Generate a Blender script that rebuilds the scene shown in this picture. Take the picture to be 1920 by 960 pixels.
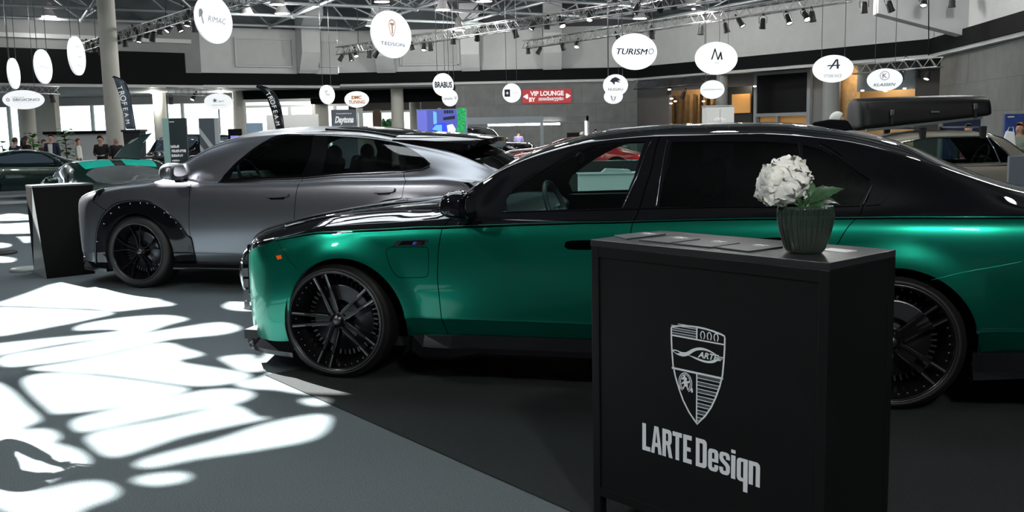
import bpy, bmesh, math, random
from mathutils import Vector, Matrix
from mathutils.bvhtree import BVHTree
from mathutils.kdtree import KDTree
from mathutils.geometry import delaunay_2d_cdt

random.seed(7)
C = bpy.context.scene.collection
for o in list(bpy.data.objects):
    bpy.data.objects.remove(o)

# ------------------------------------------------------------------ camera
FPX, ROLL, PITCH, CAMZ = 1800.0, 0.02, math.radians(7.44), 1.515
_f = Vector((0, math.cos(PITCH), -math.sin(PITCH)))
_r = Vector((1, 0, 0))
_u = Vector((0, math.sin(PITCH), math.cos(PITCH)))
cam_d = bpy.data.cameras.new('camera')
cam = bpy.data.objects.new('camera', cam_d)
C.objects.link(cam)
cam_d.sensor_width = 36.0
cam_d.lens = 36.0 * FPX / 1920.0
cam_d.clip_start = 0.05
cam_d.clip_end = 400
_cx = (_r - _u * ROLL).normalized()
_cy = (_r * ROLL + _u).normalized()
_cz = -_f
cam.matrix_world = Matrix(((_cx.x, _cy.x, _cz.x, 0), (_cx.y, _cy.y, _cz.y, 0), (_cx.z, _cy.z, _cz.z, CAMZ), (0, 0, 0, 1)))
bpy.context.scene.camera = cam
CAM = Vector((0, 0, CAMZ))

def ray(px, py):
    xc, yc = px - 960.0, py - 480.0
    return _f * FPX + _r * (xc - ROLL * yc) - _u * (ROLL * xc + yc)
def at(px, py, Y):
    """point of the hall seen at that pixel, Y metres deep"""
    d = ray(px, py)
    return CAM + d * (Y / d.y)
def onz(px, py, z=0.0):
    d = ray(px, py)
    return CAM + d * ((z - CAMZ) / d.z)

# ------------------------------------------------------------------ light, exposure
sc = bpy.context.scene
sc.view_settings.view_transform = 'Standard'
sc.view_settings.look = 'None'
sc.view_settings.exposure = 0.0
sc.view_settings.gamma = 1.0
sc.view_settings.use_curve_mapping = False

world = bpy.data.worlds.new('world')
sc.world = world
world.use_nodes = True
wn = world.node_tree.nodes
wn['Background'].inputs[0].default_value = (0.80, 0.92, 1.0, 1)
wn['Background'].inputs[1].default_value = 3.2

SUN_DIR = Vector((0.56, -0.50, -0.66)).normalized()      # the way the sunlight travels
sd = bpy.data.lights.new('sun', 'SUN')
sun = bpy.data.objects.new('sun', sd)
C.objects.link(sun)
sd.energy = 50.0
sd.angle = math.radians(0.40)
sd.color = (1.0, 0.99, 0.96)
sun.rotation_mode = 'QUATERNION'
sun.rotation_quaternion = SUN_DIR.to_track_quat('-Z', 'Y')

# ------------------------------------------------------------------ materials
MATS = {}
def mat(name, col, rough=0.5, metal=0.0, coat=0.0, emit=None, es=0.0, noise=0.0, nscale=40.0, bump=0.0, spec=None, coatr=0.03):
    if name in MATS:
        return MATS[name]
    m = bpy.data.materials.new(name)
    m.use_nodes = True
    nt = m.node_tree
    b = nt.nodes['Principled BSDF']
    b.inputs['Base Color'].default_value = (*col, 1)
    b.inputs['Roughness'].default_value = rough
    b.inputs['Metallic'].default_value = metal
    b.inputs['Coat Weight'].default_value = coat
    b.inputs['Coat Roughness'].default_value = coatr
    if spec is not None:
        b.inputs['Specular IOR Level'].default_value = spec
    if emit:
        b.inputs['Emission Color'].default_value = (*emit, 1)
        b.inputs['Emission Strength'].default_value = es
    if noise or bump:
        tc = nt.nodes.new('ShaderNodeTexCoord')
        nz = nt.nodes.new('ShaderNodeTexNoise')
        nz.inputs['Scale'].default_value = nscale
        nz.inputs['Detail'].default_value = 6
        nt.links.new(tc.outputs['Object'], nz.inputs['Vector'])
        if noise:
            mx = nt.nodes.new('ShaderNodeMapRange')
            mx.inputs['From Min'].default_value = 0.3
            mx.inputs['From Max'].default_value = 0.7
            mx.inputs['To Min'].default_value = 1 - noise
            mx.inputs['To Max'].default_value = 1 + noise
            nt.links.new(nz.outputs['Fac'], mx.inputs['Value'])
            vm = nt.nodes.new('ShaderNodeVectorMath')
            vm.operation = 'SCALE'
            vm.inputs[0].default_value = col
            nt.links.new(mx.outputs['Result'], vm.inputs['Scale'])
            nt.links.new(vm.outputs['Vector'], b.inputs['Base Color'])
        if bump:
            bp = nt.nodes.new('ShaderNodeBump')
            bp.inputs['Strength'].default_value = bump
            bp.inputs['Distance'].default_value = 0.01
            nt.links.new(nz.outputs['Fac'], bp.inputs['Height'])
            nt.links.new(bp.outputs['Normal'], b.inputs['Normal'])
    MATS[name] = m
    return m

def glass(name, tint, refl=0.06, rough=0.0):
    if name in MATS:
        return MATS[name]
    m = bpy.data.materials.new(name)
    m.use_nodes = True
    nt = m.node_tree
    nt.nodes.remove(nt.nodes['Principled BSDF'])
    out = nt.nodes['Material Output']
    tr = nt.nodes.new('ShaderNodeBsdfTransparent')
    tr.inputs['Color'].default_value = (*tint, 1)
    gl = nt.nodes.new('ShaderNodeBsdfGlossy')
    gl.inputs['Roughness'].default_value = rough
    gl.inputs['Color'].default_value = (1, 1, 1, 1)
    fr = nt.nodes.new('ShaderNodeFresnel')
    fr.inputs['IOR'].default_value = 1.5
    mx = nt.nodes.new('ShaderNodeMixShader')
    nt.links.new(fr.outputs[0], mx.inputs[0])
    nt.links.new(tr.outputs[0], mx.inputs[1])
    nt.links.new(gl.outputs[0], mx.inputs[2])
    nt.links.new(mx.outputs[0], out.inputs['Surface'])
    MATS[name] = m
    return m

black_paint = mat('black_car_paint', (0.006, 0.006, 0.008), 0.25, 0.0, 1.0, coatr=0.02, spec=0.0)
green_paint = mat('emerald_metallic_paint', (0.0, 0.21, 0.135), 0.30, 0.85, 0.5, noise=0.06, nscale=900)
grey_paint = mat('satin_grey_metallic_paint', (0.215, 0.222, 0.245), 0.29, 0.85, 0.0, noise=0.03, nscale=700)
gloss_black = mat('gloss_black_trim', (0.004, 0.004, 0.005), 0.08)
matt_black = mat('matt_black', (0.010, 0.010, 0.011), 0.6)
seam_black = mat('panel_gap_black', (0.001, 0.001, 0.001), 0.9, spec=0.0)
interior_dark = mat('interior_charcoal', (0.012, 0.013, 0.014), 0.6, noise=0.1)
interior_grey = mat('interior_grey_leather', (0.06, 0.075, 0.08), 0.5, noise=0.1)
rubber = mat('tyre_rubber', (0.010, 0.010, 0.010), 0.55, noise=0.15, nscale=60)
rim_black = mat('gloss_black_alloy', (0.005, 0.005, 0.006), 0.25, 0.0, 0.25, spec=0.3)
rim_edge = mat('milled_spoke_edge', (0.20, 0.20, 0.20), 0.35, 0.9)
steel = mat('brushed_steel', (0.30, 0.31, 0.32), 0.35, 0.9, noise=0.05)
dark_steel = mat('dark_disc_steel', (0.10, 0.10, 0.11), 0.35, 0.9)
chrome = mat('chrome', (0.75, 0.76, 0.78), 0.08, 1.0)
dark_chrome = mat('dark_chrome', (0.16, 0.16, 0.17), 0.15, 1.0)
win_clear = glass('clear_green_tint_glass', (0.62, 0.80, 0.76))
win_dark = glass('dark_privacy_glass', (0.045, 0.05, 0.055))
win_mid = glass('smoked_glass', (0.30, 0.33, 0.34))
white_mark = mat('white_print', (0.80, 0.86, 0.90), 0.4)
grey_mark = mat('grey_print', (0.07, 0.085, 0.09), 0.4)
orange_lens = mat('orange_reflector', (0.8, 0.12, 0.01), 0.25, emit=(1, .2, .02), es=0.0)
red_lens = mat('dark_red_lens', (0.035, 0.002, 0.003), 0.08, coat=1.0)

# ------------------------------------------------------------------ mesh helpers
class MB:
    def __init__(s):
        s.v = []; s.f = []; s.sm = []; s.mi = []
    def add(s, vs, fs, smooth=False, mi=0):
        o = len(s.v)
        s.v += [tuple(p) for p in vs]
        for f in fs:
            s.f.append([i + o for i in f]); s.sm.append(smooth); s.mi.append(mi)
        return s
    def box(s, c, d, rz=0.0, mi=0, M=None):
        cx, cy, cz = c; a, b, h = d[0] / 2, d[1] / 2, d[2] / 2
        co, si = math.cos(rz), math.sin(rz)
        vs = []
        for z in (-h, h):
            for x, y in ((-a, -b), (a, -b), (a, b), (-a, b)):
                p = Vector((x, y, z))
                if M is not None:
                    p = M @ p
                    vs.append((cx + p.x, cy + p.y, cz + p.z))
                else:
                    vs.append((cx + x * co - y * si, cy + x * si + y * co, cz + z))
        return s.add(vs, [(3, 2, 1, 0), (4, 5, 6, 7), (0, 1, 5, 4), (1, 2, 6, 5), (2, 3, 7, 6), (3, 0, 4, 7)], False, mi)
    def tube(s, pts, r, n=8, closed=False, mi=0, cap=True, smooth=True):
        pts = [Vector(p) for p in pts]
        m = len(pts)
        rr = r if isinstance(r, (list, tuple)) else [r] * m
        vs = []; up = None
        for i in range(m):
            if closed:
                t = pts[(i + 1) % m] - pts[i - 1]
            else:
                t = pts[min(i + 1, m - 1)] - pts[max(i - 1, 0)]
            if t.length < 1e-9: t = Vector((0, 0, 1))
            t.normalize()
            if up is None:
                up = Vector((0, 0, 1)) if abs(t.z) < .9 else Vector((1, 0, 0))
            a = t.cross(up)
            if a.length < 1e-6: a = t.orthogonal()
            a.normalize()
            b = t.cross(a).normalized()
            up = -b if False else (a.cross(t)).normalized()
            for k in range(n):
                an = 2 * math.pi * k / n
                vs.append(pts[i] + (a * math.cos(an) + up * math.sin(an)) * rr[i])
        fs = []
        for i in range(m if closed else m - 1):
            j = (i + 1) % m
            for k in range(n):
                l = (k + 1) % n
                fs.append((i * n + k, j * n + k, j * n + l, i * n + l))
        if cap and not closed:
            fs.append(tuple(range(n))); fs.append(tuple(range((m - 1) * n, m * n))[::-1])
        return s.add(vs, fs, smooth, mi)
    def bar(s, a, b, w, h=None, mi=0):
        return s.tube([a, b], (w if h is None else w) * 0.7071, 4, mi=mi, smooth=False)
    def lathe(s, prof, c=(0, 0, 0), ax='z', n=32, mi=0, smooth=True, a0=0.0, a1=2 * math.pi):
        full = abs(a1 - a0 - 2 * math.pi) < 1e-6
        m = n if full else n + 1
        vs = []
        for r, h in prof:
            for k in range(m):
                an = a0 + (a1 - a0) * k / n
                x, y = r * math.cos(an), r * math.sin(an)
                p = {'z': (x, y, h), 'y': (x, h, y), 'x': (h, x, y)}[ax]
                vs.append((c[0] + p[0], c[1] + p[1], c[2] + p[2]))
        fs = []
        for i in range(len(prof) - 1):
            for k in range(n):
                l = (k + 1) % m
                fs.append((i * m + k, i * m + l, (i + 1) * m + l, (i + 1) * m + k))
        return s.add(vs, fs, smooth, mi)
    def prism(s, poly, fn, t0, t1, mi=0):
        """poly: 2d outline, fn(u, v, t) -> 3d"""
        n = len(poly)
        vs = [fn(u, v, t0) for u, v in poly] + [fn(u, v, t1) for u, v in poly]
        fs = [tuple(range(n))[::-1], tuple(range(n, 2 * n))]
        fs += [(i, (i + 1) % n, n + (i + 1) % n, n + i) for i in range(n)]
        return s.add(vs, fs, False, mi)
    def ball(s, c, r, n=12, mi=0):
        rx, ry, rz = r if isinstance(r, (list, tuple)) else (r, r, r)
        prof = [(math.sin(math.pi * i / n), -math.cos(math.pi * i / n)) for i in range(n + 1)]
        vs = []; m = n * 2
        for q, h in prof:
            for k in range(m):
                an = 2 * math.pi * k / m
                vs.append((c[0] + q * rx * math.cos(an), c[1] + q * ry * math.sin(an), c[2] + h * rz))
        fs = []
        for i in range(n):
            for k in range(m):
                l = (k + 1) % m
                fs.append((i * m + k, i * m + l, (i + 1) * m + l, (i + 1) * m + k))
        return s.add(vs, fs, True, mi)
    def build(s, name, m, parent=None, bevel=0.0, fix=True):
        me = bpy.data.meshes.new(name)
        me.from_pydata(s.v, [], s.f)
        for mm in (m if isinstance(m, (list, tuple)) else [m]):
            me.materials.append(mm)
        me.polygons.foreach_set('use_smooth', s.sm)
        me.polygons.foreach_set('material_index', s.mi)
        me.validate()
        if fix:
            bm = bmesh.new(); bm.from_mesh(me)
            bmesh.ops.remove_doubles(bm, verts=bm.verts, dist=1e-6)
            bmesh.ops.recalc_face_normals(bm, faces=bm.faces)
            bm.to_mesh(me); bm.free()
        o = bpy.data.objects.new(name, me)
        C.objects.link(o)
        if parent: o.parent = parent
        if bevel:
            b = o.modifiers.new('bevel', 'BEVEL'); b.width = bevel; b.segments = 2; b.limit_method = 'ANGLE'
            b.harden_normals = False
        return o

def link_mesh(name, me, parent=None):
    o = bpy.data.objects.new(name, me); C.objects.link(o)
    if parent: o.parent = parent
    return o
def tag(o, label=None, cat=None, group=None, kind=None):
    if label: o['label'] = label
    if cat: o['category'] = cat
    if group: o['group'] = group
    if kind: o['kind'] = kind
    return o
def thing(name, label, cat, loc=(0, 0, 0), rz=0.0, group=None):
    o = bpy.data.objects.new(name, None); C.objects.link(o)
    o.location = loc; o.rotation_euler = (0, 0, rz); o.empty_display_size = .1
    return tag(o, label, cat, group)
def copy_tree(o, parent=None):
    c = o.copy(); C.objects.link(c)
    if parent: c.parent = parent
    for ch in list(o.children): copy_tree(ch, c)
    return c
def M4(loc, rz):
    return Matrix.Translation(loc) @ Matrix.Rotation(rz, 4, 'Z')
def lerp(a, b, t): return a + (b - a) * t
def smooth(t): t = max(0.0, min(1.0, t)); return t * t * (3 - 2 * t)

def curve_mesh(loops, extrude=0.001, name='shape'):
    """filled 2d loops (holes by nesting) -> mesh in the XY plane"""
    cu = bpy.data.curves.new(name, 'CURVE'); cu.dimensions = '2D'; cu.fill_mode = 'BOTH'; cu.extrude = extrude
    for lp in loops:
        sp = cu.splines.new('POLY'); sp.points.add(len(lp) - 1)
        for i, p in enumerate(lp): sp.points[i].co = (p[0], p[1], 0, 1)
        sp.use_cyclic_u = True
    o = bpy.data.objects.new(name, cu); C.objects.link(o)
    bpy.context.view_layer.update()
    me = bpy.data.meshes.new_from_object(o.evaluated_get(bpy.context.evaluated_depsgraph_get()))
    bpy.data.objects.remove(o); bpy.data.curves.remove(cu)
    return me
def text_mesh(txt, size=1.0, shear=0.0, fat=0.0, extrude=0.002, sx=1.0, align='CENTER'):
    cu = bpy.data.curves.new('lettering', 'FONT'); cu.body = txt; cu.size = size; cu.shear = shear; cu.offset = fat
    cu.extrude = extrude; cu.align_x = align; cu.align_y = 'CENTER'; cu.resolution_u = 3
    o = bpy.data.objects.new('lettering', cu); C.objects.link(o)
    bpy.context.view_layer.update()
    me = bpy.data.meshes.new_from_object(o.evaluated_get(bpy.context.evaluated_depsgraph_get()))
    bpy.data.objects.remove(o); bpy.data.curves.remove(cu)
    if sx != 1.0: me.transform(Matrix.Diagonal((sx, 1, 1, 1)))
    return me
def merge_meshes(items, name='marks'):
    """items: (mesh, matrix, material) -> one mesh"""
    bm = bmesh.new(); mats = []
    for me, M, m in items:
        if m not in mats: mats.append(m)
        k = mats.index(m); n0 = len(bm.faces)
        t = me.copy(); t.transform(M); bm.from_mesh(t); bpy.data.meshes.remove(t)
        bm.faces.ensure_lookup_table()
        for f in bm.faces[n0:]: f.material_index = k
    out = bpy.data.meshes.new(name); bm.to_mesh(out); bm.free()
    for m in mats: out.materials.append(m)
    return out
def frame_M(o, ux, uy):
    """matrix whose x axis is ux, y axis is uy"""
    ux = Vector(ux).normalized(); uy = Vector(uy).normalized(); uz = ux.cross(uy)
    return Matrix(((ux.x, uy.x, uz.x, o[0]), (ux.y, uy.y, uz.y, o[1]), (ux.z, uy.z, uz.z, o[2]), (0, 0, 0, 1)))
# ------------------------------------------------------------------ car bodies
def pchip(xs, ys):
    n = len(xs); h = [xs[i + 1] - xs[i] for i in range(n - 1)]; d = [(ys[i + 1] - ys[i]) / h[i] for i in range(n - 1)]
    m = [d[0]] + [0] * (n - 2) + [d[-1]]
    for i in range(1, n - 1):
        if d[i - 1] * d[i] > 0:
            w1, w2 = 2 * h[i] + h[i - 1], h[i] + 2 * h[i - 1]
            m[i] = (w1 + w2) / (w1 / d[i - 1] + w2 / d[i])
    return m
class Body:
    """smooth shell of one half of a car: s runs from nose to tail, v from sill to centre line"""
    DV = 0.16
    def __init__(s, stations, bow_f, bow_r, wheels=(), flare=0.0, flr=(.42, .62)):
        s.st = [a for a, _ in stations]
        s.K = len(stations[0][1]); s.vm = s.K - 1
        s.y = []; s.z = []
        for k in range(s.K):
            ys = [q[k][0] for _, q in stations]; zs = [q[k][1] for _, q in stations]
            s.y.append((ys, pchip(s.st, ys))); s.z.append((zs, pchip(s.st, zs)))
        s.bf, s.br = bow_f, bow_r; s.wheels = wheels; s.flare = flare; s.flr = flr
        s.cache = {}
    def _i(s, tab, i, t, h):
        ys, m = tab
        t2, t3 = t * t, t * t * t
        return (2 * t3 - 3 * t2 + 1) * ys[i] + (t3 - 2 * t2 + t) * h * m[i] + (-2 * t3 + 3 * t2) * ys[i + 1] + (t3 - t2) * h * m[i + 1]
    def cps(s, x):
        key = round(x, 4)
        if key in s.cache: return s.cache[key]
        x = max(s.st[0], min(s.st[-1], x))
        i = 0
        while i < len(s.st) - 2 and x > s.st[i + 1]: i += 1
        h = s.st[i + 1] - s.st[i]; t = (x - s.st[i]) / h
        r = [(s._i(s.y[k], i, t, h), s._i(s.z[k], i, t, h)) for k in range(s.K)]
        s.cache[key] = r
        return r
    def P(s, x, v):
        c = s.cps(x)
        v = max(0.0, min(s.vm, v)); i = min(int(v), s.K - 2); t = v - i
        def g(j):
            if j < 0: return (2 * c[0][0] - c[1][0], 2 * c[0][1] - c[1][1])
            if j >= s.K: q = c[2 * (s.K - 1) - j]; return (-q[0], q[1])
            return c[j]
        a, b, d, e = g(i - 1), g(i), g(i + 1), g(i + 2)
        t2, t3 = t * t, t * t * t
        def cr(k): return .5 * (2 * b[k] + (d[k] - a[k]) * t + (2 * a[k] - 5 * b[k] + 4 * d[k] - e[k]) * t2 + (3 * b[k] - a[k] - 3 * d[k] + e[k]) * t3)
        y, z = max(0.0, cr(0)), cr(1)
        if s.flare and y > .6 and z < 1.0:
            for wx, wz in s.wheels:
                r = math.hypot(x - wx, z - wz)
                if r < s.flr[1]: y += s.flare * smooth((s.flr[1] - r) / (s.flr[1] - s.flr[0]))
        q = (y / .97) ** 2.6
        xx = x
        L0, L1 = s.st[0], s.st[-1]
        if x < L0 + 1.0: xx += s.bf * q * smooth((L0 + 1.0 - x) / 1.0) ** 1.2
        if x > L1 - .9: xx -= s.br * q * smooth((x - L1 + .9) / .9) ** 1.2
        return Vector((xx, -y, z))
    def N(s, x, v):
        e = .012
        a = s.P(min(x + e, s.st[-1]), v) - s.P(max(x - e, s.st[0]), v)
        v1 = min(v + .04, s.vm); v0 = max(v - .04, 0)
        b = s.P(x, v1) - s.P(x, v0)
        n = a.cross(b)
        if n.length < 1e-9: return Vector((0, 0, 1))
        n.normalize()
        c = s.P(x, v); 
        if n.dot(Vector((0, c.y, c.z - .6))) < 0: n = -n
        return n
    def prep(s, root_m):
        """ray casting of traced outlines onto the shell"""
        s.inv = root_m.inverted(); s.cam = s.inv @ CAM
        L0, L1 = s.st[0], s.st[-1]
        na = int((L1 - L0) / .04); nv = int(s.vm * 6)
        s.gr = [(L0 + (L1 - L0) * i / na, s.vm * j / nv) for i in range(na + 1) for j in range(nv + 1)]
        vs = [s.P(*g) for g in s.gr]; fs = []
        for i in range(na):
            for j in range(nv):
                a = i * (nv + 1) + j
                fs.append((a, a + 1, a + nv + 2)); fs.append((a, a + nv + 2, a + nv + 1))
        s.bv = vs; s.fs = fs; s.tree = BVHTree.FromPolygons(vs, fs)
    def px(s, x, y):
        d = (s.inv.to_3x3() @ ray(x, y)).normalized()
        h = s.tree.ray_cast(s.cam, d)
        if h[0] is None:
            best = None
            for k in range(60):
                p = s.cam + d * (3.5 + k * .12)
                q = s.tree.find_nearest(p)
                if best is None or q[3] < best[3]: best = q
            h = best
        p, fi = h[0], h[2]
        f = s.fs[fi]; A, B, D = [s.bv[i] for i in f]
        v0, v1, v2 = B - A, D - A, p - A
        d00, d01, d11, d20, d21 = v0.dot(v0), v0.dot(v1), v1.dot(v1), v2.dot(v0), v2.dot(v1)
        de = d00 * d11 - d01 * d01
        if abs(de) < 1e-14: return s.gr[f[0]]
        b = (d11 * d20 - d01 * d21) / de; c = (d00 * d21 - d01 * d20) / de; a = 1 - b - c
        g = [s.gr[i] for i in f]
        return (a * g[0][0] + b * g[1][0] + c * g[2][0], a * g[0][1] + b * g[1][1] + c * g[2][1])
    def poly(s, pts): return [s.px(*p) for p in pts]
    def at_xz(s, x, z):
        """v of the side of the shell at height z"""
        xs = x
        for _k in range(3):
            lo, hi = 0.0, s.vm
            for _ in range(22):
                m = (lo + hi) / 2
                if s.P(xs, m).z < z: lo = m
                else: hi = m
            xs = max(s.st[0], min(s.st[-1], xs - (s.P(xs, lo).x - x)))
        return (xs, (lo + hi) / 2)

def densify(poly, step, closed=True):
    out = []
    n = len(poly)
    for i in range(n if closed else n - 1):
        a, b = poly[i], poly[(i + 1) % n]
        L = math.hypot(b[0] - a[0], b[1] - a[1]); k = max(1, int(math.ceil(L / step)))
        for j in range(k): out.append((a[0] + (b[0] - a[0]) * j / k, a[1] + (b[1] - a[1]) * j / k))
    if not closed: out.append(poly[-1])
    return out
def spline(pts, n=6, closed=False):
    out = []; m = len(pts)
    rng = range(m if closed else m - 1)
    for i in rng:
        g = (lambda j: pts[j % m]) if closed else (lambda j: pts[max(0, min(m - 1, j))])
        a, b, c, d = g(i - 1), g(i), g(i + 1), g(i + 2)
        for k in range(n):
            t = k / n; t2, t3 = t * t, t ** 3
            out.append(tuple(.5 * (2 * b[q] + (c[q] - a[q]) * t + (2 * a[q] - 5 * b[q] + 4 * c[q] - d[q]) * t2 + (3 * b[q] - a[q] - 3 * c[q] + d[q]) * t3) for q in range(len(b))))
    if not closed: out.append(tuple(pts[-1]))
    return out
def inside(p, poly):
    x, y = p; c = False; j = len(poly) - 1
    for i in range(len(poly)):
        xi, yi = poly[i]; xj, yj = poly[j]
        if (yi > y) != (yj > y) and x < (xj - xi) * (y - yi) / (yj - yi) + xi: c = not c
        j = i
    return c

def build_shell(B, regions, classify, mats, parent, ds=.045, dv=.25, lining=interior_dark):
    """regions: name -> (s, v) outline. classify(hit_names, s, v) -> (part, material key) or None for a hole"""
    DV = B.DV; L0, L1 = B.st[0], B.st[-1]; W = B.vm * DV
    verts = []; edges = []
    def addpoly(pl, closed=True):
        pl = densify(pl, .035, closed)
        o = len(verts)
        verts.extend(pl)
        n = len(pl)
        for i in range(n if closed else n - 1): edges.append((o + i, o + (i + 1) % n))
    border = [(L0, 0), (L1, 0), (L1, W), (L0, W)]
    addpoly(border)
    clip = lambda p: (max(L0, min(L1, p[0])), max(0, min(W, p[1] * DV)))
    R = {k: [clip(p) for p in pl] for k, pl in regions.items()}
    for pl in R.values(): addpoly(pl)
    kd = KDTree(len(verts))
    for i, p in enumerate(verts): kd.insert((p[0], p[1], 0), i)
    kd.balance()
    na = int((L1 - L0) / ds); nv = int(B.vm / dv)
    for i in range(1, na):
        for j in range(1, nv):
            p = (L0 + (L1 - L0) * i / na, W * j / nv)
            if kd.find((p[0], p[1], 0))[2] > .012: verts.append(p)
    res = delaunay_2d_cdt([Vector(p) for p in verts], edges, [], 0, 1e-6)
    vv = [tuple(p) for p in res[0]]; tris = res[2]
    bbs = {k: (min(p[0] for p in pl), max(p[0] for p in pl), min(p[1] for p in pl), max(p[1] for p in pl)) for k, pl in R.items()}
    P = [B.P(p[0], p[1] / DV) for p in vv]; N = [B.N(p[0], p[1] / DV) for p in vv]
    parts = {}; lin = []
    for t in tris:
        if len(t) != 3: continue
        c = (sum(vv[i][0] for i in t) / 3, sum(vv[i][1] for i in t) / 3)
        hit = [k for k, pl in R.items() if bbs[k][0] <= c[0] <= bbs[k][1] and bbs[k][2] <= c[1] <= bbs[k][3] and inside(c, pl)]
        r = classify(hit, c[0], c[1] / DV)
        if r is None: continue
        a, b, d = [P[i] for i in t]
        n = (b - a).cross(d - a)
        if n.length < 1e-10: continue
        tt = tuple(t) if n.dot(N[t[0]] + N[t[1]] + N[t[2]]) > 0 else tuple(t)[::-1]
        parts.setdefault(r[0], []).append((tt, r[1]))
        if not r[0].startswith(('side_window', 'windscreen', 'rear_window', 'quarter')): lin.append(tt)
    out = {}
    def mk(name, tl, sides, keys):
        idx = {}; V = []; NN = []; F = []; MI = []
        for sd in sides:
            for tt, k in tl:
                f = []
                for i in tt:
                    cen = vv[i][1] >= W - 1e-5
                    key = (i, 0 if cen else sd)
                    if key not in idx:
                        idx[key] = len(V)
                        p, n = P[i], N[i]
                        if cen: V.append((p.x, 0, p.z)); NN.append(Vector((n.x, 0, n.z)).normalized())
                        else: V.append((p.x, p.y * sd, p.z)); NN.append(Vector((n.x, n.y * sd, n.z)))
                    f.append(idx[key])
                F.append(f if sd == 1 else f[::-1]); MI.append(keys.index(k))
        me = bpy.data.meshes.new(name); me.from_pydata(V, [], F)
        for k in keys: me.materials.append(mats[k])
        me.polygons.foreach_set('material_index', MI)
        me.polygons.foreach_set('use_smooth', [True] * len(F))
        me.update()
        me.normals_split_custom_set_from_vertices(NN)
        return link_mesh(name, me, parent)
    centre = {'body', 'bonnet', 'roof', 'windscreen', 'rear_window', 'bumper', 'boot_lid', 'rear_bumper'}
    for nm, tl in parts.items():
        keys = sorted(set(k for _, k in tl))
        if nm in centre: out[nm] = [mk(nm, tl, (1, -1), keys)]
        else: out[nm] = [mk(nm, tl, (1,), keys), mk(nm, tl, (-1,), keys)]
    # inner lining
    if lining:
        idx = {}; V = []; F = []
        for sd in (1, -1):
            for tt in lin:
                f = []
                for i in tt:
                    key = (i, sd)
                    if key not in idx:
                        idx[key] = len(V); p, n = P[i] - N[i] * .022, N[i]
                        V.append((p.x, p.y * sd, p.z))
                    f.append(idx[key])
                F.append(f[::-1] if sd == 1 else f)
        me = bpy.data.meshes.new('inner_lining'); me.from_pydata(V, [], F); me.materials.append(lining)
        me.polygons.foreach_set('use_smooth', [True] * len(F))
        out['lining'] = [link_mesh('inner_lining', me, parent)]
    # closed nose and tail
    for x, e in ((L0, -1), (L1, 1)):
        mb = MB(); ring = [B.P(x, B.vm * k / 60) for k in range(61)]
        ring = ring + [Vector((p.x, -p.y, p.z)) for p in ring[::-1][1:]]
        zc = .62; n = len(ring); V = list(ring)
        for f_, bul in ((.97, .008), (.8, .016), (.45, .024), (.0, .028)):
            for p in ring: V.append(Vector((p.x * 1 + e * bul, p.y * f_, zc + (p.z - zc) * f_)) if f_ else Vector((x + e * bul, 0, zc)))
        fs = []
        for k in range(4):
            for i in range(n): fs.append((k * n + i, k * n + (i + 1) % n, (k + 1) * n + (i + 1) % n, (k + 1) * n + i))
        mb.add(V, fs, True)
        out['nose' if e < 0 else 'tail'] = [mb.build('nose_panel' if e < 0 else 'tail_panel', mats['cap'], parent)]
    return out

def surf_line(B, pts, r, name, m, parent, off=0.0, n=6, both=True, dens=.03):
    pl = densify(pts, dens, False)
    ps = [B.P(*p) + B.N(*p) * off for p in pl]
    o = MB().tube(ps, r, n).build(name, m, parent)
    if both: MB().tube([(p.x, -p.y, p.z) for p in ps], r, n).build(name, m, parent)
    return o
def surf_patch(B, poly, name, m, parent, off=.004, th=.006, side=1, grid=.03):
    """a thin solid plate following the shell"""
    pl = densify(poly, grid, True)
    DV = B.DV; vs = [(p[0], p[1] * DV) for p in pl]; n = len(vs)
    edges = [(i, (i + 1) % n) for i in range(n)]
    x0, x1 = min(p[0] for p in vs), max(p[0] for p in vs); y0, y1 = min(p[1] for p in vs), max(p[1] for p in vs)
    pts = list(vs); g = grid
    i = x0 + g
    kd = KDTree(n)
    for k, p in enumerate(vs): kd.insert((p[0], p[1], 0), k)
    kd.balance()
    while i < x1:
        j = y0 + g
        while j < y1:
            if inside((i, j), vs) and kd.find((i, j, 0))[2] > g * .5: pts.append((i, j))
            j += g
        i += g
    res = delaunay_2d_cdt([Vector(p) for p in pts], edges, [], 1, 1e-6)
    vv = res[0]; V = []; F = []
    m_ = len(vv)
    for o in (off, off - th):
        for p in vv: 
            q = B.P(p[0], p[1] / DV) + B.N(p[0], p[1] / DV) * o
            V.append((q.x, q.y * side, q.z))
    cnt = {}
    for t in res[2]:
        F.append(tuple(t)); F.append(tuple(i + m_ for i in t)[::-1])
        for a, b in zip(t, list(t[1:]) + [t[0]]): cnt[(a, b)] = 1
    for (a, b) in cnt:
        if (b, a) not in cnt: F.append((b, a, a + m_, b + m_))
    mb = MB(); mb.add(V, F, True)
    o = mb.build(name, m, parent)
    me = o.data
    for p in me.polygons: p.use_smooth = True
    try:
        es = o.modifiers.new('edges', 'EDGE_SPLIT'); es.split_angle = .6
    except Exception: pass
    return o

def seam_poly(pts, w=.003, DV=.16):
    """ribbon region around a polyline in (s, v)"""
    a = []; b = []
    n = len(pts)
    for i in range(n):
        p0, p1 = pts[max(0, i - 1)], pts[min(n - 1, i + 1)]
        dx, dy = p1[0] - p0[0], (p1[1] - p0[1]) * DV
        L = math.hypot(dx, dy) or 1
        nx, ny = -dy / L * w, dx / L * w / DV
        a.append((pts[i][0] + nx, pts[i][1] + ny)); b.append((pts[i][0] - nx, pts[i][1] - ny))
    return a + b[::-1]

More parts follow.
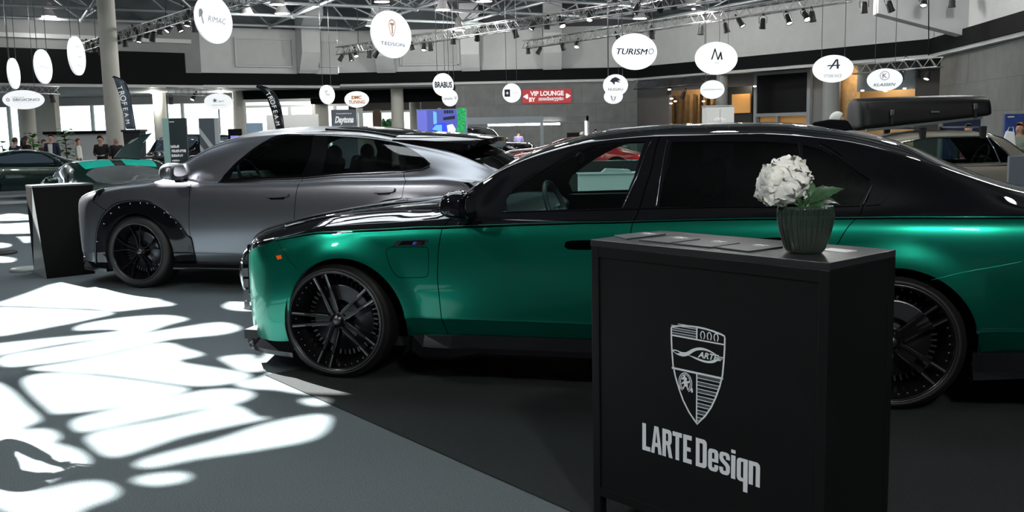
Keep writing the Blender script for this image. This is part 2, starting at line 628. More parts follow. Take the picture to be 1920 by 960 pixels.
def arch_poly(B, cx, cz, r, n=40, zb=None):
    pl = []
    for k in range(n + 1):
        a = math.pi * (1.12 - 1.24 * k / n)
        x, z = cx + r * math.cos(a), cz + r * math.sin(a)
        pl.append(B.at_xz(x, z))
    x0, x1 = pl[0][0], pl[-1][0]
    return [(x0 , -.01)] + pl + [(x1, -.01)]

def make_wheel(root, x, y, side, R, Rr, W, style, steer=0.0, brand=True, tyre_m=None):
    """a wheel whose outer face looks along side*y, at (x, y)"""
    e = side
    yo = y
    def T(p): return (x + p[0], yo + e * p[1], R + p[2])       # local: +y outward
    w = MB()
    prof = [(Rr, -.02), (Rr + .012, .004), (Rr + .03, .008), (R - .03, .0), (R - .010, -.012), (R, -.035), (R, -W + .03), (R - .015, -W + .005), (Rr, -W)]
    prof = [(a, yo + e * b) for a, b in prof]
    w.lathe(prof, (x, 0, R), 'y', 64)
    tyre = w.build('tyre', rubber if tyre_m is None else tyre_m, root)
    rim = MB()
    rim.lathe([(a, yo + e * b) for a, b in [(Rr + .010, -.004), (Rr + .004, .006), (Rr - .004, .004), (Rr - .010, -.012), (Rr - .018, -.05), (Rr - .05, -.12), (Rr - .06, -W)]], (x, 0, R), 'y', 64)
    ro = rim.build('rim', rim_black, tyre.parent)
    lip = MB(); lip.lathe([(a, yo + e * b) for a, b in [(Rr + .012, .004), (Rr + .010, .010), (Rr + .004, .010), (Rr + .002, .003)]], (x, 0, R), 'y', 64)
    lip.build('rim_lip', dark_steel, ro)
    d = MB(); d.lathe([(a, yo + e * b) for a, b in [(.05, -.13), (Rr * .68, -.13), (Rr * .68, -.15), (.05, -.15)]], (x, 0, R), 'y', 48)
    for k in range(44):
        a = 2 * math.pi * k / 44
        c = (x + Rr * .72 * math.cos(a), yo - e * .135, R + Rr * .72 * math.sin(a))
        Mx = Matrix.Rotation(-a, 3, 'Y')
        d.box(c, (.03, .012, .010), M=Mx)
    d.build('brake_disc', dark_steel, root)
    cal = MB()
    poly = [(Rr * .40 * math.cos(a), Rr * .40 * math.sin(a)) for a in [math.radians(30 + 10 * i) for i in range(9)]] + [(Rr * .72 * math.cos(a), Rr * .72 * math.sin(a)) for a in [math.radians(110 - 10 * i) for i in range(9)]]
    cal.prism(poly, lambda u, v, t: (x + u, yo + e * t, R + v), -.125, -.075)
    cal.build('brake_caliper', dark_steel, root, bevel=.006)
    hub = MB(); hub.lathe([(a, yo + e * b) for a, b in [(0.0, -.030), (.032, -.030), (.034, -.036), (.055, -.042), (.062, -.06), (.065, -.13)]], (x, 0, R), 'y', 32)
    hub.build('wheel_hub', rim_black, ro)
    cap = MB(); cap.lathe([(a, yo + e * b) for a, b in [(0.0, -.026), (.026, -.027), (.030, -.034)]], (x, 0, R), 'y', 24)
    cap.build('centre_cap', dark_steel, ro)
    def spoke(ang):
        sp = MB(); edge = MB()
        ca, sa = math.cos(ang), math.sin(ang)
        def Q(r, t, h): return (x + r * ca - t * sa, yo + e * h, R + r * sa + t * ca)
        if style == 'twin':
            for q in (-1, 1):
                r0, r1, r2 = .03, Rr * .66, Rr - .008
                o0, o1, o2 = .018 * q, .033 * q, .040 * q
                hw = .0085
                for (ra, ta, ha), (rb, tb, hb) in (((r0, o0, -.040), (r1, o1, -.022)), ((r1, o1, -.022), (r2, o2, -.006))):
                    vs = [Q(ra, ta - hw, ha), Q(ra, ta + hw, ha), Q(rb, tb + hw, hb), Q(rb, tb - hw, hb),
                          Q(ra, ta - hw - .004, ha - .05), Q(ra, ta + hw + .004, ha - .05), Q(rb, tb + hw + .004, hb - .05), Q(rb, tb - hw - .004, hb - .05)]
                    sp.add(vs, [(0, 1, 2, 3), (4, 7, 6, 5), (0, 4, 5, 1), (1, 5, 6, 2), (2, 6, 7, 3), (3, 7, 4, 0)])
                # polished outer third
                ra, rb = Rr * .70, Rr - .012
                ta, tb = lerp(o1, o2, .1), o2 * .99
                ha, hb = -.0195, -.0045
                ta += q * .004; tb += q * .004
                vs = [Q(ra, ta - .0035, ha), Q(ra, ta + .0035, ha), Q(rb, tb + .0045, hb), Q(rb, tb - .0045, hb),
                      Q(ra, ta - .0035, ha - .004), Q(ra, ta + .0035, ha - .004), Q(rb, tb + .0045, hb - .004), Q(rb, tb - .0045, hb - .004)]
                edge.add(vs, [(0, 1, 2, 3), (4, 7, 6, 5), (0, 4, 5, 1), (1, 5, 6, 2), (2, 6, 7, 3), (3, 7, 4, 0)])
                ra, rb = Rr * .2, Rr * .55
                ta, tb = q * .031, q * .038
                vs = [Q(ra, ta - .0015, -.034), Q(ra, ta + .0015, -.034), Q(rb, tb + .0015, -.027), Q(rb, tb - .0015, -.027),
                      Q(ra, ta - .0015, -.038), Q(ra, ta + .0015, -.038), Q(rb, tb + .0015, -.031), Q(rb, tb - .0015, -.031)]
                edge.add(vs, [(0, 1, 2, 3), (4, 7, 6, 5), (0, 4, 5, 1), (1, 5, 6, 2), (2, 6, 7, 3), (3, 7, 4, 0)])
            # web between the twins near the hub
            sp.add([Q(.03, -.02, -.05), Q(.03, .02, -.05), Q(Rr * .5, .03, -.045), Q(Rr * .5, -.03, -.045)], [(0, 1, 2, 3)])
        else:
            for q in (-1, 1):
                pts = [(.03, .012 * q), (Rr * .35, .016 * q), (Rr * .62, .030 * q + .008), (Rr - .006, .075 * q + .015)]
                hs = [-.036, -.03, -.02, -.008]; hw = [.014, .011, .009, .010]
                for i in range(3):
                    (ra, ta), (rb, tb) = pts[i], pts[i + 1]
                    vs = [Q(ra, ta - hw[i] * .6, hs[i]), Q(ra, ta + hw[i] * .6, hs[i]), Q(rb, tb + hw[i + 1] * .6, hs[i + 1]), Q(rb, tb - hw[i + 1] * .6, hs[i + 1]),
                          Q(ra, ta - hw[i], hs[i] - .04), Q(ra, ta + hw[i], hs[i] - .04), Q(rb, tb + hw[i + 1], hs[i + 1] - .04), Q(rb, tb - hw[i + 1], hs[i + 1] - .04)]
                    sp.add(vs, [(0, 1, 2, 3), (4, 7, 6, 5), (0, 4, 5, 1), (1, 5, 6, 2), (2, 6, 7, 3), (3, 7, 4, 0)])
        o = sp.build('spoke', rim_black, ro)
        if edge.v: edge.build('milled_edge', rim_edge, ro)
    off = math.radians(180 if style == 'twin' else 90)
    for k in range(5): spoke(off + k * 2 * math.pi / 5)
    bolts = MB()
    for k in range(5):
        a = off + (k + .5) * 2 * math.pi / 5
        bolts.lathe([(0, yo - e * .040), (.008, yo - e * .040), (.009, yo - e * .06)], (x + .046 * math.cos(a), 0, R + .046 * math.sin(a)), 'y', 8)
    bolts.build('wheel_bolt', dark_steel, ro)
    if style == 'twin':
        rv = MB()
        for k in range(40):
            a = 2 * math.pi * k / 40
            rv.ball((x + (Rr - .022) * math.cos(a), yo - e * .035, R + (Rr - .022) * math.sin(a)), .0045, 4)
        rv.build('rivet_ring', steel, ro)

def arch_liner(B, cx, cz, r, parent, y0=.95, y1=.52):
    for e in (-1, 1):
        MB().lathe([(r + .012, e * y0), (r + .012, e * y1), (.0, e * y1)], (cx, 0, cz), 'y', 40, a0=-.45, a1=math.pi + .45).build('wheel_arch_liner', matt_black, parent)

def seat(parent, x, y, m, h=.62, zs=.42, w=.5):
    mb = MB()
    mb.box((x, y, zs), (.5, w, .14)); mb.box((x + .30, y, zs + h / 2), (.14, w * .92, h), M=Matrix.Rotation(.28, 3, 'Y'))
    return mb, mb.build('seat', m, parent, bevel=.05)
def headrest(parent, x, y, z, m):
    return MB().ball((x, y, z), (.06, .13, .09), 8).build('headrest', m, parent)
def steering_wheel(parent, c, m, R=.185, tilt=.45):
    mb = MB(); rx = Matrix.Rotation(-tilt, 3, 'Y')
    def q(a, r, h=0): v = rx @ Vector((h, r * math.cos(a), r * math.sin(a))); return (c[0] + v.x, c[1] + v.y, c[2] + v.z)
    mb.tube([q(2 * math.pi * k / 32, R) for k in range(32)], .017, 8, closed=True)
    for a in (0, math.pi, -math.pi / 2): mb.tube([q(a, .03), q(a, R)], .014, 6)
    mb.tube([q(0, 0, -.18), q(0, 0, .0)], [.03, .05], 10)
    return mb.build('steering_wheel', m, parent)
def mirror(parent, c, m, e=-1, sc=1.0):
    """door mirror at c, sticking out towards e*y"""
    mb = MB()
    pr = [(-.10, .0), (-.085, .055), (-.03, .085), (.035, .08), (.055, .05), (.055, -.045), (.03, -.065), (-.05, -.055), (-.09, -.03)]
    pr = [(a * sc, b * sc) for a, b in pr]
    pr = spline(pr, 3, True)
    n = len(pr)
    V = []
    for t, s_ in ((0, .55), (.02, .85), (.07, 1.0), (.15, 1.0), (.20, .86), (.225, .55)):
        for a, b in pr: V.append((c[0] + a * s_, c[1] + e * t * sc, c[2] + b * s_))
    F = [(k * n + i, k * n + (i + 1) % n, (k + 1) * n + (i + 1) % n, (k + 1) * n + i) for k in range(5) for i in range(n)]
    F += [tuple(range(n)), tuple(range(5 * n, 6 * n))]
    mb.add(V, F, True)
    o = mb.build('door_mirror', m, parent)
    st = MB(); st.prism([(-.05, -.02), (.04, -.02), (.03, -.09), (-.03, -.09)], lambda u, v, t: (c[0] + u, c[1] + t, c[2] + v - .01), e * .08, -e * .06)
    st.build('mirror_stalk', gloss_black, o, bevel=.01)
    gl = MB(); gl.prism([(p[0] * .8, p[1] * .8) for p in spline([(-.1, -.04), (-.09, .05), (.08, .05), (.09, -.04)], 4, True)], lambda u, v, t: (c[0] + t, c[1] + e * (.11 + u) * sc, c[2] + (v + .01) * sc), .056 * sc, .058 * sc)
    gl.build('mirror_glass', chrome, o)
    return o
# ------------------------------------------------------------------ the hall
def carpet_mat(name, col, s):
    m = mat(name, col, 0.95, noise=.35, nscale=s, bump=.6, spec=.15)
    return m
carpet = carpet_mat('grey_carpet', (.105, .128, .138), 160)
mat_dark = carpet_mat('dark_grey_carpet', (.021, .024, .025), 200)
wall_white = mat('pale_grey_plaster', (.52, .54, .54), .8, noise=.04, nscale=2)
wall_panel = mat('pale_wall_panel', (.45, .475, .47), .7, noise=.03, nscale=3)
band_black = mat('black_fascia', (.005, .0055, .006), .7, spec=.08)
trim_pale = mat('pale_metal_trim', (.45, .47, .47), .4)
column_m = mat('beige_column_plaster', (.50, .50, .45), .8, noise=.04, nscale=3)
soffit_m = mat('grey_soffit', (.26, .27, .27), .7, noise=.06, nscale=1.5)
deck_m = mat('dark_roof_deck', (.07, .082, .088), .7, noise=.15, nscale=1)
steel_m = mat('painted_roof_steel', (.36, .40, .42), .4, .3)
alu = mat('truss_aluminium', (.72, .73, .73), .3, .85)
taupe = mat('taupe_wall', (.30, .27, .255), .8, noise=.05, nscale=2)
oak = mat('warm_timber', (.42, .26, .11), .5, noise=.2, nscale=6)
office_dark = mat('dark_glass_office', (.03, .035, .037), .5)

def stone_mat():
    m = bpy.data.materials.new('grey_stone_tiles'); m.use_nodes = True
    nt = m.node_tree; b = nt.nodes['Principled BSDF']
    tc = nt.nodes.new('ShaderNodeTexCoord'); br = nt.nodes.new('ShaderNodeTexBrick'); nz = nt.nodes.new('ShaderNodeTexNoise')
    mp = nt.nodes.new('ShaderNodeMapping'); mp.inputs['Rotation'].default_value = (math.radians(90), 0, 0)
    br.inputs['Color1'].default_value = (.14, .15, .148, 1); br.inputs['Color2'].default_value = (.115, .125, .122, 1)
    br.inputs['Mortar'].default_value = (.085, .09, .09, 1)
    br.inputs['Scale'].default_value = 1.0; br.inputs['Mortar Size'].default_value = .012
    br.inputs['Brick Width'].default_value = 1.35; br.inputs['Row Height'].default_value = .9
    nz.inputs['Scale'].default_value = 2.2; nz.inputs['Detail'].default_value = 8
    nt.links.new(tc.outputs['Object'], mp.inputs['Vector']); nt.links.new(mp.outputs['Vector'], br.inputs['Vector'])
    nt.links.new(tc.outputs['Object'], nz.inputs['Vector'])
    mx = nt.nodes.new('ShaderNodeMix'); mx.data_type = 'RGBA'; mx.blend_type = 'OVERLAY'; mx.inputs['Factor'].default_value = .35
    nt.links.new(br.outputs['Color'], mx.inputs[6]); nt.links.new(nz.outputs['Fac'], mx.inputs[7]); nt.links.new(mx.outputs[2], b.inputs['Base Color'])
    b.inputs['Roughness'].default_value = .55
    return m
stone = stone_mat()

def struct(name, mb, m, bevel=0, parent=None):
    o = mb.build(name, m, parent, bevel)
    if parent is None: o['kind'] = 'structure'
    return o
def AX(px, Y): return at(px, 250, Y).x
def slab(mb, a, b, z0, z1, th, back=0.0):
    """upright wall piece from plan point a to b, the room on its -normal side"""
    a = Vector((a[0], a[1])); b = Vector((b[0], b[1])); d = (b - a).normalized(); n = Vector((-d.y, d.x))
    p = [a + n * back, b + n * back, b + n * (back + th), a + n * (back + th)]
    vs = [(q.x, q.y, z) for z in (z0, z1) for q in p]
    return mb.add(vs, [(3, 2, 1, 0), (4, 5, 6, 7), (0, 1, 5, 4), (1, 2, 6, 5), (2, 3, 7, 6), (3, 0, 4, 7)])

struct('floor', MB().box((-4, 27, -.10), (86, 74, .20)), carpet)
# dark mat under the saloon and the counter
d0 = Vector((.617, -.787)); n0 = Vector((.787, .617)); p0 = Vector((-1.121, 5.373))
q = [p0 - d0 * .75, p0 + d0 * 7.5, p0 + d0 * 7.5 + n0 * 9, p0 - d0 * .75 + n0 * 9]
mm = MB(); mm.prism([(a.x, a.y) for a in q], lambda u, v, t: (u, v, t), .0005, .006)
o = mm.build('display_mat', mat_dark); tag(o, 'dark grey carpet mat laid under the green saloon and the black counter', 'mat')

PL = [(AX(-120, 36), 36.0), (AX(385, 42), 42.0), (AX(640, 45), 45.0), (AX(1195, 45), 45.0), (AX(1742, 33), 33.0), (AX(2060, 21), 21.0)]
names = ['left', 'left_far', 'back', 'right_far', 'right']
for i, nm in enumerate(names):
    a, b = PL[i], PL[i + 1]
    zb = [3.72, 3.74, 3.80, 3.80, 3.80][i]; zt = zb + .50
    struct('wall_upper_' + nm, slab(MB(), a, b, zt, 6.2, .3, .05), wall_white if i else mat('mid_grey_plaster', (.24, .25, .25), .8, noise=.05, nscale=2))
    struct('wall_top_' + nm, slab(MB(), a, b, 6.2, 8.0, .3, .02), deck_m)
    struct('trim_%d' % (i + 1), slab(MB(), a, b, zb, zt, .35, -.12), band_black)
    struct('trim_%d' % (i + 11), slab(MB(), a, b, zb - .12, zb, .25, -.05), trim_pale)
struct('wall_back', slab(MB(), (AX(864, 45), 45.0), PL[3], 0, 3.7, .3, .05), stone)
struct('wall_right', slab(MB(), (AX(1757, 33), 33.0), PL[5], 0, 3.7, .3, .02), stone)
# closing walls round the part of the hall beyond the frame
struct('wall_front', MB().box((-4, -9.2, 4.6), (60, .3, 9.2)), mat('dark_rear_wall', (.05, .055, .06), .8, noise=.1, nscale=1))
struct('wall_side', MB().box((24.2, 6, 4.6), (.3, 32, 9.2)), mat('dark_rear_wall', (.05, .055, .06)))
struct('wall_side_left', MB().box((-29.5, 12, 4.6), (.3, 46, 9.2)), mat('dark_rear_wall', (.05, .055, .06)))
struct('wall_return', slab(MB(), PL[5], (24.2, 19), 0, 9.2, .3), mat('dark_rear_wall', (.05, .055, .06)))

# wall panels with frames and haunches under the roof, upper back wall
def wall_point(px, z, off=0.0):
    """point of the perimeter wall plane seen in pixel column px at height z"""
    for i in range(5):
        a, b = Vector(PL[i]), Vector(PL[i + 1])
        d = ray(px, 200); dx = Vector((d.x, d.y)).normalized()
        e = b - a; den = dx.x * e.y - dx.y * e.x
        if abs(den) < 1e-9: continue
        t = (a.x * e.y - a.y * e.x) / den; s = (a.x * dx.y - a.y * dx.x) / den
        if -.001 <= s <= 1.001 and t > 0:
            n = Vector((-e.y, e.x)).normalized(); p = a + e * s - n * off
            return Vector((p.x, p.y, z)), e.normalized(), n
    return Vector((0, 45, z)), Vector((1, 0)), Vector((0, 1))
for px0, px1, z0, z1 in ((447, 553, 4.55, 5.75), (603, 706, 4.6, 5.7), (755, 862, 4.6, 5.7)):
    p, e, n = wall_point(px0, z0, .0); p2, _, _ = wall_point(px1, z0, .0)
    w = (p2 - p).length; h = z1 - z0
    t = thing('wall_panel', {447: 'recessed pale wall panel left of the large grey haunch', 603: 'recessed pale wall panel behind the spotlights of the long truss', 755: 'recessed pale wall panel right of the round white sign with orange emblem'}[px0], 'wall panel', p, math.atan2(e.y, e.x), 'framed panels on the upper back wall')
    MB().box((w / 2, .02, h / 2), (w - .1, .04, h - .1)).build('panel', wall_panel, t)
    f = MB(); 
    f.box((w / 2, -.02, 0), (w, .10, .07)); f.box((w / 2, -.02, h), (w, .10, .07)); f.box((0, -.02, h / 2), (.07, .10, h + .07)); f.box((w, -.02, h / 2), (.07, .10, h + .07))
    f.build('panel_frame', trim_pale, t)
for px, sc_, lb in ((577, 1.0, 'pale concrete haunch left of the spotlights on the long truss'), (728, .8, 'pale concrete haunch behind the round sign with orange emblem'), (885, .8, 'pale concrete haunch above the pixelated blue screen'), (1036, .8, 'pale concrete haunch above the red lounge sign'), ):
    p, e, n = wall_point(px, 4.25)
    t = thing('wall_haunch', lb, 'haunch', p, math.atan2(e.y, e.x), 'concrete haunches of the back wall')
    pr = [(0.02, 0), (-.30, 0), (-.45, .15), (-.9, .9 * sc_), (-.9, 2.0 * sc_), (-1.5, 2.4 * sc_), (-1.5, 2.9), (0.02, 2.9)]
    MB().prism(pr, lambda u, v, w: (w, u, v), -.42, .42).build('haunch', wall_white, t, bevel=.01)
p, e, n = wall_point(1800, 4.3)
t = thing('wall_beam', 'deep pale grey beam jutting from the wall above the roof box', 'beam', p, math.atan2(e.y, e.x))
MB().prism([(0.1, -.25), (-2.6, .55), (-2.6, 4.4), (0.1, 4.4)], lambda u, v, w: (w, u, v), -.30, .30).build('beam', wall_white, t, bevel=.01)

# soffit and glazing under the gallery, left and centre
sf = MB()
sf.prism([(AX(-160, 35), 36.1), (AX(385, 42), 42.1), (AX(640, 45), 45.1), (AX(866, 45), 45.1), (AX(866, 45), 62), (-42, 62), (-42, 40)], lambda u, v, t: (u, v, t), 3.62, 3.70)
struct('ceiling_gallery', sf, soffit_m)
# glazed outer wall: openings between pale frames, daylight beyond
frame_w = mat('white_window_frame', (.62, .64, .62), .5)
gz = 50.0
def glazing(idx, x0, x1, Y, z0, z1, nm):
    o = MB().box(((x0 + x1) / 2, Y, (z0 + z1) / 2), (x1 - x0, .02, z1 - z0)).build('window_%d' % idx, glass('window_glass', (.97, 1, .99)))
    o['kind'] = 'structure'
    fb = MB(); fb.box(((x0 + x1) / 2, Y, z1), (x1 - x0 + .1, .14, .12)); fb.box(((x0 + x1) / 2, Y, z0), (x1 - x0 + .1, .14, .12))
    for x in nm: fb.box((x, Y, (z0 + z1) / 2), (.14, .16, z1 - z0))
    fb.build('window_frame', frame_w, o)
pxs = [(-150, -40, [-95]), (-22, 112, [20]), (112, 205, [176]), (234, 292, []), (316, 440, [345]), (462, 588, [545]), (590, 660, [630])]
for i, (a, b, ms) in enumerate(pxs):
    glazing(i + 1, AX(a, gz), AX(b, gz), gz, 0.0, 3.28 if i < 5 else 3.0, [AX(m, gz) for m in ms])
wl = MB()
wl.box(((AX(-200, gz) + AX(866, gz)) / 2, gz + .05, 3.55), (AX(866, gz) - AX(-200, gz), .3, .62))
struct('wall_window_head', wl, soffit_m)
for a, b, nm in ((-40, -22, 'one'), (205, 234, 'two'), (292, 316, 'three'), (440, 462, 'four'), (588, 592, 'five')):
    struct('wall_pier_' + nm, MB().box(((AX(a, gz) + AX(b, gz)) / 2, gz + .05, 1.65), (AX(b, gz) - AX(a, gz), .3, 3.3)), column_m)
# centre: deeper foyer with smaller windows
struct('wall_foyer', MB().box(((AX(655, 56) + AX(880, 56)) / 2, 56.2, 3.2), (AX(880, 56) - AX(655, 56), .3, 1.0)), mat('dark_foyer', (.05, .05, .05), .7))
for i, (a, b) in enumerate(((655, 700), (716, 735), (757, 770), (792, 822), (828, 864))):
    glazing(i + 20, AX(a, 56), AX(b, 56), 56.0, 1.6 if i < 4 else 1.0, 2.75, [])
struct('wall_foyer_low', MB().box(((AX(655, 56) + AX(880, 56)) / 2, 56.2, .8), (AX(880, 56) - AX(655, 56), .3, 1.6)), mat('beige_low_wall', (.42, .40, .34), .8))
for i, (a, b) in enumerate(((700, 716), (735, 757), (770, 792), (822, 828), (864, 880))):
    struct('wall_foyer_pier_' + 'abcde'[i], MB().box(((AX(a, 56) + AX(b, 56)) / 2, 56.1, 2.2), (AX(b, 56) - AX(a, 56), .3, 1.4)), mat('brown_pier', (.13, .09, .06), .7) if i in (0, 2) else column_m)
struct('wall_foyer_side', slab(MB(), (AX(864, 45), 45), (AX(864, 45) + .3, 62), 0, 3.7, .2), stone)
# outside: pale terrace wall and clipped greenery, seen through the windows
ext = mat('sunlit_render', (.80, .80, .76), .8, noise=.05, nscale=2)
o = thing('clipped_hedge', 'clipped green hedge seen through the small window between the brown piers', 'hedge', (AX(725, 60), 60, 0))
rnd = random.Random(3)
hb = MB()
for k in range(140):
    c = Vector((rnd.uniform(-.30, .30), rnd.uniform(-.3, .3), rnd.uniform(.05, 2.3))); 
    a = Vector((rnd.uniform(-1, 1), rnd.uniform(-1, 1), rnd.uniform(-1, 1))).normalized() * .22; b = a.orthogonal().normalized() * .16
    hb.add([c - a, c - b, c + a, c + b], [(0, 1, 2, 3)])
hb.build('foliage', mat('leaf_green', (.06, .22, .05), .5, noise=.3, nscale=3), o)

# columns
def column(px, Y, r, z1, lb, m=column_m, z0=0.0, cap=False):
    c = thing('column', lb, 'column', (AX(px, Y), Y, 0))
    MB().lathe([(r, z0), (r, z1)], n=28).build('shaft', m, c)
    MB().lathe([(r + .03, 0), (r + .03, .12), (r, .14)], n=28).build('plinth', m, c)
    if cap: MB().lathe([(r + .02, z1 - .5), (r + .16, z1 - .1), (r + .16, z1)], n=28).build('capital', m, c)
    return c
column(216, 31.5, .27, 7.4, 'tall beige column rising to the roof behind the left feather flag')
column(53, 44, .36, 3.64, 'beige column under the gallery behind the oval sign at the far left')
column(303, 46, .30, 3.64, 'beige column between bright windows right of the left feather flag')
column(451, 46, .28, 3.64, 'beige column beside the small black screen panel')
column(604, 48, .36, 3.64, 'beige column behind the dark grey sign with white script')
column(747, 46.5, .30, 3.64, 'beige column left of the blue screen, in front of the brown piers')
column(780, 50, .30, 3.64, 'beige column right of the brown piers, just left of the blue screen')
column(1353, 41.2, .24, 3.75, 'slim grey column behind the pale oval sign and the white cabinet', mat('grey_column', (.30, .31, .30), .7))
column(1556, 37.0, .30, 3.75, 'grey column behind the oval sign with slanted A emblem', mat('grey_column', (.30, .31, .30), .7))
# pilaster between windows on the left
struct('wall_pilaster', MB().box(((AX(66, 45.5) + AX(111, 45.5)) / 2, 45.5, 1.8), (AX(111, 45.5) - AX(66, 45.5), .5, 3.6)), column_m)
struct('trim_31', MB().box(((AX(82, 41) + AX(203, 41)) / 2, 41, 1.80), (AX(203, 41) - AX(82, 41), .2, .12)), band_black)
struct('wall_partition_low', MB().box(((AX(82, 41) + AX(203, 41)) / 2, 41.1, .88), (AX(203, 41) - AX(82, 41), .1, 1.75)), wall_white)
# ceiling beams in the foyer
struct('trim_32', MB().box(((AX(583, 47) + AX(880, 47)) / 2, 47.5, 3.30), (AX(880, 47) - AX(583, 47), .5, .62)), band_black)
struct('trim_33', MB().box(((AX(436, 43) + AX(583, 43)) / 2, 46, 3.42), (AX(583, 46) - AX(431, 46), .4, .40)), band_black)

# recessed shop front on the right: taupe wall, timber corridor, offices
a3, b3 = Vector(PL[3]), Vector(PL[4]); e3 = (b3 - a3).normalized(); n3 = Vector((-e3.y, e3.x)); L3 = (b3 - a3).length
RB = 2.2
def sfx(px, off=0.0):
    """distance along the recessed wall seen in pixel column px"""
    d = ray(px, 190); dx = Vector((d.x, d.y)).normalized(); a = a3 + n3 * (RB + off)
    den = dx.x * e3.y - dx.y * e3.x
    return (a.x * dx.y - a.y * dx.x) / den
def shop(mb, px0, px1, z0, z1, th=.2, off=0.0):
    s0, s1 = sfx(px0, off), sfx(px1, off); a = a3 + e3 * s0; b = a3 + e3 * s1
    return slab(mb, a, b, z0, z1, th, RB + off)
struct('wall_taupe', shop(MB(), 1180, 1254, 0, 3.8), taupe)
struct('wall_corridor', shop(MB(), 1254, 1345, 0, 3.8, .2, 2.2), oak)
for k in range(6):
    p = a3 + e3 * sfx(1262 + 13 * k, 1.9) + n3 * (RB + 1.9)
    o = MB().box((p.x, p.y, 1.6), (.10, .25, 3.0), math.atan2(e3.y, e3.x)).build('timber_fin', mat('dark_timber', (.16, .10, .045), .5, noise=.2, nscale=5))
    tag(o, 'dark vertical timber fin in the corridor behind the white cabinet, %s from left' % ['first', 'second', 'third', 'fourth', 'fifth', 'sixth'][k], 'timber fin', 'timber fins in the corridor')
struct('wall_shop_head', shop(MB(), 1254, 1420, 3.25, 3.8, .2), taupe)
struct('wall_shop_band', shop(MB(), 1520, 1570, 0, 3.8, .2), mat('shop_grey', (.22, .22, .22), .7))
struct('wall_orange', shop(MB(), 1570, 1606, 0, 3.8, .2, .3), oak)
struct('wall_office', shop(MB(), 1606, 1715, 0, 3.8, .2, 1.5), mat('glowing_office_wall', (.48, .31, .14), .7, emit=(1, .55, .2), es=.07))  # faint emission stands in for warm light on the office wall
struct('wall_office_glass', shop(MB(), 1606, 1715, 2.75, 3.8, .05, .0), mat('blue_grey_glass', (.12, .15, .17), .1))
struct('wall_office_end', shop(MB(), 1715, 1762, 0, 3.8, .2), mat('brown_black', (.035, .03, .027), .6))
struct('wall_shop_glass', shop(MB(), 1366, 1410, 0, 3.8, .2, 1.2), office_dark)
bk = a3 + n3 * 6.5; bk2 = bk + e3 * (L3 + 5)
struct('wall_shop_back', slab(MB(), bk - e3 * 5, bk2, 0, 4.2, .2), mat('brown_black', (.035, .03, .027)))
sl = MB(); sl.prism([tuple(a3 - e3 * 1), tuple(b3 + e3 * 1), tuple(b3 + e3 * 3 + n3 * 7), tuple(a3 - e3 * 1 + n3 * 7)], lambda u, v, t: (u, v, t), 3.84, 3.95)
struct('ceiling_shop', sl, mat('brown_black', (.035, .03, .027)))
mbw = MB(); shop(mbw, 1372, 1406, 2.1, 2.95, .05, .9)
tag(mbw.build('shop_display', mat('amber_display', (.6, .3, .08), .5, emit=(1, .5, .15), es=.25)), 'warm lit shop display window right of the slim grey column', 'display')
# framed black video wall over the doors
vp = a3 + e3 * sfx(1420) + n3 * RB; vw = sfx(1520) - sfx(1420)
t = thing('video_wall', 'large black video wall in a pale frame above the glass doors', 'screen', (vp.x, vp.y, 0), math.atan2(e3.y, e3.x))
MB().box((vw / 2, -.05, 2.85), (vw - .1, .1, 1.62)).build('screen', mat('black_screen', (.004, .004, .005), .5, spec=.15), t)
f = MB(); f.box((0, -.06, 1.9), (.16, .2, 3.8)); f.box((vw, -.06, 1.9), (.16, .2, 3.8)); f.box((vw / 2, -.06, 1.96), (vw, .2, .14)); f.box((vw / 2, -.06, 3.7), (vw, .2, .12))
f.box((vw * .42, -.06, .98), (.12, .18, 1.9)); f.build('frame', mat('grey_blue_frame', (.32, .35, .37), .4), t)
MB().box((vw / 2, .1, 1.0), (vw - .2, .05, 1.8)).build('door_glass', mat('warm_door_glass', (.40, .21, .05), .3, emit=(1, .45, .1), es=.12), t)
for k_, (px, py, Y) in enumerate(sorted(((1259, 185, 40), (1266, 190, 40.5), (1319, 190, 41), (1258, 194, 41), (1180 + 75, 168, 39), (1617, 170, 36), (1660, 171, 36), (1696, 166, 36), (1725, 165, 36), (1739, 161, 36), (1415, 162, 38)))):
    p = at(px, py, Y); s_ = MB().ball((p.x, p.y, p.z), (.07, .07, .03), 5).build('recessed_lamp', mat('warm_lamp', (1, .9, .7), .5, emit=(1, .85, .6), es=6.0))
    tag(s_, 'small warm lamp in the shop fronts, %s from the left' % 'first second third fourth fifth sixth seventh eighth ninth tenth eleventh'.split()[k_], 'lamp', 'small lamps in the shop fronts')

# ------------------------------------------------------------------ roof: deck, space frame, added sun opening
DECK = 7.6
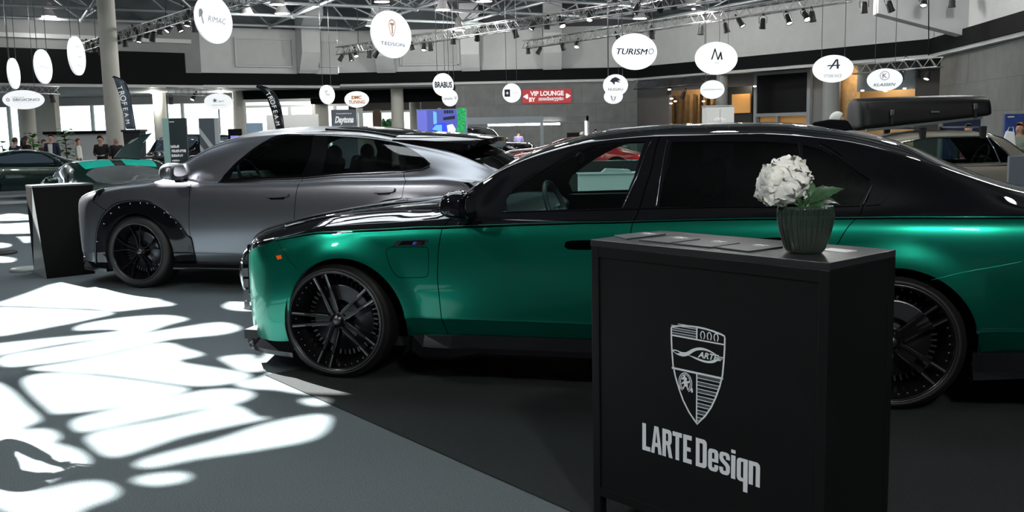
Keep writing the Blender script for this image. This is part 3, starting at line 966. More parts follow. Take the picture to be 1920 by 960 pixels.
# sun patch outlines on the floor, lifted into holes of the roof sheet
GL_Z = 8.6
def K(l): return [(x / 2.087, 500 + y / 2.087) for x, y in l]
sun_patches = [
 K([(0,140),(120,100),(235,62),(400,60),(470,50),(560,60),(600,120),(680,148),(600,158),(520,168),(440,175),(360,165),(200,160),(100,155),(-60,150)]),
 K([(-60,165),(200,165),(360,172),(440,183),(350,205),(200,235),(-60,270)]),
 K([(-60,312),(150,285),(330,268),(480,250),(400,245),(300,248),(330,225),(480,200),(640,190),(730,205),(650,228),(540,262),(250,300),(0,345),(-60,355)]),
 K([(0,365),(40,345),(200,318),(420,282),(560,262),(700,240),(860,218),(935,240),(880,262),(760,275),(660,285),(500,320),(300,362),(60,390),(10,382)]),
 K([(140,395),(300,370),(480,332),(640,298),(720,320),(790,345),(690,370),(860,400),(975,425),(900,455),(760,465),(600,445),(400,420),(160,405)]),
 K([(870,355),(980,345),(1000,370),(1060,330),(1020,310),(1130,300),(1080,370),(1050,400),(960,410),(900,380)]),
 K([(100,460),(130,425),(260,418),(480,440),(690,470),(725,485),(600,520),(420,555),(240,572),(200,560)]),
 K([(-40,460),(30,480),(90,540),(145,590),(120,615),(-40,655)]),
 K([(290,610),(340,585),(560,535),(800,485),(940,482),(985,505),(900,540),(760,560),(560,600),(360,640),(310,640)]),
 K([(350,665),(420,640),(640,600),(820,560),(920,545),(1000,590),(1050,590),(880,625),(700,665),(520,725),(430,740),(370,700)]),
 K([(540,775),(600,745),(850,680),(1050,615),(1240,580),(1285,600),(1225,670),(1000,715),(760,750),(600,782)]),
 K([(930,455),(1060,420),(1080,340),(1250,300),(1330,400),(1365,490),(1300,500),(1180,495),(1080,480),(980,475)]),
 K([(-60,668),(100,640),(190,640),(225,670),(200,690),(300,720),(340,770),(250,800),(150,850),(-60,870)]),
 K([(170,875),(300,848),(400,845),(450,875),(430,905),(330,940),(250,985),(120,985),(-60,900)]),
 K([(530,835),(600,815),(700,808),(735,820),(700,840),(600,852)]),
 K([(880,150),(960,120),(1060,120),(1040,168),(920,170)]),
 K([(1190,520),(1260,518),(1285,530),(1250,543),(1200,535)]),
 [(-20,404),(52,403),(54,455),(28,440),(-20,434)], [(-20,455),(15,457),(15,463),(-20,466)], [(-20,480),(25,484),(18,492),(-20,490)],
]
LZ = 7.0
def lift(px, py):
    p = onz(px, py); k = LZ / -SUN_DIR.z
    return (p.x - SUN_DIR.x * k, p.y - SUN_DIR.y * k)
def grow(pl, w):
    n = len(pl); ar = sum(pl[i][0] * pl[(i + 1) % n][1] - pl[(i + 1) % n][0] * pl[i][1] for i in range(n)); sg = -1 if ar > 0 else 1
    out = []
    for i in range(n):
        d = Vector((pl[(i + 1) % n][0] - pl[i - 1][0], pl[(i + 1) % n][1] - pl[i - 1][1]))
        if d.length < 1e-9: continue
        d.normalize(); out.append((pl[i][0] - d.y * w * sg, pl[i][1] + d.x * w * sg))
    return out
holes = [grow(spline([lift(*p) for p in pl], 3, True), .008) for pl in sun_patches]
def plate(x0, x1, y0, y1, z, holes, name, m):
    vs = [(x0, y0), (x1, y0), (x1, y1), (x0, y1)]; ed = [(0, 1), (1, 2), (2, 3), (3, 0)]
    for h in holes:
        o = len(vs); vs += h; ed += [(o + i, o + (i + 1) % len(h)) for i in range(len(h))]
    r = delaunay_2d_cdt([Vector(v) for v in vs], ed, [], 0, 1e-5)
    V = [(p.x, p.y, z) for p in r[0]]; F = []
    for t in r[2]:
        c = (sum(r[0][i].x for i in t) / 3, sum(r[0][i].y for i in t) / 3)
        if any(inside(c, h) for h in holes): continue
        F.append(tuple(t))
    o = MB().add(V, F).build(name, m); o['kind'] = 'structure'
    return o
hx = [p[0] for h in holes for p in h]; hy = [p[1] for h in holes for p in h]
RX0, RX1, RY0, RY1 = min(hx) - .5, max(hx) + .5, min(hy) - .5, max(hy) + .5
# added unseen sheet, its holes shaped to throw the sun patches on the floor
lf = plate(RX0, RX1, RY0, RY1, LZ, holes, 'ceiling_sun_mask', deck_m)
# roof deck around the added sun opening
dk = MB()
for (x0, x1, y0, y1) in ((-47, 39, RY1, 64), (-47, 39, -10, RY0), (-47, RX0, RY0, RY1), (RX1, 39, RY0, RY1)):
    dk.box(((x0 + x1) / 2, (y0 + y1) / 2, DECK + .1), (x1 - x0, y1 - y0, .2))
struct('ceiling_deck', dk, deck_m)
ws = MB()  # sides closing the gap round the added sun sheet
for (x, y, a, b) in ((RX0, (RY0 + RY1) / 2, .1, RY1 - RY0), (RX1, (RY0 + RY1) / 2, .1, RY1 - RY0), ((RX0 + RX1) / 2, RY0, RX1 - RX0, .1), ((RX0 + RX1) / 2, RY1, RX1 - RX0, .1)):
    ws.box((x, y, (DECK + LZ) / 2), (a, b, DECK - LZ))
struct('ceiling_mask_sides', ws, deck_m)

# space frame
sfm = MB(); a_ = math.radians(28); ux, uy = Vector((math.cos(a_), math.sin(a_))), Vector((-math.sin(a_), math.cos(a_)))
zb_, zt_, G = 6.05, 7.2, 3.6
def inhall(p):
    if not (20.5 < p.y < 47 and -27 < p.x < 26): return False
    for i in range(5):
        A, B_ = Vector(PL[i]), Vector(PL[i + 1]); e = (B_ - A).normalized(); n = Vector((-e.y, e.x))
        if (p - A).dot(n) > -.7: return False
    return True
nodes = {}
for i in range(-14, 20):
    for j in range(-14, 20):
        p = ux * (i * G) + uy * (j * G) + Vector((0, 30))
        nodes[(i, j)] = p if inhall(p) else None
def N3(p, z): return (p.x, p.y, z)
for (i, j), p in nodes.items():
    if p is None: continue
    for di, dj in ((1, 0), (0, 1)):
        q_ = nodes.get((i + di, j + dj))
        if q_ is not None: sfm.tube([N3(p, zb_), N3(q_, zb_)], .062, 6)
    t = p + (ux + uy) * G / 2
    if inhall(t):
        for di, dj in ((0, 0), (1, 0), (0, 1), (1, 1)):
            q_ = nodes.get((i + di, j + dj))
            if q_ is not None: sfm.tube([N3(q_, zb_), N3(t, zt_)], .035, 5)
        for d_ in (ux * G, uy * G):
            if inhall(t + d_): sfm.tube([N3(t, zt_), N3(t + d_, zt_)], .05, 6)
    sfm.ball(N3(p, zb_), .12, 5)
struct('ceiling_space_frame', sfm, steel_m)
bm_ = MB()
for k in range(12):
    y = 21 + k * 2.6
    bm_.box((-3, y, DECK - .25), (56, .18, .40))
struct('ceiling_beams', bm_, deck_m)
hz = MB()
for nm, z0, h in (('a', 7.1, .5),):
    pass
# flat black panel stands in for a dark wall recess, pale trim above
a, b = Vector(PL[0]), Vector(PL[1]); e_ = (b - a).normalized()
struct('wall_painted_recess', slab(MB(), a, a + e_ * ((b - a).length * .93), 4.1, 5.05, .1, -.10), band_black)
struct('trim_41', slab(MB(), a, a + e_ * ((b - a).length * .96), 5.45, 5.62, .1, -.12), trim_pale)

# ------------------------------------------------------------------ lamps
lampglow = mat('lamp_glow', (1, 1, 1), .5, emit=(1, .98, .94), es=26.0)
spotglow = mat('spot_glow', (1, 1, 1), .5, emit=(1, .97, .92), es=26.0)
def area_lamp(parent, loc, size, power, rot=(0, 0, 0), col=(1, .98, .95)):
    l = bpy.data.lights.new('lamp_light', 'AREA'); l.shape = 'DISK'; l.size = size; l.energy = power; l.color = col
    o = bpy.data.objects.new('lamp_light', l); C.objects.link(o); o.parent = parent; o.location = loc; o.rotation_euler = rot
    return o
def point_lamp(parent, loc, r, power, col=(1, .98, .95)):
    l = bpy.data.lights.new('lamp_light', 'POINT'); l.shadow_soft_size = r; l.energy = power; l.color = col
    o = bpy.data.objects.new('lamp_light', l); C.objects.link(o); o.parent = parent; o.location = loc
    return o
def high_bay(x, y, z, power, label, grp):
    t = thing('ceiling_lamp', label, 'ceiling lamp', (x, y, z), 0, grp)
    MB().lathe([(.04, .55), (.10, .5), (.14, .25), (.26, .02), (.27, 0), (.25, 0), (.12, .2), (0, .22)], n=20).build('lamp_housing', mat('lamp_grey', (.5, .5, .5), .4), t)
    MB().lathe([(0, .012), (.24, .012)], n=20).build('lamp_disc', lampglow, t)
    MB().tube([(0, 0, .5), (0, 0, DECK - z)], .012, 5).build('lamp_rod', steel_m, t)
    if power: point_lamp(t, (0, 0, -.25), .20, power)
    return t
HB = [(92,31,37,'over the flat oval sign at the far left'), (463,27,36,'right of the round sign with horse-like emblem'), (520,9,33,'above the left haunch at the top edge'), (716,4,33,'just above the round sign with orange emblem'),
      (830,19,34,'above the long bright truss'), (908,3,32,'at the top edge above the long bright truss'), (697,49,40,'beside the round sign with orange emblem, nearest the back wall'), (1300,9,31,'at the top edge right of the wide white sign')]
for px, py, Y, lb in HB:
    p = at(px, py, Y); high_bay(p.x, p.y, min(p.z, 6.6), 90, 'round ceiling lamp ' + lb, 'round lamps under the roof')
# lamps added for fill, wall brightness and paint highlights
ADDED_LAMPS = [(-4.5, 16.5, 6.8, 160), (3.5, 16.0, 6.8, 160), (11, 17, 6.8, 260), (10.5, 4.5, 6.8, 160), (1.6, -3.0, 5.9, 1100), (-7.0, .7, 5.2, 260), (6.5, 9.5, 6.8, 160), (5.5, -4.5, 6.4, 60), (-15, 22, 6.6, 300), (11.2, 24, 6.4, 520), (-20, 31, 5.8, 260), (0, 26, 6.2, 300), (-8, 35, 5.8, 420), (5, 37, 5.6, 420), (9.5, 30, 5.8, 420), (-2, 40, 5.6, 300), (-5.6, 3.4, 6.2, 420)]
for k, (x, y, z, pw) in enumerate(ADDED_LAMPS):
    high_bay(x, y, z, pw, 'round ceiling lamp hanging over the near part of the hall, above the photo', 'round lamps over the cars')

# glowing roof panels added out of view to brighten cars and floor
day = mat('added_roof_glow', (.8, .85, .9), .6, emit=(.90, .97, 1.0), es=5.0)
for i, (x0, x1, y0, y1) in enumerate(((-11.5, -5.8, 17.2, 21.6), (-12.8, -4.8, 22.2, 26.6), (-5.4, 0.6, 14.2, 16.4), (-5.4, 0.6, 17.6, 19.6), (1.6, 7.5, 13.0, 14.4), (-5.0, 1.6, 8.7, 11.2))):
    struct('window_%d' % (40 + i), MB().box(((x0 + x1) / 2, (y0 + y1) / 2, DECK - .06), (x1 - x0, y1 - y0, .06)), day)  # no real windows: added panels that only give light

# lamps added to brighten the gallery underside and the shop fronts
for x, y, z, pw, col, lb in ((AX(40, 43), 45.5, 3.3, 160, (1, .97, .9), 'under the gallery at far left'), (AX(270, 44), 45.5, 3.3, 160, (1, .97, .9), 'under the gallery by the left flag'), (AX(400, 45), 46.5, 3.3, 160, (1, .97, .9), 'under the gallery by the star emblem sign'),
        (AX(560, 47), 48.2, 3.2, 120, (1, .97, .9), 'under the gallery by the right flag'), (AX(700, 50), 51, 3.2, 90, (1, .95, .85), 'in the foyer behind the orange lettered oval'), (AX(820, 50), 52, 3.2, 90, (1, .95, .85), 'in the foyer behind the bold lettered round sign')):
    t = thing('recessed_lamp', 'added lamp ' + lb, 'lamp', (x, y, z + .28)); MB().lathe([(0, 0), (.14, 0), (.16, .03), (.16, .06)], n=16).build('lamp_ring', trim_pale, t); MB().lathe([(0, -.004), (.12, -.004)], n=16).build('lamp_disc', lampglow, t)
    point_lamp(t, (0, 0, -.25), .12, pw, col)
for px, rb, pw in ((1292, 3.4, 60), (1388, 2.9, 25), (1588, 2.0, 24), (1660, 2.9, 70)):  # added warm fill lamps inside the shops
    p = a3 + e3 * sfx(px, rb - RB) + n3 * rb
    t = thing('recessed_lamp', {1292: 'added warm lamp in the timber corridor', 1388: 'added warm lamp behind the slim grey column', 1588: 'added warm lamp before the orange wall panel', 1660: 'added warm lamp in the office behind the oval sign with K emblem'}[px], 'lamp', (p.x, p.y, 3.70)); MB().lathe([(0, 0), (.14, 0), (.16, .03), (.16, .06)], n=16).build('lamp_ring', trim_pale, t)
    point_lamp(t, (0, 0, -.4), .12, pw, (1, .82, .58))

# ------------------------------------------------------------------ trusses with spotlights
def truss(A, B_, label, w=.30, lum=None, m=alu, r=.022, grp=None, hang=True, dense=1.0):
    A, B_ = Vector(A), Vector(B_); t = thing('lighting_truss', label, 'truss', A, 0, grp)
    d = (B_ - A); L = d.length; d.normalize(); s = Vector((d.y, -d.x, 0)).normalized(); u = s.cross(d).normalized()
    if u.z < 0: u = -u
    h = w / 2
    cs = [s * h + u * h, s * -h + u * h, s * -h - u * h, s * h - u * h]
    for c in cs: MB().tube([c, c + d * L], r, 6).build('chord', m, t)
    n = max(2, int(L / (w * .8 / dense)))
    for k in range(4):
        a, b = cs[k], cs[(k + 1) % 4]
        pts = [(a if i % 2 == 0 else b) + d * (L * i / n) for i in range(n + 1)]
        MB().tube(pts, r * .55, 5).build('lacing', m, t)
    if hang:
        for f in (.08, .5, .92):
            p = d * (L * f) + u * h; MB().tube([p, (p.x, p.y, DECK - A.z)], .012, 4).build('hanger_rod', mat('black_hanger', (.015, .015, .015), .6), t)
    return (A, B_)
T1 = truss(at(160, 90, 36.4), at(560, -32, 22.5), 'lighting truss rising from lower left, crowded with spotlights, behind the upper left signs')
T2 = truss(at(636, 96, 40), at(1345, -10, 25.0), 'long bright aluminium truss crossing behind the round sign with orange emblem')
T3 = truss(at(985, 84, 40), at(1590, -8, 26.5), 'thinner lighting truss behind the wide white signs, starting above the lounge sign')
T4 = truss(at(-60, 164, 34), at(112, 170, 35), 'short truss under the gallery above the flat oval sign at far left', .26, hang=False)
T5 = truss(at(312, 171, 41), at(416, 174, 41.5), 'short truss above the oval sign with small star emblem', .3, hang=False)
T6 = truss(at(1192, 160, 41), at(1328, 149, 39), 'dark short truss under the fascia left of the pale oval sign', .34, hang=False, m=dark_steel)
T7 = truss(at(1596, 131, 34), at(1762, 116, 31), 'short truss under the fascia above the oval sign with K emblem', .30, hang=False)
def spot_proto():
    t = thing('stage_spotlight', 'proto', 'spotlight')
    MB().lathe([(.0, .20), (.08, .19), (.10, .12), (.11, -.10), (.125, -.18), (.125, -.20), (.11, -.20), (.10, -.15)], n=14).build('lamp_body', matt_black, t)
    MB().lathe([(0, -.165), (.105, -.165)], n=14).build('lens', spotglow, t)
    MB().tube([(.14, 0, 0), (.15, 0, .22), (.06, 0, .30), (-.06, 0, .30), (-.15, 0, .22), (-.14, 0, 0)], .012, 5).build('yoke', matt_black, t)
    MB().box((0, 0, .34), (.07, .05, .09)).build('clamp', matt_black, t)
    return t
sp0 = spot_proto(); first_spot = [True]
def place_spot(loc, lab, grp, tilt=0.0, yaw=0.0, sc=1.0):
    o = sp0 if first_spot[0] else copy_tree(sp0)
    first_spot[0] = False
    o.location = loc; o.rotation_euler = (tilt, 0, yaw); o.scale = (sc, sc, sc)
    tag(o, lab, 'spotlight', grp)
    return o
ORD = 'first second third fourth fifth sixth seventh eighth ninth tenth eleventh twelfth thirteenth fourteenth fifteenth sixteenth seventeenth eighteenth nineteenth twentieth'.split()
def Yon(T, px):
    A, B_ = T; d = ray(px, 0); dx = Vector((d.x, d.y)); e = Vector((B_.x - A.x, B_.y - A.y))
    s = (A.x * dx.y - A.y * dx.x) / (dx.x * e.y - dx.y * e.x)
    return A.y + e.y * s
rs = random.Random(5)
for T, lab, grp, pts in (
    (T1, 'black spotlight clamped to the crowded lighting truss at upper left', 'spotlights on the upper left truss', [(165,88),(177,90),(188,95),(193,84),(212,86),(222,73),(235,79),(243,68),(262,71),(258,60),(276,62),(287,68),(300,55),(318,52),(336,50),(352,40),(366,50),(380,30),(352,22),(372,12)]),
    (T2, 'black spotlight clamped to the long bright truss', 'spotlights on the long bright truss', [(640,108),(658,107),(667,100),(693,101),(706,101),(772,86),(795,88),(807,87),(850,74),(895,68),(966,62),(1000,48),(1026,45),(1053,43),(1106,30),(1194,17),(1237,12),(1262,8)]),
    (T3, 'black spotlight clamped to the thinner truss behind the wide signs', 'spotlights on the thinner truss', [(990,94),(1011,95),(1055,87),(1082,83),(1160,73),(1222,65),(1301,9),(1314,56),(1361,52),(1388,42),(1430,44),(1478,36),(1511,30),(1523,31)]),
    (T4, 'black spotlight hanging beside the pale pilaster at far left', 'spotlights under the gallery', [(98,184)]),
    (T5, 'spotlight glowing beside the oval sign with small star emblem', 'spotlights by the star emblem sign', [(321,189),(363,182)]),
    (T6, 'spotlight glowing under the dark short truss', 'spotlights under the dark truss', [(1255,170),(1281,178)]),
    (T7, 'spotlight under the short truss above the roof box', 'spotlights under the right short truss', [(1700,120),(1720,137),(1739,141),(1690,141)])):
    for k_, (px, py) in enumerate(sorted(pts)):
        Y = Yon(T, px); place_spot(at(px, py, Y), lab + ((', ' + ORD[k_] + ' from left') if len(pts) > 1 else ''), grp, rs.uniform(-.7, .7), rs.uniform(0, 6.28), .78)
p = []
for px, py, lb in ((1620,14,'wide floodlight lens facing down'), (1668,12,'narrow lit spotlight'), (1732,2,'floodlight beside the black cable'), (1785,3,'in front of the jutting beam')):
    place_spot(at(px, py, 29), 'spotlight near the upper right corner, ' + lb, 'spotlights near the upper right corner', rs.uniform(-.5, .5), rs.uniform(0, 6), .85)
T8 = truss(at(1560, -14, 24), at(1860, -16, 22), 'lighting truss above the upper right corner, just out of frame')
cb = MB().tube([at(1741, -60, 24), at(1741, 104, 24)], .015, 5).build('power_cable', matt_black); tag(cb, 'thin black cable hanging straight down in front of the right wall corner', 'cable')

# ------------------------------------------------------------------ hanging oval signs
sign_white = mat('backlit_sign_white', (.85, .87, .88), .5, emit=(.95, .98, 1), es=.62)
ink = {'navy': mat('navy_ink', (.012, .02, .05), .5), 'black': mat('black_ink', (.012, .013, .015), .5), 'grey': mat('grey_ink', (.30, .33, .35), .5), 'pale': mat('pale_grey_ink', (.50, .54, .56), .5),
       'orange': mat('orange_ink', (.85, .36, .02), .5), 'brown': mat('copper_ink', (.55, .30, .16), .5), 'blue': mat('blue_ink', (.05, .10, .25), .5), 'dorange': mat('dark_orange_ink', (.5, .2, .02), .5)}
def letters(txt, h, c=(0, 0), col='navy', shear=0, fat=0, sx=1.0, w=None):
    me = text_mesh(txt, 1.0, shear, fat, .0, 1.0)
    xs = [v.co.x for v in me.vertices]; ys = [v.co.y for v in me.vertices]
    k = h / .72; kx = k * sx
    if w: kx = w / (max(xs) - min(xs))
    mx = (max(xs) + min(xs)) / 2; my = (max(ys) + min(ys)) / 2
    return (me, Matrix.Translation((c[0], c[1], .004)) @ Matrix.Diagonal((kx, k, 1, 1)) @ Matrix.Translation((-mx, -my, 0)), ink[col])
def shape(loops, c=(0, 0), s=1.0, col='navy'):
    return (curve_mesh(loops, 0.0), Matrix.Translation((c[0], c[1], .0045)) @ Matrix.Scale(s, 4), ink[col])
def scrawl(w, h, c, col, n):
    """a line of print too small to read"""
    out = []; r = random.Random(n * 31 + int(w * 1000))
    lp = []
    for i in range(n):
        a = (i + .08) / n - .5; b = (i + .86) / n - .5
        for q in range(2):
            x0 = a + (b - a) * q * .6; x1 = x0 + (b - a) * .32
            y0 = -.5 if r.random() > .3 else -.1; y1 = .5 if r.random() > .3 else .1
            if y1 - y0 < .3: y0 = -.5
            lp.append([(x0 * w, y0 * h), (x1 * w, y0 * h), (x1 * w, y1 * h), (x0 * w, y1 * h)])
    return [shape(lp, c, 1.0, col)]
def ring(r, w, n=28, sx=1): return [[(r * sx * math.cos(2 * math.pi * k / n), r * math.sin(2 * math.pi * k / n)) for k in range(n)], [((r - w) * sx * math.cos(2 * math.pi * k / n), (r - w) * math.sin(2 * math.pi * k / n)) for k in range(n)]]
def hang_sign(cx, cy, w, h, Y, label, marks, wires=((-.25), (.25)), wire_px=None, pole=None, k=1.45, flat=False):
    P0 = at(cx, cy, Y); s = Y / FPX
    H_ = h * s; trueW = max(w, k * h) * s if not flat else w * s
    base = math.atan2(-P0.x, -P0.y)                    # facing the camera
    face = math.atan2(P0.x, P0.y)
    c_ = min(1.0, w * s / trueW); turn = math.acos(c_)
    rz = -face + turn
    t = thing('hanging_sign' if not pole else 'pole_sign', label, 'sign', P0, rz)
    # local: x to the right, y away, z up; front faces -y
    n = 48
    el = [(trueW / 2 * math.cos(2 * math.pi * i / n), H_ / 2 * math.sin(2 * math.pi * i / n)) for i in range(n)]
    MB().prism(el, lambda u, v, q: (u, q, v), -.015, .015).build('sign_disc', sign_white, t)
    if marks:
        me = merge_meshes(marks(trueW, H_), 'sign_marks')
        me.transform(Matrix(((1, 0, 0, 0), (0, 0, -1, -.0175), (0, 1, 0, 0), (0, 0, 0, 1))))
        o = link_mesh('sign_marks', me, t)
    if pole:
        MB().tube([(0, .02, -H_ / 2 + .05), (0, .02, -P0.z)], .03, 8).build('sign_pole', trim_pale, t)
    else:
        for f in (-.28, .28):
            x = trueW * f; z = H_ / 2 * math.sqrt(1 - (2 * f) ** 2)
            MB().tube([(x, 0, z), (x, 0, DECK - P0.z)], .006 if Y < 25 else .008, 4).build('wire', steel, t)
    return t
def m_flat(*a): return lambda W, H: list(a)
def mk_R(W, H):
    s = H
    lp = [[(-.5,-.1),(-.5,.35),(-.35,.5),(-.1,.5),(.05,.3),(-.1,.05),(.1,-.5),(-.05,-.5),(-.25,0),(-.4,-.1)]]
    return [shape(lp, (-W * .32, .02 * s), .30 * s, 'grey'), letters('RIMAC', H * .13, (W * .06, 0), 'grey', .25, w=W * .5)]
hang_sign(401, 37, 64, 86, 15.0, 'large round white sign turned left with grey lettering, at the top left of the lights', mk_R)
def mk_T(W, H):
    sh = [(0,.5),(.28,.38),(.34,.1),(.2,-.3),(0,-.5),(-.2,-.3),(-.34,.1),(-.28,.38)]
    inn = [(x * .84, y * .86) for x, y in sh]
    T = [(-.2,.28),(.2,.28),(.2,.18),(.06,.14),(.05,-.30),(0,-.36),(-.05,-.30),(-.06,.14),(-.2,.18)]
    return [shape([sh, inn], (0, H * .14), H * .38, 'brown'), shape([T], (0, H * .14), H * .38, 'brown'), letters('TEDSON', H * .075, (0, -H * .20), 'blue', 0, 0, w=W * .60)]
hang_sign(734, 65, 72, 85, 17.0, 'large round white sign with orange shield emblem over spaced lettering', mk_T)
hang_sign(1190, 97, 81, 66, 19.0, 'wide white oval sign with one line of bold slanted dark lettering', lambda W, H: [letters('TURISM', H * .17, (-W * .069, 0), 'navy', .25, 0, w=W * .70), letters('TURISM', H * .165, (-W * .062, 0), 'navy', .25, 0, w=W * .70), letters('O', H * .17, (W * .36, .01), 'grey', .25, .0, w=W * .12)])
def mk_M(W, H):
    lp = [[(-.5,-.35),(-.2,.5),(-.12,.5),(.1,-.2),(.3,.25),(.38,.25),(.5,-.35),(.36,-.35),(.32,-.02),(.14,-.38),(.06,-.38),(-.16,.3),(-.38,-.35)]]
    return [shape(lp, (0, H * .10), H * .40, 'black'), *scrawl(W * .14, H * .04, (0, -H * .13), 'pale', 4)]
hang_sign(1343, 109.5, 76, 59.5, 19.5, 'white oval sign with zigzag double-peak emblem and tiny lettering', mk_M)
def mk_A(W, H):
    lp = [[(-.55,-.05),(-.35,.02),(-.1,.02),(.22,.5),(.42,.5),(.46,0.02),(.6,.02),(.58,-.08),(.47,-.08),(.48,-.32),(.30,-.32),(.30,-.08),(.0,-.08),(-.2,-.34),(-.34,-.34),(-.14,-.08),(-.5,-.08)], [(.06,.02),(.3,.36),(.3,.02)]]
    return [shape(lp, (0, H * .13), H * .42, 'navy'), letters('STORE NICE', H * .12, (0, -H * .26), 'grey', 0, w=W * .44)]
hang_sign(1561.5, 129, 72, 50, 21.0, 'white oval sign with slanted A emblem above faint lettering', mk_A)
hang_sign(1658.5, 149.5, 62, 41, 23.0, 'white oval sign with circled K above slanted lettering', lambda W, H: [shape(ring(.5, .05), (0, H * .18), H * .40, 'navy'), letters('K', H * .22, (0, H * .18), 'navy'), letters('KLASSEN', H * .13, (0, -H * .22), 'navy', .3, .01, w=W * .62)])
hang_sign(144, 105, 27, 70, 14.0, 'narrow white sign seen nearly edge-on with three small grey words', lambda W, H: [*scrawl(W * .34, H * .06, (W * .05, H * .24), 'grey', 5), *scrawl(W * .24, H * .06, (W * .1, 0), 'grey', 4), *scrawl(W * .30, H * .06, (W * .08, -H * .24), 'grey', 5)])
hang_sign(81, 125, 28, 62, 15.5, 'narrow white oval sign with one faint line, second from the left edge', lambda W, H: [*scrawl(W * .75, H * .07, (0, 0), 'pale', 7)])
hang_sign(26, 138, 19, 56, 17.0, 'narrowest white oval sign hanging at the far left edge', lambda W, H: [*scrawl(W * .3, H * .03, (0, 0), 'pale', 5)])
hang_sign(44.5, 187, 70, 35, 29.0, 'flat grey-white oval sign with long grey lettering at the far left', lambda W, H: [shape(ring(.5, .2), (-W * .37, 0), H * .17, 'grey'), *scrawl(W * .3, H * .05, (-W * .13, H * .13), 'grey', 9), *scrawl(W * .5, H * .03, (0, -H * .13), 'pale', 14), letters('SBGIONO', H * .14, (W * .06, 0), 'grey', 0, .02, w=W * .64)], k=1)
def star(n=5):
    return [[((.5 if i % 2 == 0 else .2) * math.cos(math.pi / 2 + math.pi * i / n), (.5 if i % 2 == 0 else .2) * math.sin(math.pi / 2 + math.pi * i / n)) for i in range(2 * n)]]
hang_sign(409.5, 190, 50, 29, 32.0, 'pale oval sign with small star emblem on a thin pole', lambda W, H: [shape(star(), (-W * .12, H * .05), H * .36, 'grey'), *scrawl(W * .22, H * .12, (W * .10, 0), 'grey', 3), *scrawl(W * .46, H * .06, (0, -H * .24), 'pale', 10)], k=1, pole=True)
hang_sign(613.5, 177.5, 27, 35, 33.0, 'small round white sign with faint grey script, left of the orange lettered oval', lambda W, H: [*scrawl(W * .2, H * .14, (-W * .08, H * .16), 'grey', 2), *scrawl(W * .36, H * .12, (0, 0), 'grey', 4), *scrawl(W * .4, H * .04, (0, -H * .22), 'pale', 8)])
hang_sign(669, 186.5, 45, 30, 33.0, 'white oval sign with two rows of orange lettering', lambda W, H: [letters('DMC', H * .20, (0, H * .12), 'orange', .1, .03, w=W * .40), letters('TUNING', H * .20, (0, -H * .16), 'orange', .1, .03, w=W * .66), letters('DMC', H * .20, (-.01, H * .13), 'dorange', .1, .0, w=W * .40)], k=1, pole=True)
hang_sign(831, 159, 38, 42, 30.0, 'white round sign with bold dark blue capital lettering', lambda W, H: [letters('BRABUS', H * .25, (0, 0), 'navy', 0, .04, w=W * .84)], k=1)
hang_sign(843.5, 183.5, 29, 31, 31.0, 'small white round sign overlapping the bold lettered one above the blue screen', lambda W, H: [*scrawl(W * .55, H * .14, (-W * .1, -H * .05), 'grey', 8), shape([[(-.3,.5),(.1,-.5),(.3,-.5),(.5,.5),(.35,.5),(.2,-.3),(-.1,.5)]], (W * .32, 0), H * .2, 'grey')], k=1)
hang_sign(959.5, 174.5, 34, 35, 31.0, 'small white round sign with dark square emblem left of the red lounge sign', lambda W, H: [shape([[(-.4,-.5),(.4,-.5),(.4,.5),(-.4,.5)], [(-.22,0),(-.05,.08),(0,.28),(.06,.08),(.22,0),(.06,-.08),(0,-.28),(-.06,-.08)]], (-W * .25, 0), H * .38, 'navy'), *scrawl(W * .42, H * .06, (W * .2, .01), 'pale', 7)], k=1)
def mk_N(W, H):
    lp = [[(-.5,.05),(-.3,.3),(0,.42),(.25,.3),(.5,.1),(.2,.12),(.45,-.1),(.15,-.02),(-.05,.0),(-.1,-.3),(-.28,-.05)]]
    return [shape(lp, (0, H * .16), H * .52, 'navy'), letters('NUGAU', H * .13, (0, -H * .18), 'navy', 0, .0, w=W * .60)]
hang_sign(1154, 160, 46, 40, 27.0, 'white oval sign with dark wing emblem over spaced lettering', mk_N, k=1)
def mk_W(W, H):
    lp = [[(-.5,.45),(-.3,.4),(-.15,-.3),(0,-.5),(.15,-.3),(.3,.4),(.5,.45),(.3,-.35),(.1,-.55),(-.1,-.55),(-.3,-.35)]]
    return [shape(lp, (0, -H * .05), H * .42, 'grey'), letters('7', H * .16, (0, 0), 'blue'), *scrawl(W * .36, H * .05, (0, -H * .36), 'pale', 6)]
hang_sign(1150, 181, 35, 27, 30.0, 'small pale oval sign with laurel-like emblem partly behind the wing emblem sign', mk_W, k=1)
hang_sign(1335.5, 168, 44, 34, 27.0, 'pale oval sign with one thin line of lettering in front of the grey column', lambda W, H: [letters('VENTURI', H * .09, (-W * .16, 0), 'grey', .1, .0, w=W * .50), *scrawl(W * .30, H * .07, (W * .27, 0), 'pale', 6)], k=1)

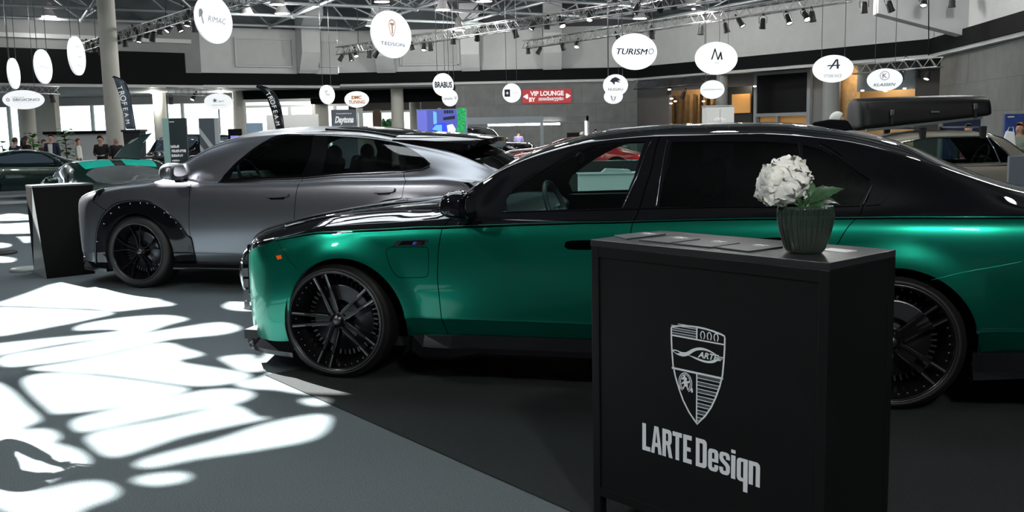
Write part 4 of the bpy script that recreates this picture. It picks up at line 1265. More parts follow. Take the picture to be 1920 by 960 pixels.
# red lounge sign on the stone wall
pr = at(1025.5, 180.5, 45.0); w_ = 91 / FPX * 45; h_ = 26 / FPX * 45
t = thing('lounge_sign', 'red rectangular sign with white VIP LOUNGE lettering on the stone wall', 'sign', pr)
MB().box((0, 0, 0), (w_, .06, h_)).build('sign_board', mat('sign_red', (.42, .025, .03), .5, emit=(1, .05, .06), es=.12), t)
wm = mat('sign_white_print', (.8, .8, .8), .5, emit=(1, 1, 1), es=.4)
ink['w'] = wm
sn = mat('sign_blue_print', (.03, .03, .12), .5); ink['n'] = sn
mk = [letters('VIP LOUNGE', h_ * .32, (0, h_ * .20), 'w', 0, .035, w=w_ * .68), letters('BY', h_ * .30, (-w_ * .30, -h_ * .22), 'w', 0, .035, w=w_ * .13),
      letters('zondacrypto', h_ * .22, (w_ * .08, -h_ * .20), 'w', 0, .07, w=w_ * .52), letters('zondacrypto', h_ * .19, (w_ * .08, -h_ * .20), 'n', 0, .0, w=w_ * .50),
      shape([[(-.5,0),(.3,.5),(.5,.4),(.5,-.4),(.3,-.5)]], (-w_ * .435, 0), h_ * .36, 'w'), shape([[(.5,0),(-.3,.5),(-.5,.4),(-.5,-.4),(-.3,-.5)]], (w_ * .435, 0), h_ * .36, 'w')]
mk[3] = (mk[3][0], Matrix.Translation((0, 0, .004)) @ mk[3][1], mk[3][2])
me = merge_meshes(mk); me.transform(Matrix(((1, 0, 0, 0), (0, 0, -1, -.032), (0, 1, 0, 0), (0, 0, 0, 1)))); link_mesh('sign_lettering', me, t)
# ------------------------------------------------------------------ the two-tone saloon in front
def rows(base_y, base_z, top):
    return list(zip(base_y, base_z)) + top
def car_loc(root_m, px, py, yl):
    inv = root_m.inverted(); c = inv @ CAM; d = inv.to_3x3() @ ray(px, py)
    return c + d * ((yl - c.y) / d.y)

SM = M4((-0.8456, 6.7309, 0), -math.radians(16.26))
def build_saloon():
    root = thing('saloon_car', 'long black over emerald green luxury saloon standing on the dark mat behind the counter', 'car', (-0.8456, 6.7309, 0), -math.radians(16.26))
    WB, R = 3.222, .366
    yA = [.90, .945, .95, .97, .968, .955, .925, .89]
    zA = [.285, .40, .43, .62, .80, .92, .99, 1.025]
    zB = [.30, .42, .45, .64, .82, .945, 1.015, 1.055]
    yC = [.90, .95, .955, .975, .98, .965, .93, .88]; zC = [.33, .44, .47, .66, .84, .965, 1.03, 1.065]
    S = [
     (-.87, list(zip([.55,.62,.64,.66,.66,.64,.60,.58,.50,.42,.34,.18,0],[.15,.30,.36,.50,.62,.70,.75,.765,.785,.80,.81,.825,.83]))),
     (-.84, list(zip([.68,.76,.78,.80,.80,.78,.74,.71,.60,.50,.40,.2,0],[.14,.29,.35,.50,.64,.73,.79,.81,.83,.845,.855,.865,.868]))),
     (-.70, list(zip([.82,.88,.90,.92,.915,.90,.86,.83,.70,.58,.46,.24,0],[.16,.30,.36,.52,.66,.775,.835,.86,.885,.90,.905,.912,.915]))),
     (-.40, list(zip([.88,.93,.94,.96,.955,.94,.90,.87,.74,.62,.49,.26,0],[.22,.34,.38,.55,.70,.82,.885,.91,.945,.965,.975,.982,.982]))),
     (0.0, list(zip([.90,.945,.95,.965,.965,.95,.915,.885,.76,.64,.50,.27,0],[.27,.39,.42,.6,.76,.88,.945,.965,1.0,1.02,1.03,1.038,1.038]))),
     (.40, list(zip([.90,.945,.95,.965,.965,.95,.915,.885,.76,.64,.50,.27,0],[.28,.40,.43,.62,.78,.905,.97,.99,1.025,1.045,1.06,1.07,1.07]))),
     (.62, list(zip([.90,.945,.95,.967,.967,.952,.92,.89,.80,.68,.54,.29,0],[.28,.40,.43,.62,.79,.915,.985,1.005,1.03,1.055,1.075,1.095,1.10]))),
     (.90, rows(yA, zA, [(.83,1.10),(.77,1.175),(.72,1.21),(.42,1.25),(0,1.262)])),
     (1.05, rows(yA, zA, [(.83,1.14),(.76,1.26),(.70,1.30),(.40,1.345),(0,1.355)])),
     (1.30, rows(yA, zA, [(.82,1.19),(.74,1.345),(.68,1.39),(.38,1.435),(0,1.447)])),
     (1.60, rows(yA, zA, [(.815,1.23),(.725,1.41),(.66,1.455),(.36,1.50),(0,1.514)])),
     (2.00, rows(yA, [z + .01 for z in zA], [(.81,1.25),(.715,1.435),(.64,1.482),(.35,1.525),(0,1.538)])),
     (2.50, rows(yA, zB, [(.81,1.25),(.715,1.43),(.64,1.48),(.35,1.524),(0,1.537)])),
     (2.90, rows(yA, [(a + b) / 2 for a, b in zip(zB, zC)], [(.81,1.235),(.71,1.40),(.63,1.445),(.34,1.49),(0,1.505)])),
     (3.30, rows(yC, zC, [(.80,1.19),(.69,1.31),(.60,1.35),(.33,1.395),(0,1.41)])),
     (3.60, rows(yC, zC, [(.79,1.13),(.68,1.20),(.58,1.235),(.32,1.265),(0,1.275)])),
     (3.85, rows([a - .01 for a in yC], zC, [(.78,1.10),(.67,1.135),(.57,1.155),(.30,1.17),(0,1.175)])),
     (4.10, rows([a - .03 for a in yC], zC, [(.76,1.085),(.64,1.10),(.54,1.11),(.30,1.12),(0,1.122)])),
     (4.40, rows([.78,.84,.85,.88,.89,.88,.85,.82], zC, [(.70,1.075),(.58,1.085),(.48,1.09),(.26,1.095),(0,1.095)])),
     (4.46, list(zip([.66,.74,.76,.80,.81,.80,.77,.74,.62,.5,.42,.22,0],[.36,.46,.49,.66,.82,.93,.99,1.01,1.03,1.04,1.05,1.05,1.05]))),
    ]
    B = Body(S, .34, .18, ((0.05, R), (WB, R)), .022, (.40, .56)); B.prep(SM)
    VM = B.vm
    st = B.poly([(516,451),(560,443),(620,437.5),(700,433),(830,428),(960,423),(1100,418.5),(1300,413.5),(1500,411),(1650,409.5),(1830,409)])
    st = [(-.90, st[0][1] - .6), (-.80, st[0][1] - .35)] + st + [B.at_xz(4.1, 1.03), B.at_xz(4.47, 1.0)]
    st = [p for p in st]
    fwin = B.poly([(950,396),(947,372),(960,352),(990,331),(1025,309),(1065,288),(1105,274),(1150,267.5),(1210,265),(1189,330),(1164,391)])
    rwin = B.poly([(1235,388),(1247,320),(1260,266),(1350,265),(1450,266),(1495,270),(1498,300),(1498,388)])
    qwin = B.poly([(1506,388),(1505,272),(1537,279),(1580,306),(1628,337),(1632,347),(1612,383)])
    dfront = B.poly([(831,606),(824,560),(820,520),(822,470),(829,430),(850,408),(885,388),(932,358),(975,325),(1025,292),(1090,265),(1150,256),(1238,253),(1221,320),(1203,376),(1190,410)])
    dfront = [B.at_xz(.745, .29)] + dfront + [B.at_xz(1.84, .85), B.at_xz(1.81, .6), B.at_xz(1.81, .29)]
    seam_b = B.poly([(1238,256),(1221,320),(1203,376),(1190,410)]) + [B.at_xz(1.84, .85), B.at_xz(1.81, .6), B.at_xz(1.81, .29)]
    seam_c = B.poly([(1536,268),(1590,302),(1640,338),(1636,355),(1618,386),(1603,412),(1572,455)]) + [B.at_xz(2.86, .78), B.at_xz(2.80, .62)]
    drear = seam_b[::-1] + B.poly([(1238,253),(1350,251),(1480,252)]) + seam_c + [B.at_xz(2.78, .29)]
    seam_a = [B.at_xz(.745, .29)] + B.poly([(831,606),(824,560),(820,520),(822,470),(829,430),(850,408),(885,388)])
    flap = B.poly(spline([(726,466),(760,463.5),(796,463.5),(803,470),(803,508),(798,519),(775,520.5),(750,520),(738,511),(729,492)], 3, True))
    bump = B.poly([(519,452),(528,468),(541,487),(556,503)])
    a1 = arch_poly(B, .085, .365, .405); a2 = arch_poly(B, WB + .0, .365, .412)
    SW = .0028
    reg = {
        'arch1': a1, 'arch2': a2, 'seam_a': seam_poly(seam_a, SW), 'seam_b': seam_poly(seam_b, SW), 'seam_c': seam_poly(seam_c, SW),
        'seam_f': seam_poly(flap + [flap[0]], .0018), 'seam_n': seam_poly(bump, .0018),
        'seam_h': seam_poly([(-.84, 7.1), (-.5, 7.25), (0, 7.4), (.4, 7.45), (.66, 7.4)], .0022),
        'side_window1': fwin, 'side_window2': rwin, 'side_window3': qwin,
        'windscreen': [(.66, VM + .1), (.70, 11), (.80, 10.3), (.95, 10.0), (1.2, 9.95), (1.45, 10.1), (1.52, 11), (1.54, VM + .1)],
        'rear_window': [(3.12, VM + .1), (3.12, 11), (3.2, 10.3), (3.55, 10.2), (3.80, 10.5), (3.88, 11), (3.90, VM + .1)],
        'front_door': dfront, 'rear_door': drear,
        'upper': st + [(4.47, VM + .1), (-.90, VM + .1)],
        'bonnet': [(-.83, VM + .1), (-.83, 7.1), (-.5, 7.25), (0, 7.4), (.4, 7.45), (.64, 7.5), (.64, VM + .1)],
        'sill': [(.48, -.1), (2.9, -.1), (2.9, .12), (.48, .12)],
        'roof': [(1.5, VM + .1), (1.5, 9.4), (3.15, 9.4), (3.15, VM + .1)],
    }
    def cl(h, s, v):
        hs = set(h)
        if 'arch1' in hs or 'arch2' in hs: return None
        part = 'body'
        for k, nm in (('windscreen', 'windscreen'), ('rear_window', 'rear_window'), ('side_window1', 'side_window'), ('side_window2', 'side_window_rear'), ('side_window3', 'side_window_quarter')):
            if k in hs: return nm, ('clear' if k in ('windscreen', 'side_window1') else 'dark' if k != 'rear_window' else 'mid')
        if 'roof' in hs and v > 9.4: part = 'roof'
        elif 'front_door' in hs: part = 'front_door'
        elif 'rear_door' in hs: part = 'rear_door'
        elif 'bonnet' in hs: part = 'bonnet'
        if any(k.startswith('seam') for k in hs): return part, 'seam'
        if 'sill' in hs: return part, 'gloss'
        return part, ('black' if 'upper' in hs else 'green')
    mats = {'black': black_paint, 'green': green_paint, 'seam': seam_black, 'gloss': gloss_black, 'clear': win_clear, 'dark': win_dark, 'mid': win_mid, 'cap': black_paint}
    out = build_shell(B, reg, cl, mats, root)
    for nm, n2 in (('side_window_rear', 'side_window'), ('side_window_quarter', 'quarter_window')):
        for o in out[nm]: o.name = n2
    for nm in ('side_window_rear', 'side_window_quarter'):
        for o in out[nm]: o['label'] = 'dark privacy glass window'
    # pin stripe and dark groove along the colour split
    s2 = st[2:-1]
    surf_line(B, [(p[0], p[1] + .11) for p in s2], .0035, 'pin_stripe', green_paint, root, .001)
    surf_line(B, [(p[0], p[1] - .03) for p in s2], .0040, 'waist_groove', seam_black, root, -.001)
    # gloss black frame lines round the side glass
    surf_line(B, B.poly([(942,398),(1060,394.5),(1164,392),(1300,389),(1500,389),(1612,386)]), .004, 'window_trim', gloss_black, root, .003)
    surf_line(B, B.poly([(1221,266),(1195,330),(1167,390)]), .0025, 'pillar_trim', dark_chrome, root, .002)
    surf_line(B, B.poly([(1252,264),(1240,325),(1230,387)]), .0025, 'pillar_trim', dark_chrome, root, .002)
    surf_line(B, B.poly([(1537,274),(1580,301),(1630,334),(1637,345),(1618,384)]), .003, 'quarter_window_trim', dark_chrome, root, .003)
    surf_line(B, B.poly([(1498,268),(1499,300),(1499,386)]), .003, 'window_divider', gloss_black, root, .002)
    surf_patch(B, B.poly([(1560,290),(1600,300),(1650,318),(1672,332),(1677,345),(1665,368),(1650,384),(1622,386),(1636,350),(1634,340)]), 'rear_pillar_trim', gloss_black, root, .007, .01)
    surf_line(B, B.poly([(1746,525),(1800,512),(1860,501),(1915,491)]), .0025, 'bumper_line', green_paint, root, .001)
    # badge, reflector, handle
    b = surf_patch(B, B.poly([(736,461.5),(746,451.5),(802,449.5),(798,459.5),(790,461)]), 'wing_badge', chrome, root, .006, .008)
    surf_patch(B, B.poly([(748,460),(755,452.5),(798,451),(795,459)]), 'badge_panel', gloss_black, b, .008, .004)
    for nm, pl, mm in (('badge_stripe', [(774,458.5),(777,453.5),(780,453.3),(778,458.5)], mat('badge_blue', (.03, .12, .6), .3)),
                       ('badge_stripe', [(778.3,458.5),(780.5,453.3),(783,453.2),(781,458.5)], mat('badge_violet', (.12, .02, .25), .3)),
                       ('badge_letter', [(782,458.8),(784.5,453),(786,453),(787,456.5),(789.5,453),(792,453),(790.5,458.8),(788.8,458.8),(789.5,455.5),(786.5,458.8),(785.3,458.8),(784.8,455.5),(783.7,458.8)], chrome)):
        surf_patch(B, B.poly(pl), nm, mm, b, .010, .003, grid=.01)
    surf_patch(B, B.poly([(518,480),(527,478),(529,485),(521,487)]), 'side_reflector', orange_lens, root, .003, .006)
    hp = [B.at_xz(x, z) for x, z in spline([(1.475,.868),(1.51,.892),(1.78,.897),(1.83,.885),(1.84,.862),(1.80,.848),(1.53,.842),(1.48,.852)], 4, True)]
    for e in (1, -1): surf_patch(B, hp, 'door_handle', seam_black, root, .002, .006, side=e)
    hp2 = [(x + 1.02, v) for x, v in hp]
    for e in (1, -1): surf_patch(B, hp2, 'door_handle', seam_black, root, .002, .006, side=e)
    # bonnet crease lines, headlight, grille
    surf_line(B, [(-.55, 8.1), (-.2, 8.25), (.2, 8.3), (.62, 8.4)], .010, 'bonnet_ridge', black_paint, root, -.003)
    for e in (1, -1):
        surf_patch(B, B.poly([(484,462),(493,457),(511,450.5),(516,447),(500,449),(488,455)]), 'headlight', chrome, root, .006, .012, side=e, grid=.02)
    g = MB()
    for k in range(9):
        g.box((-.905, -.36 + k * .09, .60), (.04, .03, .26))
    g.box((-.895, 0, .60), (.04, .80, .34)); 
    go = g.build('kidney_grille', gloss_black, root, bevel=.01)
    fr = MB(); fr.tube([(-.915, y, z) for y, z in spline([(-.42, .44), (-.44, .70), (-.05, .76), (-.05, .44)], 5, True)], .013, 8, closed=True)
    fr.tube([(-.915, -y, z) for y, z in spline([(-.42, .44), (-.44, .70), (-.05, .76), (-.05, .44)], 5, True)], .013, 8, closed=True)
    fr.build('grille_surround', chrome, go)
    for e in (-1, 1):
        for k in range(4): MB().box((-.835 + .012 * k, e * (.56 + .02 * k), .60 - .07 * k), (.035, .03, .055), e * -.5).build('intake_bar', chrome, root)
    # splitter, skirts, diffuser
    sp = MB()
    path = [B.P(s, 0.0) for s in [-.87 + .035 * i for i in range(14)]]
    for e in (1, -1):
        V = []; 
        for i, p in enumerate(path):
            n = B.N(-.87 + .035 * i, 1.0); n = Vector((n.x, n.y, 0)).normalized()
            up = .235 if i > 1 else .22
            for o, z in ((.0, up), (.012, up - .03), (.055, .155), (.05, .125), (-.05, .125), (-.05, up)):
                q = p + n * o; V.append((q.x, q.y * e, z))
        m = len(path)
        F = [(i * 6 + k, (i + 1) * 6 + k, (i + 1) * 6 + (k + 1) % 6, i * 6 + (k + 1) % 6) for i in range(m - 1) for k in range(6)] + [tuple(range(6)), tuple(range((m - 1) * 6, m * 6))]
        sp.add(V, F)
    sp.prism([(-.79, -.60), (-.865, -.35), (-.885, 0), (-.865, .35), (-.79, .60), (-.6, .60), (-.6, -.60)], lambda u, v, t: (u, v, t), .125, .21)
    sp.build('front_splitter', gloss_black, root)
    for e in (1, -1):
        sk = MB()
        V = []; xs = [.52, .60, .78, .95, 1.6, 2.3, 2.72, 2.82]
        for i, x in enumerate(xs):
            w = [.0, .03, .05, .03, .03, .03, .04, .01][i]; zb = [.20, .17, .165, .19, .19, .195, .19, .22][i]
            for y, z in ((.90, .31), (.945, .305), (.955 + w, .24), (.965 + w, zb + .02), (.95 + w, zb), (.86, zb)):
                V.append((x, -e * y, z + .01 * i * .4))
        m = len(xs)
        F = [(i * 6 + k, (i + 1) * 6 + k, (i + 1) * 6 + (k + 1) % 6, i * 6 + (k + 1) % 6) for i in range(m - 1) for k in range(6)] + [tuple(range(6)), tuple(range((m - 1) * 6, m * 6))]
        sk.add(V, F)
        sk.build('side_skirt', gloss_black, root)
    for e in (1, -1):
        df = MB()
        V = []; xs = [3.63, 3.8, 4.1, 4.4, 4.5]
        for i, x in enumerate(xs):
            yy = [.93, .95, .93, .86, .70][i]; x += -.02
            for y, z in ((yy - .05, .34), (yy, .335), (yy + .02, .24), (yy + .045, .20 + .01 * i), (yy - .06, .20)):
                V.append((x, -e * y, z + .012 * i))
        m = len(xs)
        F = [(i * 5 + k, (i + 1) * 5 + k, (i + 1) * 5 + (k + 1) % 5, i * 5 + (k + 1) % 5) for i in range(m - 1) for k in range(5)] + [tuple(range(5)), tuple(range((m - 1) * 5, m * 5))]
        df.add(V, F)
        df.build('rear_skirt', gloss_black, root)
    for e in (1, -1):
        surf_patch(B, [B.at_xz(4.12, .99), B.at_xz(4.09, 1.02), B.at_xz(4.12, 1.06), B.at_xz(4.40, 1.05), B.at_xz(4.40, .97)], 'tail_light', red_lens, root, .012, .02, side=e)
    MB().box((1.75, 0, .22), (5.0, 1.5, .06)).build('floor_pan', matt_black, root)
    l1 = arch_liner(B, .085, .365, .405, root); arch_liner(B, WB, .365, .412, root)
    for x in (0.0, WB):
        for e in (-1, 1):
            make_wheel_obj(root, x, e * .93, e, R, .306, .27, 'twin')
    # mirrors
    for e in (-1, 1):
        mirror(root, (.885, e * .93, 1.088), black_paint, e, 1.08)
    # shark fin
    MB().prism([(2.76, 1.48), (2.83, 1.530), (2.92, 1.545), (3.02, 1.538), (3.08, 1.44)], lambda u, v, t: (u, t, v), -.02, .02).build('roof_antenna', black_paint, root, bevel=.008)
    # cabin
    d_ = MB()
    d_.prism([(.72, .95), (.78, 1.07), (1.02, 1.06), (1.12, .98), (1.10, .70), (.8, .60)], lambda u, v, t: (u, t, v), -.78, .78)
    d_.build('dashboard', interior_grey, root, bevel=.02)
    steering_wheel(root, (1.30, -.40, 1.01), interior_grey, .19, .35)
    for y in (-.40, .40):
        seat(root, 1.85, y, interior_dark, .62, .52); headrest(root, 2.22, y, 1.22, interior_dark)
        seat(root, 2.85, y, interior_dark, .55, .52); headrest(root, 3.15, y, 1.18, interior_dark)
    dp = MB(); dp.prism([(.95, .62), (.95, 1.03), (1.6, 1.045), (1.85, 1.05), (1.8, .62)], lambda u, v, t: (u, t, v), .80, .86)
    dp.build('door_lining', interior_grey, root, bevel=.01)
    MB().ball((1.36, 0, 1.33), (.02, .12, .035), 8).build('interior_mirror', matt_black, root)
    return root, B

def make_wheel_obj(root, x, y, e, R, Rr, W, style):
    """one wheel as a part of its car, its pieces as sub-parts"""
    hub = bpy.data.objects.new('wheel', None); C.objects.link(hub); hub.parent = root
    make_wheel(hub, x, y, e, R, Rr, W, style)
    flatten(hub)
def flatten(hub):
    """pieces deeper than sub-part level join their rim in one mesh"""
    for o in list(hub.children):
        kids = list(o.children)
        if kids:
            bm = bmesh.new(); mats = []; 
            for q in [o] + kids + [g for k in kids for g in k.children]:
                n0 = len(bm.faces); bm.from_mesh(q.data); bm.faces.ensure_lookup_table()
                m = q.data.materials[0]
                if m not in mats: mats.append(m)
                for f in bm.faces[n0:]: f.material_index = mats.index(m)
            me = bpy.data.meshes.new(o.name); bm.to_mesh(me); bm.free()
            for m in mats: me.materials.append(m)
            for q in [g for k in kids for g in k.children] + kids: bpy.data.objects.remove(q)
            o.data = me

saloon, SB = build_saloon()

# ------------------------------------------------------------------ the satin grey coupe SUV behind it
CM = M4((-3.5385, 10.5301, 0), -math.radians(15.5))
def build_suv():
    root = thing('coupe_suv', 'satin grey coupe SUV with black wheel arches and roof spoiler behind the green saloon', 'car', (-3.5385, 10.5301, 0), -math.radians(15.5))
    WB, R = 2.895, .375
    yA = [.90,.945,.95,.975,.975,.955,.92,.88]; zA = [.24,.36,.40,.62,.82,.985,1.055,1.085]; zB = [.25,.37,.41,.63,.83,1.0,1.075,1.115]
    S = [
     (-1.0, list(zip([.5,.58,.60,.64,.66,.64,.60,.57,.48,.4,.32,.17,0],[.2,.32,.36,.52,.68,.78,.835,.85,.865,.875,.88,.885,.885]))),
     (-.93, list(zip([.7,.78,.80,.83,.84,.82,.77,.74,.62,.50,.40,.2,0],[.19,.32,.36,.54,.72,.84,.895,.91,.92,.93,.93,.935,.935]))),
     (-.75, list(zip([.84,.90,.91,.94,.94,.92,.87,.84,.70,.57,.45,.24,0],[.2,.34,.38,.58,.77,.90,.955,.97,.98,.985,.985,.99,.99]))),
     (-.35, list(zip([.89,.93,.94,.965,.965,.945,.90,.87,.74,.60,.48,.25,0],[.22,.35,.39,.6,.8,.955,1.01,1.02,1.03,1.03,1.03,1.035,1.035]))),
     (.10, list(zip([.90,.945,.95,.975,.975,.955,.92,.88,.76,.64,.5,.27,0],[.23,.36,.40,.62,.82,.98,1.045,1.06,1.07,1.075,1.08,1.085,1.09]))),
     (.27, rows(yA, zA, [(.80,1.10),(.74,1.12),(.68,1.135),(.4,1.16),(0,1.175)])),
     (.55, rows(yA, zA, [(.83,1.18),(.76,1.27),(.70,1.305),(.4,1.345),(0,1.36)])),
     (.80, rows(yA, zA, [(.83,1.24),(.745,1.385),(.68,1.43),(.38,1.48),(0,1.497)])),
     (1.15, rows(yA, zA, [(.825,1.29),(.73,1.46),(.66,1.51),(.37,1.56),(0,1.577)])),
     (1.70, rows(yA, zA, [(.82,1.31),(.72,1.49),(.645,1.54),(.36,1.585),(0,1.60)])),
     (2.30, rows(yA, zB, [(.815,1.29),(.71,1.455),(.63,1.515),(.35,1.565),(0,1.583)])),
     (2.80, rows(yA, zB, [(.81,1.26),(.70,1.38),(.62,1.44),(.34,1.50),(0,1.52)])),
     (3.20, rows([a - .005 for a in yA], zB, [(.81,1.19),(.70,1.30),(.61,1.36),(.34,1.42),(0,1.44)])),
     (3.55, rows([a - .02 for a in yA], zA, [(.80,1.13),(.70,1.20),(.60,1.25),(.34,1.30),(0,1.32)])),
     (3.85, list(zip([.7,.8,.82,.86,.87,.86,.84,.82,.76,.68,.58,.33,0],[.3,.42,.46,.65,.82,.97,1.03,1.05,1.07,1.09,1.11,1.13,1.14]))),
     (3.95, list(zip([.62,.72,.75,.78,.79,.78,.76,.74,.68,.6,.5,.28,0],[.35,.45,.5,.65,.8,.93,.98,1.0,1.01,1.02,1.03,1.04,1.04]))),
    ]
    B = Body(S, .30, .14, ((0.03, R), (WB, R)), .02, (.42, .6)); B.prep(CM); VM = B.vm
    w1 = B.poly([(428,335),(436,318),(455,298),(485,274),(520,260),(562,252),(588,250),(583,290),(566,328),(500,331)])
    w2 = B.poly([(604,326),(612,290),(615,250),(660,254),(700,260),(735,268),(746,290),(752,319),(680,323)])
    w3 = B.poly([(758,318),(752,295),(744,271),(770,283),(795,299),(803,308),(797,313),(775,317)])
    dlo = B.poly([(410,341),(420,328),(437,310),(470,282),(500,263),(540,250),(585,245.5),(640,248),(690,254),(738,265),(772,280),(797,297),(807,307),(803,314),(788,318),(757,321.5),(600,330),(500,335)])
    sa = B.poly([(372,330),(359,345),(355,375),(355,430),(361,470),(367,497)])
    sb = B.poly([(568,331),(556,360),(552,400),(551,430)]) + [B.at_xz(1.77, .5), B.at_xz(1.78, .25)]
    scn = B.poly([(757,321),(761,340),(754,370)]) + [B.at_xz(2.60, .80), B.at_xz(2.48, .6)]
    df = sa + [B.at_xz(.7, .26)] + sb[::-1] + B.poly([(592,244),(540,248),(500,261),(470,280),(437,307),(400,333)])
    dr = sb[::-1] + B.poly([(592,244),(640,246),(700,254),(745,268),(757,300)]) + scn + [B.at_xz(2.45, .25)]
    a1 = arch_poly(B, .05, .37, .40); a2 = arch_poly(B, WB + .03, .37, .41)
    fl_px = [(181,497),(180,470),(182,440),(188,415),(199,398),(220,382),(250,376),(280,379),(308,394),(333,416),(350,441),(358,447),(363,470),(369,497)]
    fl = B.poly(spline(fl_px[:14], 4) + fl_px[14:])
    fl = [(fl[0][0], -.01)] + fl + [(fl[-1][0], -.01)]
    fr = [(p[0] + WB, p[1]) for p in fl]
    roofp = [(2.0, VM + .1), (2.0, 10.9), (2.25, 10.6), (2.9, 10.2), (3.15, 10.15), (3.2, VM + .1)]
    reg = {'arch1': a1, 'arch2': a2, 'side_window1': w1, 'side_window2': w2, 'side_window3': w3, 'dlo': dlo,
        'seam_a': seam_poly(sa, .003), 'seam_b': seam_poly(sb, .003), 'seam_c': seam_poly(scn, .003),
        'seam_n': seam_poly(B.poly([(172,377),(188,388),(202,396)]), .003),
        'windscreen': [(.12, VM + .1), (.16, 11), (.28, 10.3), (.5, 10), (.75, 9.95), (.95, 10.1), (1.05, 11), (1.08, VM + .1)],
        'rear_window': [(3.15, VM + .1), (3.15, 11), (3.2, 9.9), (3.6, 9.6), (3.78, 10), (3.82, 11), (3.83, VM + .1)],
        'front_door': df, 'rear_door': dr, 'flare1': fl, 'flare2': fr, 'roofp': roofp,
        'bonnet': [(-.93, VM + .1), (-.93, 7.4), (-.5, 7.4), (0, 7.3), (.2, 7.4), (.2, VM + .1)],
        'roof': [(1.05, VM + .1), (1.05, 9.5), (3.15, 9.5), (3.15, VM + .1)],
        'sill': [(.4, -.1), (2.7, -.1), (2.7, .10), (.4, .10)]}
    def cl(h, s, v):
        hs = set(h)
        if 'arch1' in hs or 'arch2' in hs: return None
        for k, nm, mm in (('windscreen', 'windscreen', 'clear'), ('rear_window', 'rear_window', 'dark'), ('side_window1', 'side_window', 'clear'), ('side_window2', 'side_window_rear', 'mid'), ('side_window3', 'side_window_quarter', 'dark')):
            if k in hs: return nm, mm
        part = 'body'
        if 'roof' in hs and v > 9.5: part = 'roof'
        elif 'front_door' in hs: part = 'front_door'
        elif 'rear_door' in hs: part = 'rear_door'
        elif 'bonnet' in hs: part = 'bonnet'
        if 'dlo' in hs: return part, 'gloss'
        if 'flare1' in hs: return 'wheel_arch_flare', 'gloss'
        if 'flare2' in hs: return 'wheel_arch_flare_rear', 'gloss'
        if any(k.startswith('seam') for k in hs): return part, 'seam'
        if 'sill' in hs: return part, 'gloss'
        if 'roofp' in hs: return part, 'gloss'
        return part, 'grey'
    mats = {'grey': grey_paint, 'seam': seam_black, 'gloss': gloss_black, 'clear': win_clear, 'mid': win_mid, 'dark': win_dark, 'cap': grey_paint}
    out = build_shell(B, reg, cl, mats, root)
    for nm, n2 in (('side_window_rear', 'side_window'), ('side_window_quarter', 'quarter_window')):
        for o in out[nm]: o.name = n2
    for o in out['wheel_arch_flare_rear']: o.name = 'wheel_arch_flare'
    for o in out['wheel_arch_flare'] + out['wheel_arch_flare_rear']: o['label'] = 'gloss black wheel arch flare with bolts'
    # raised lip and bolts of the flares
    for base in (fl[1:-1], [(p[0] + WB, p[1]) for p in fl[1:-1]]):
        surf_line(B, base, .010, 'flare_lip', gloss_black, root, .004)
    for e in (1, -1):
        bl = MB()
        for px_, py_ in [(183,452),(196,419),(209,400),(224,389),(245,382),(264,381),(277,381),(291,388),(309,399),(321,407),(331,417),(340,429)]:
            s, v = B.px(px_, py_)
            for dx in (0, WB):
                p = B.P(s + dx, v) + B.N(s + dx, v) * .006
                bl.ball((p.x, p.y * e, p.z), (.008, .008, .008), 5)
        bl.build('flare_bolts', chrome, root)
    for pts in ([(497,363),(503,361),(535,361),(542,364),(538,369),(505,371)], [(697,356),(704,352.5),(735,352),(741,355),(735,361),(703,362)]):
        for e in (1, -1):
            surf_patch(B, B.poly(spline(pts, 3, True)), 'door_handle', grey_paint, root, .028, .02, side=e, grid=.012)
    for pts in ([(503,369),(536,368),(532,374),(508,374.5)], [(705,361),(735,360),(730,365.5),(709,366)]):
        surf_patch(B, B.poly(pts), 'handle_recess', dark_chrome, root, .003, .004, grid=.012)
    surf_line(B, B.poly([(410,342),(500,336.5),(600,331.5),(700,326),(757,323),(790,319),(806,312)]), .006, 'window_trim', gloss_black, root, .004)
    for e in (1, -1):
        surf_patch(B, B.poly([(174,377),(178,368),(184,358),(196,354),(197,357),(190,365),(181,374)]), 'headlight', gloss_black, root, .006, .012, side=e, grid=.02)
        hl = B.poly([(175,374),(181,364),(185,367),(180,374)])
        surf_patch(B, hl, 'headlight_lens', chrome, root, .010, .004, side=e, grid=.015)
        tl = B.poly([(868,343),(885,343),(940,338),(932,352),(905,359),(885,357)])
        surf_patch(B, tl, 'tail_light', gloss_black, root, .008, .012, side=e, grid=.02)
        surf_patch(B, [(lerp(p[0], 3.72, .35), lerp(p[1], 6.0, .35)) for p in tl], 'tail_light_lens', mat('clear_lens', (.35, .38, .38), .1, coat=1), root, .012, .004, side=e, grid=.02)
    # roof spoiler
    sp = MB()
    pts = [(2.80, .66, 1.455, .03), (3.05, .66, 1.445, .05), (3.30, .64, 1.425, .075), (3.52, .58, 1.395, .055), (3.58, .54, 1.385, .02)]
    V = []; F = []; NY = 15
    for x, hw, z, th in pts:
        for j in range(NY):
            t = -1 + 2 * j / (NY - 1)
            V.append((x - .10 * t * t, hw * t, z + .055 * (1 - t * t) ** .5 * 1.3 if abs(t) < 1 else z))
        for j in range(NY):
            t = -1 + 2 * j / (NY - 1)
            V.append((x - .10 * t * t, hw * t, z - th + .05 * (1 - t * t)))
    m = len(pts)
    for i in range(m - 1):
        for j in range(NY - 1):
            a = i * 2 * NY + j; F.append((a, a + 1, a + 2 * NY + 1, a + 2 * NY)); F.append((a + NY, a + 3 * NY, a + 3 * NY + 1, a + NY + 1))
        for j in (0, NY - 1):
            a = i * 2 * NY + j; F.append((a, a + NY, a + 3 * NY, a + 2 * NY))
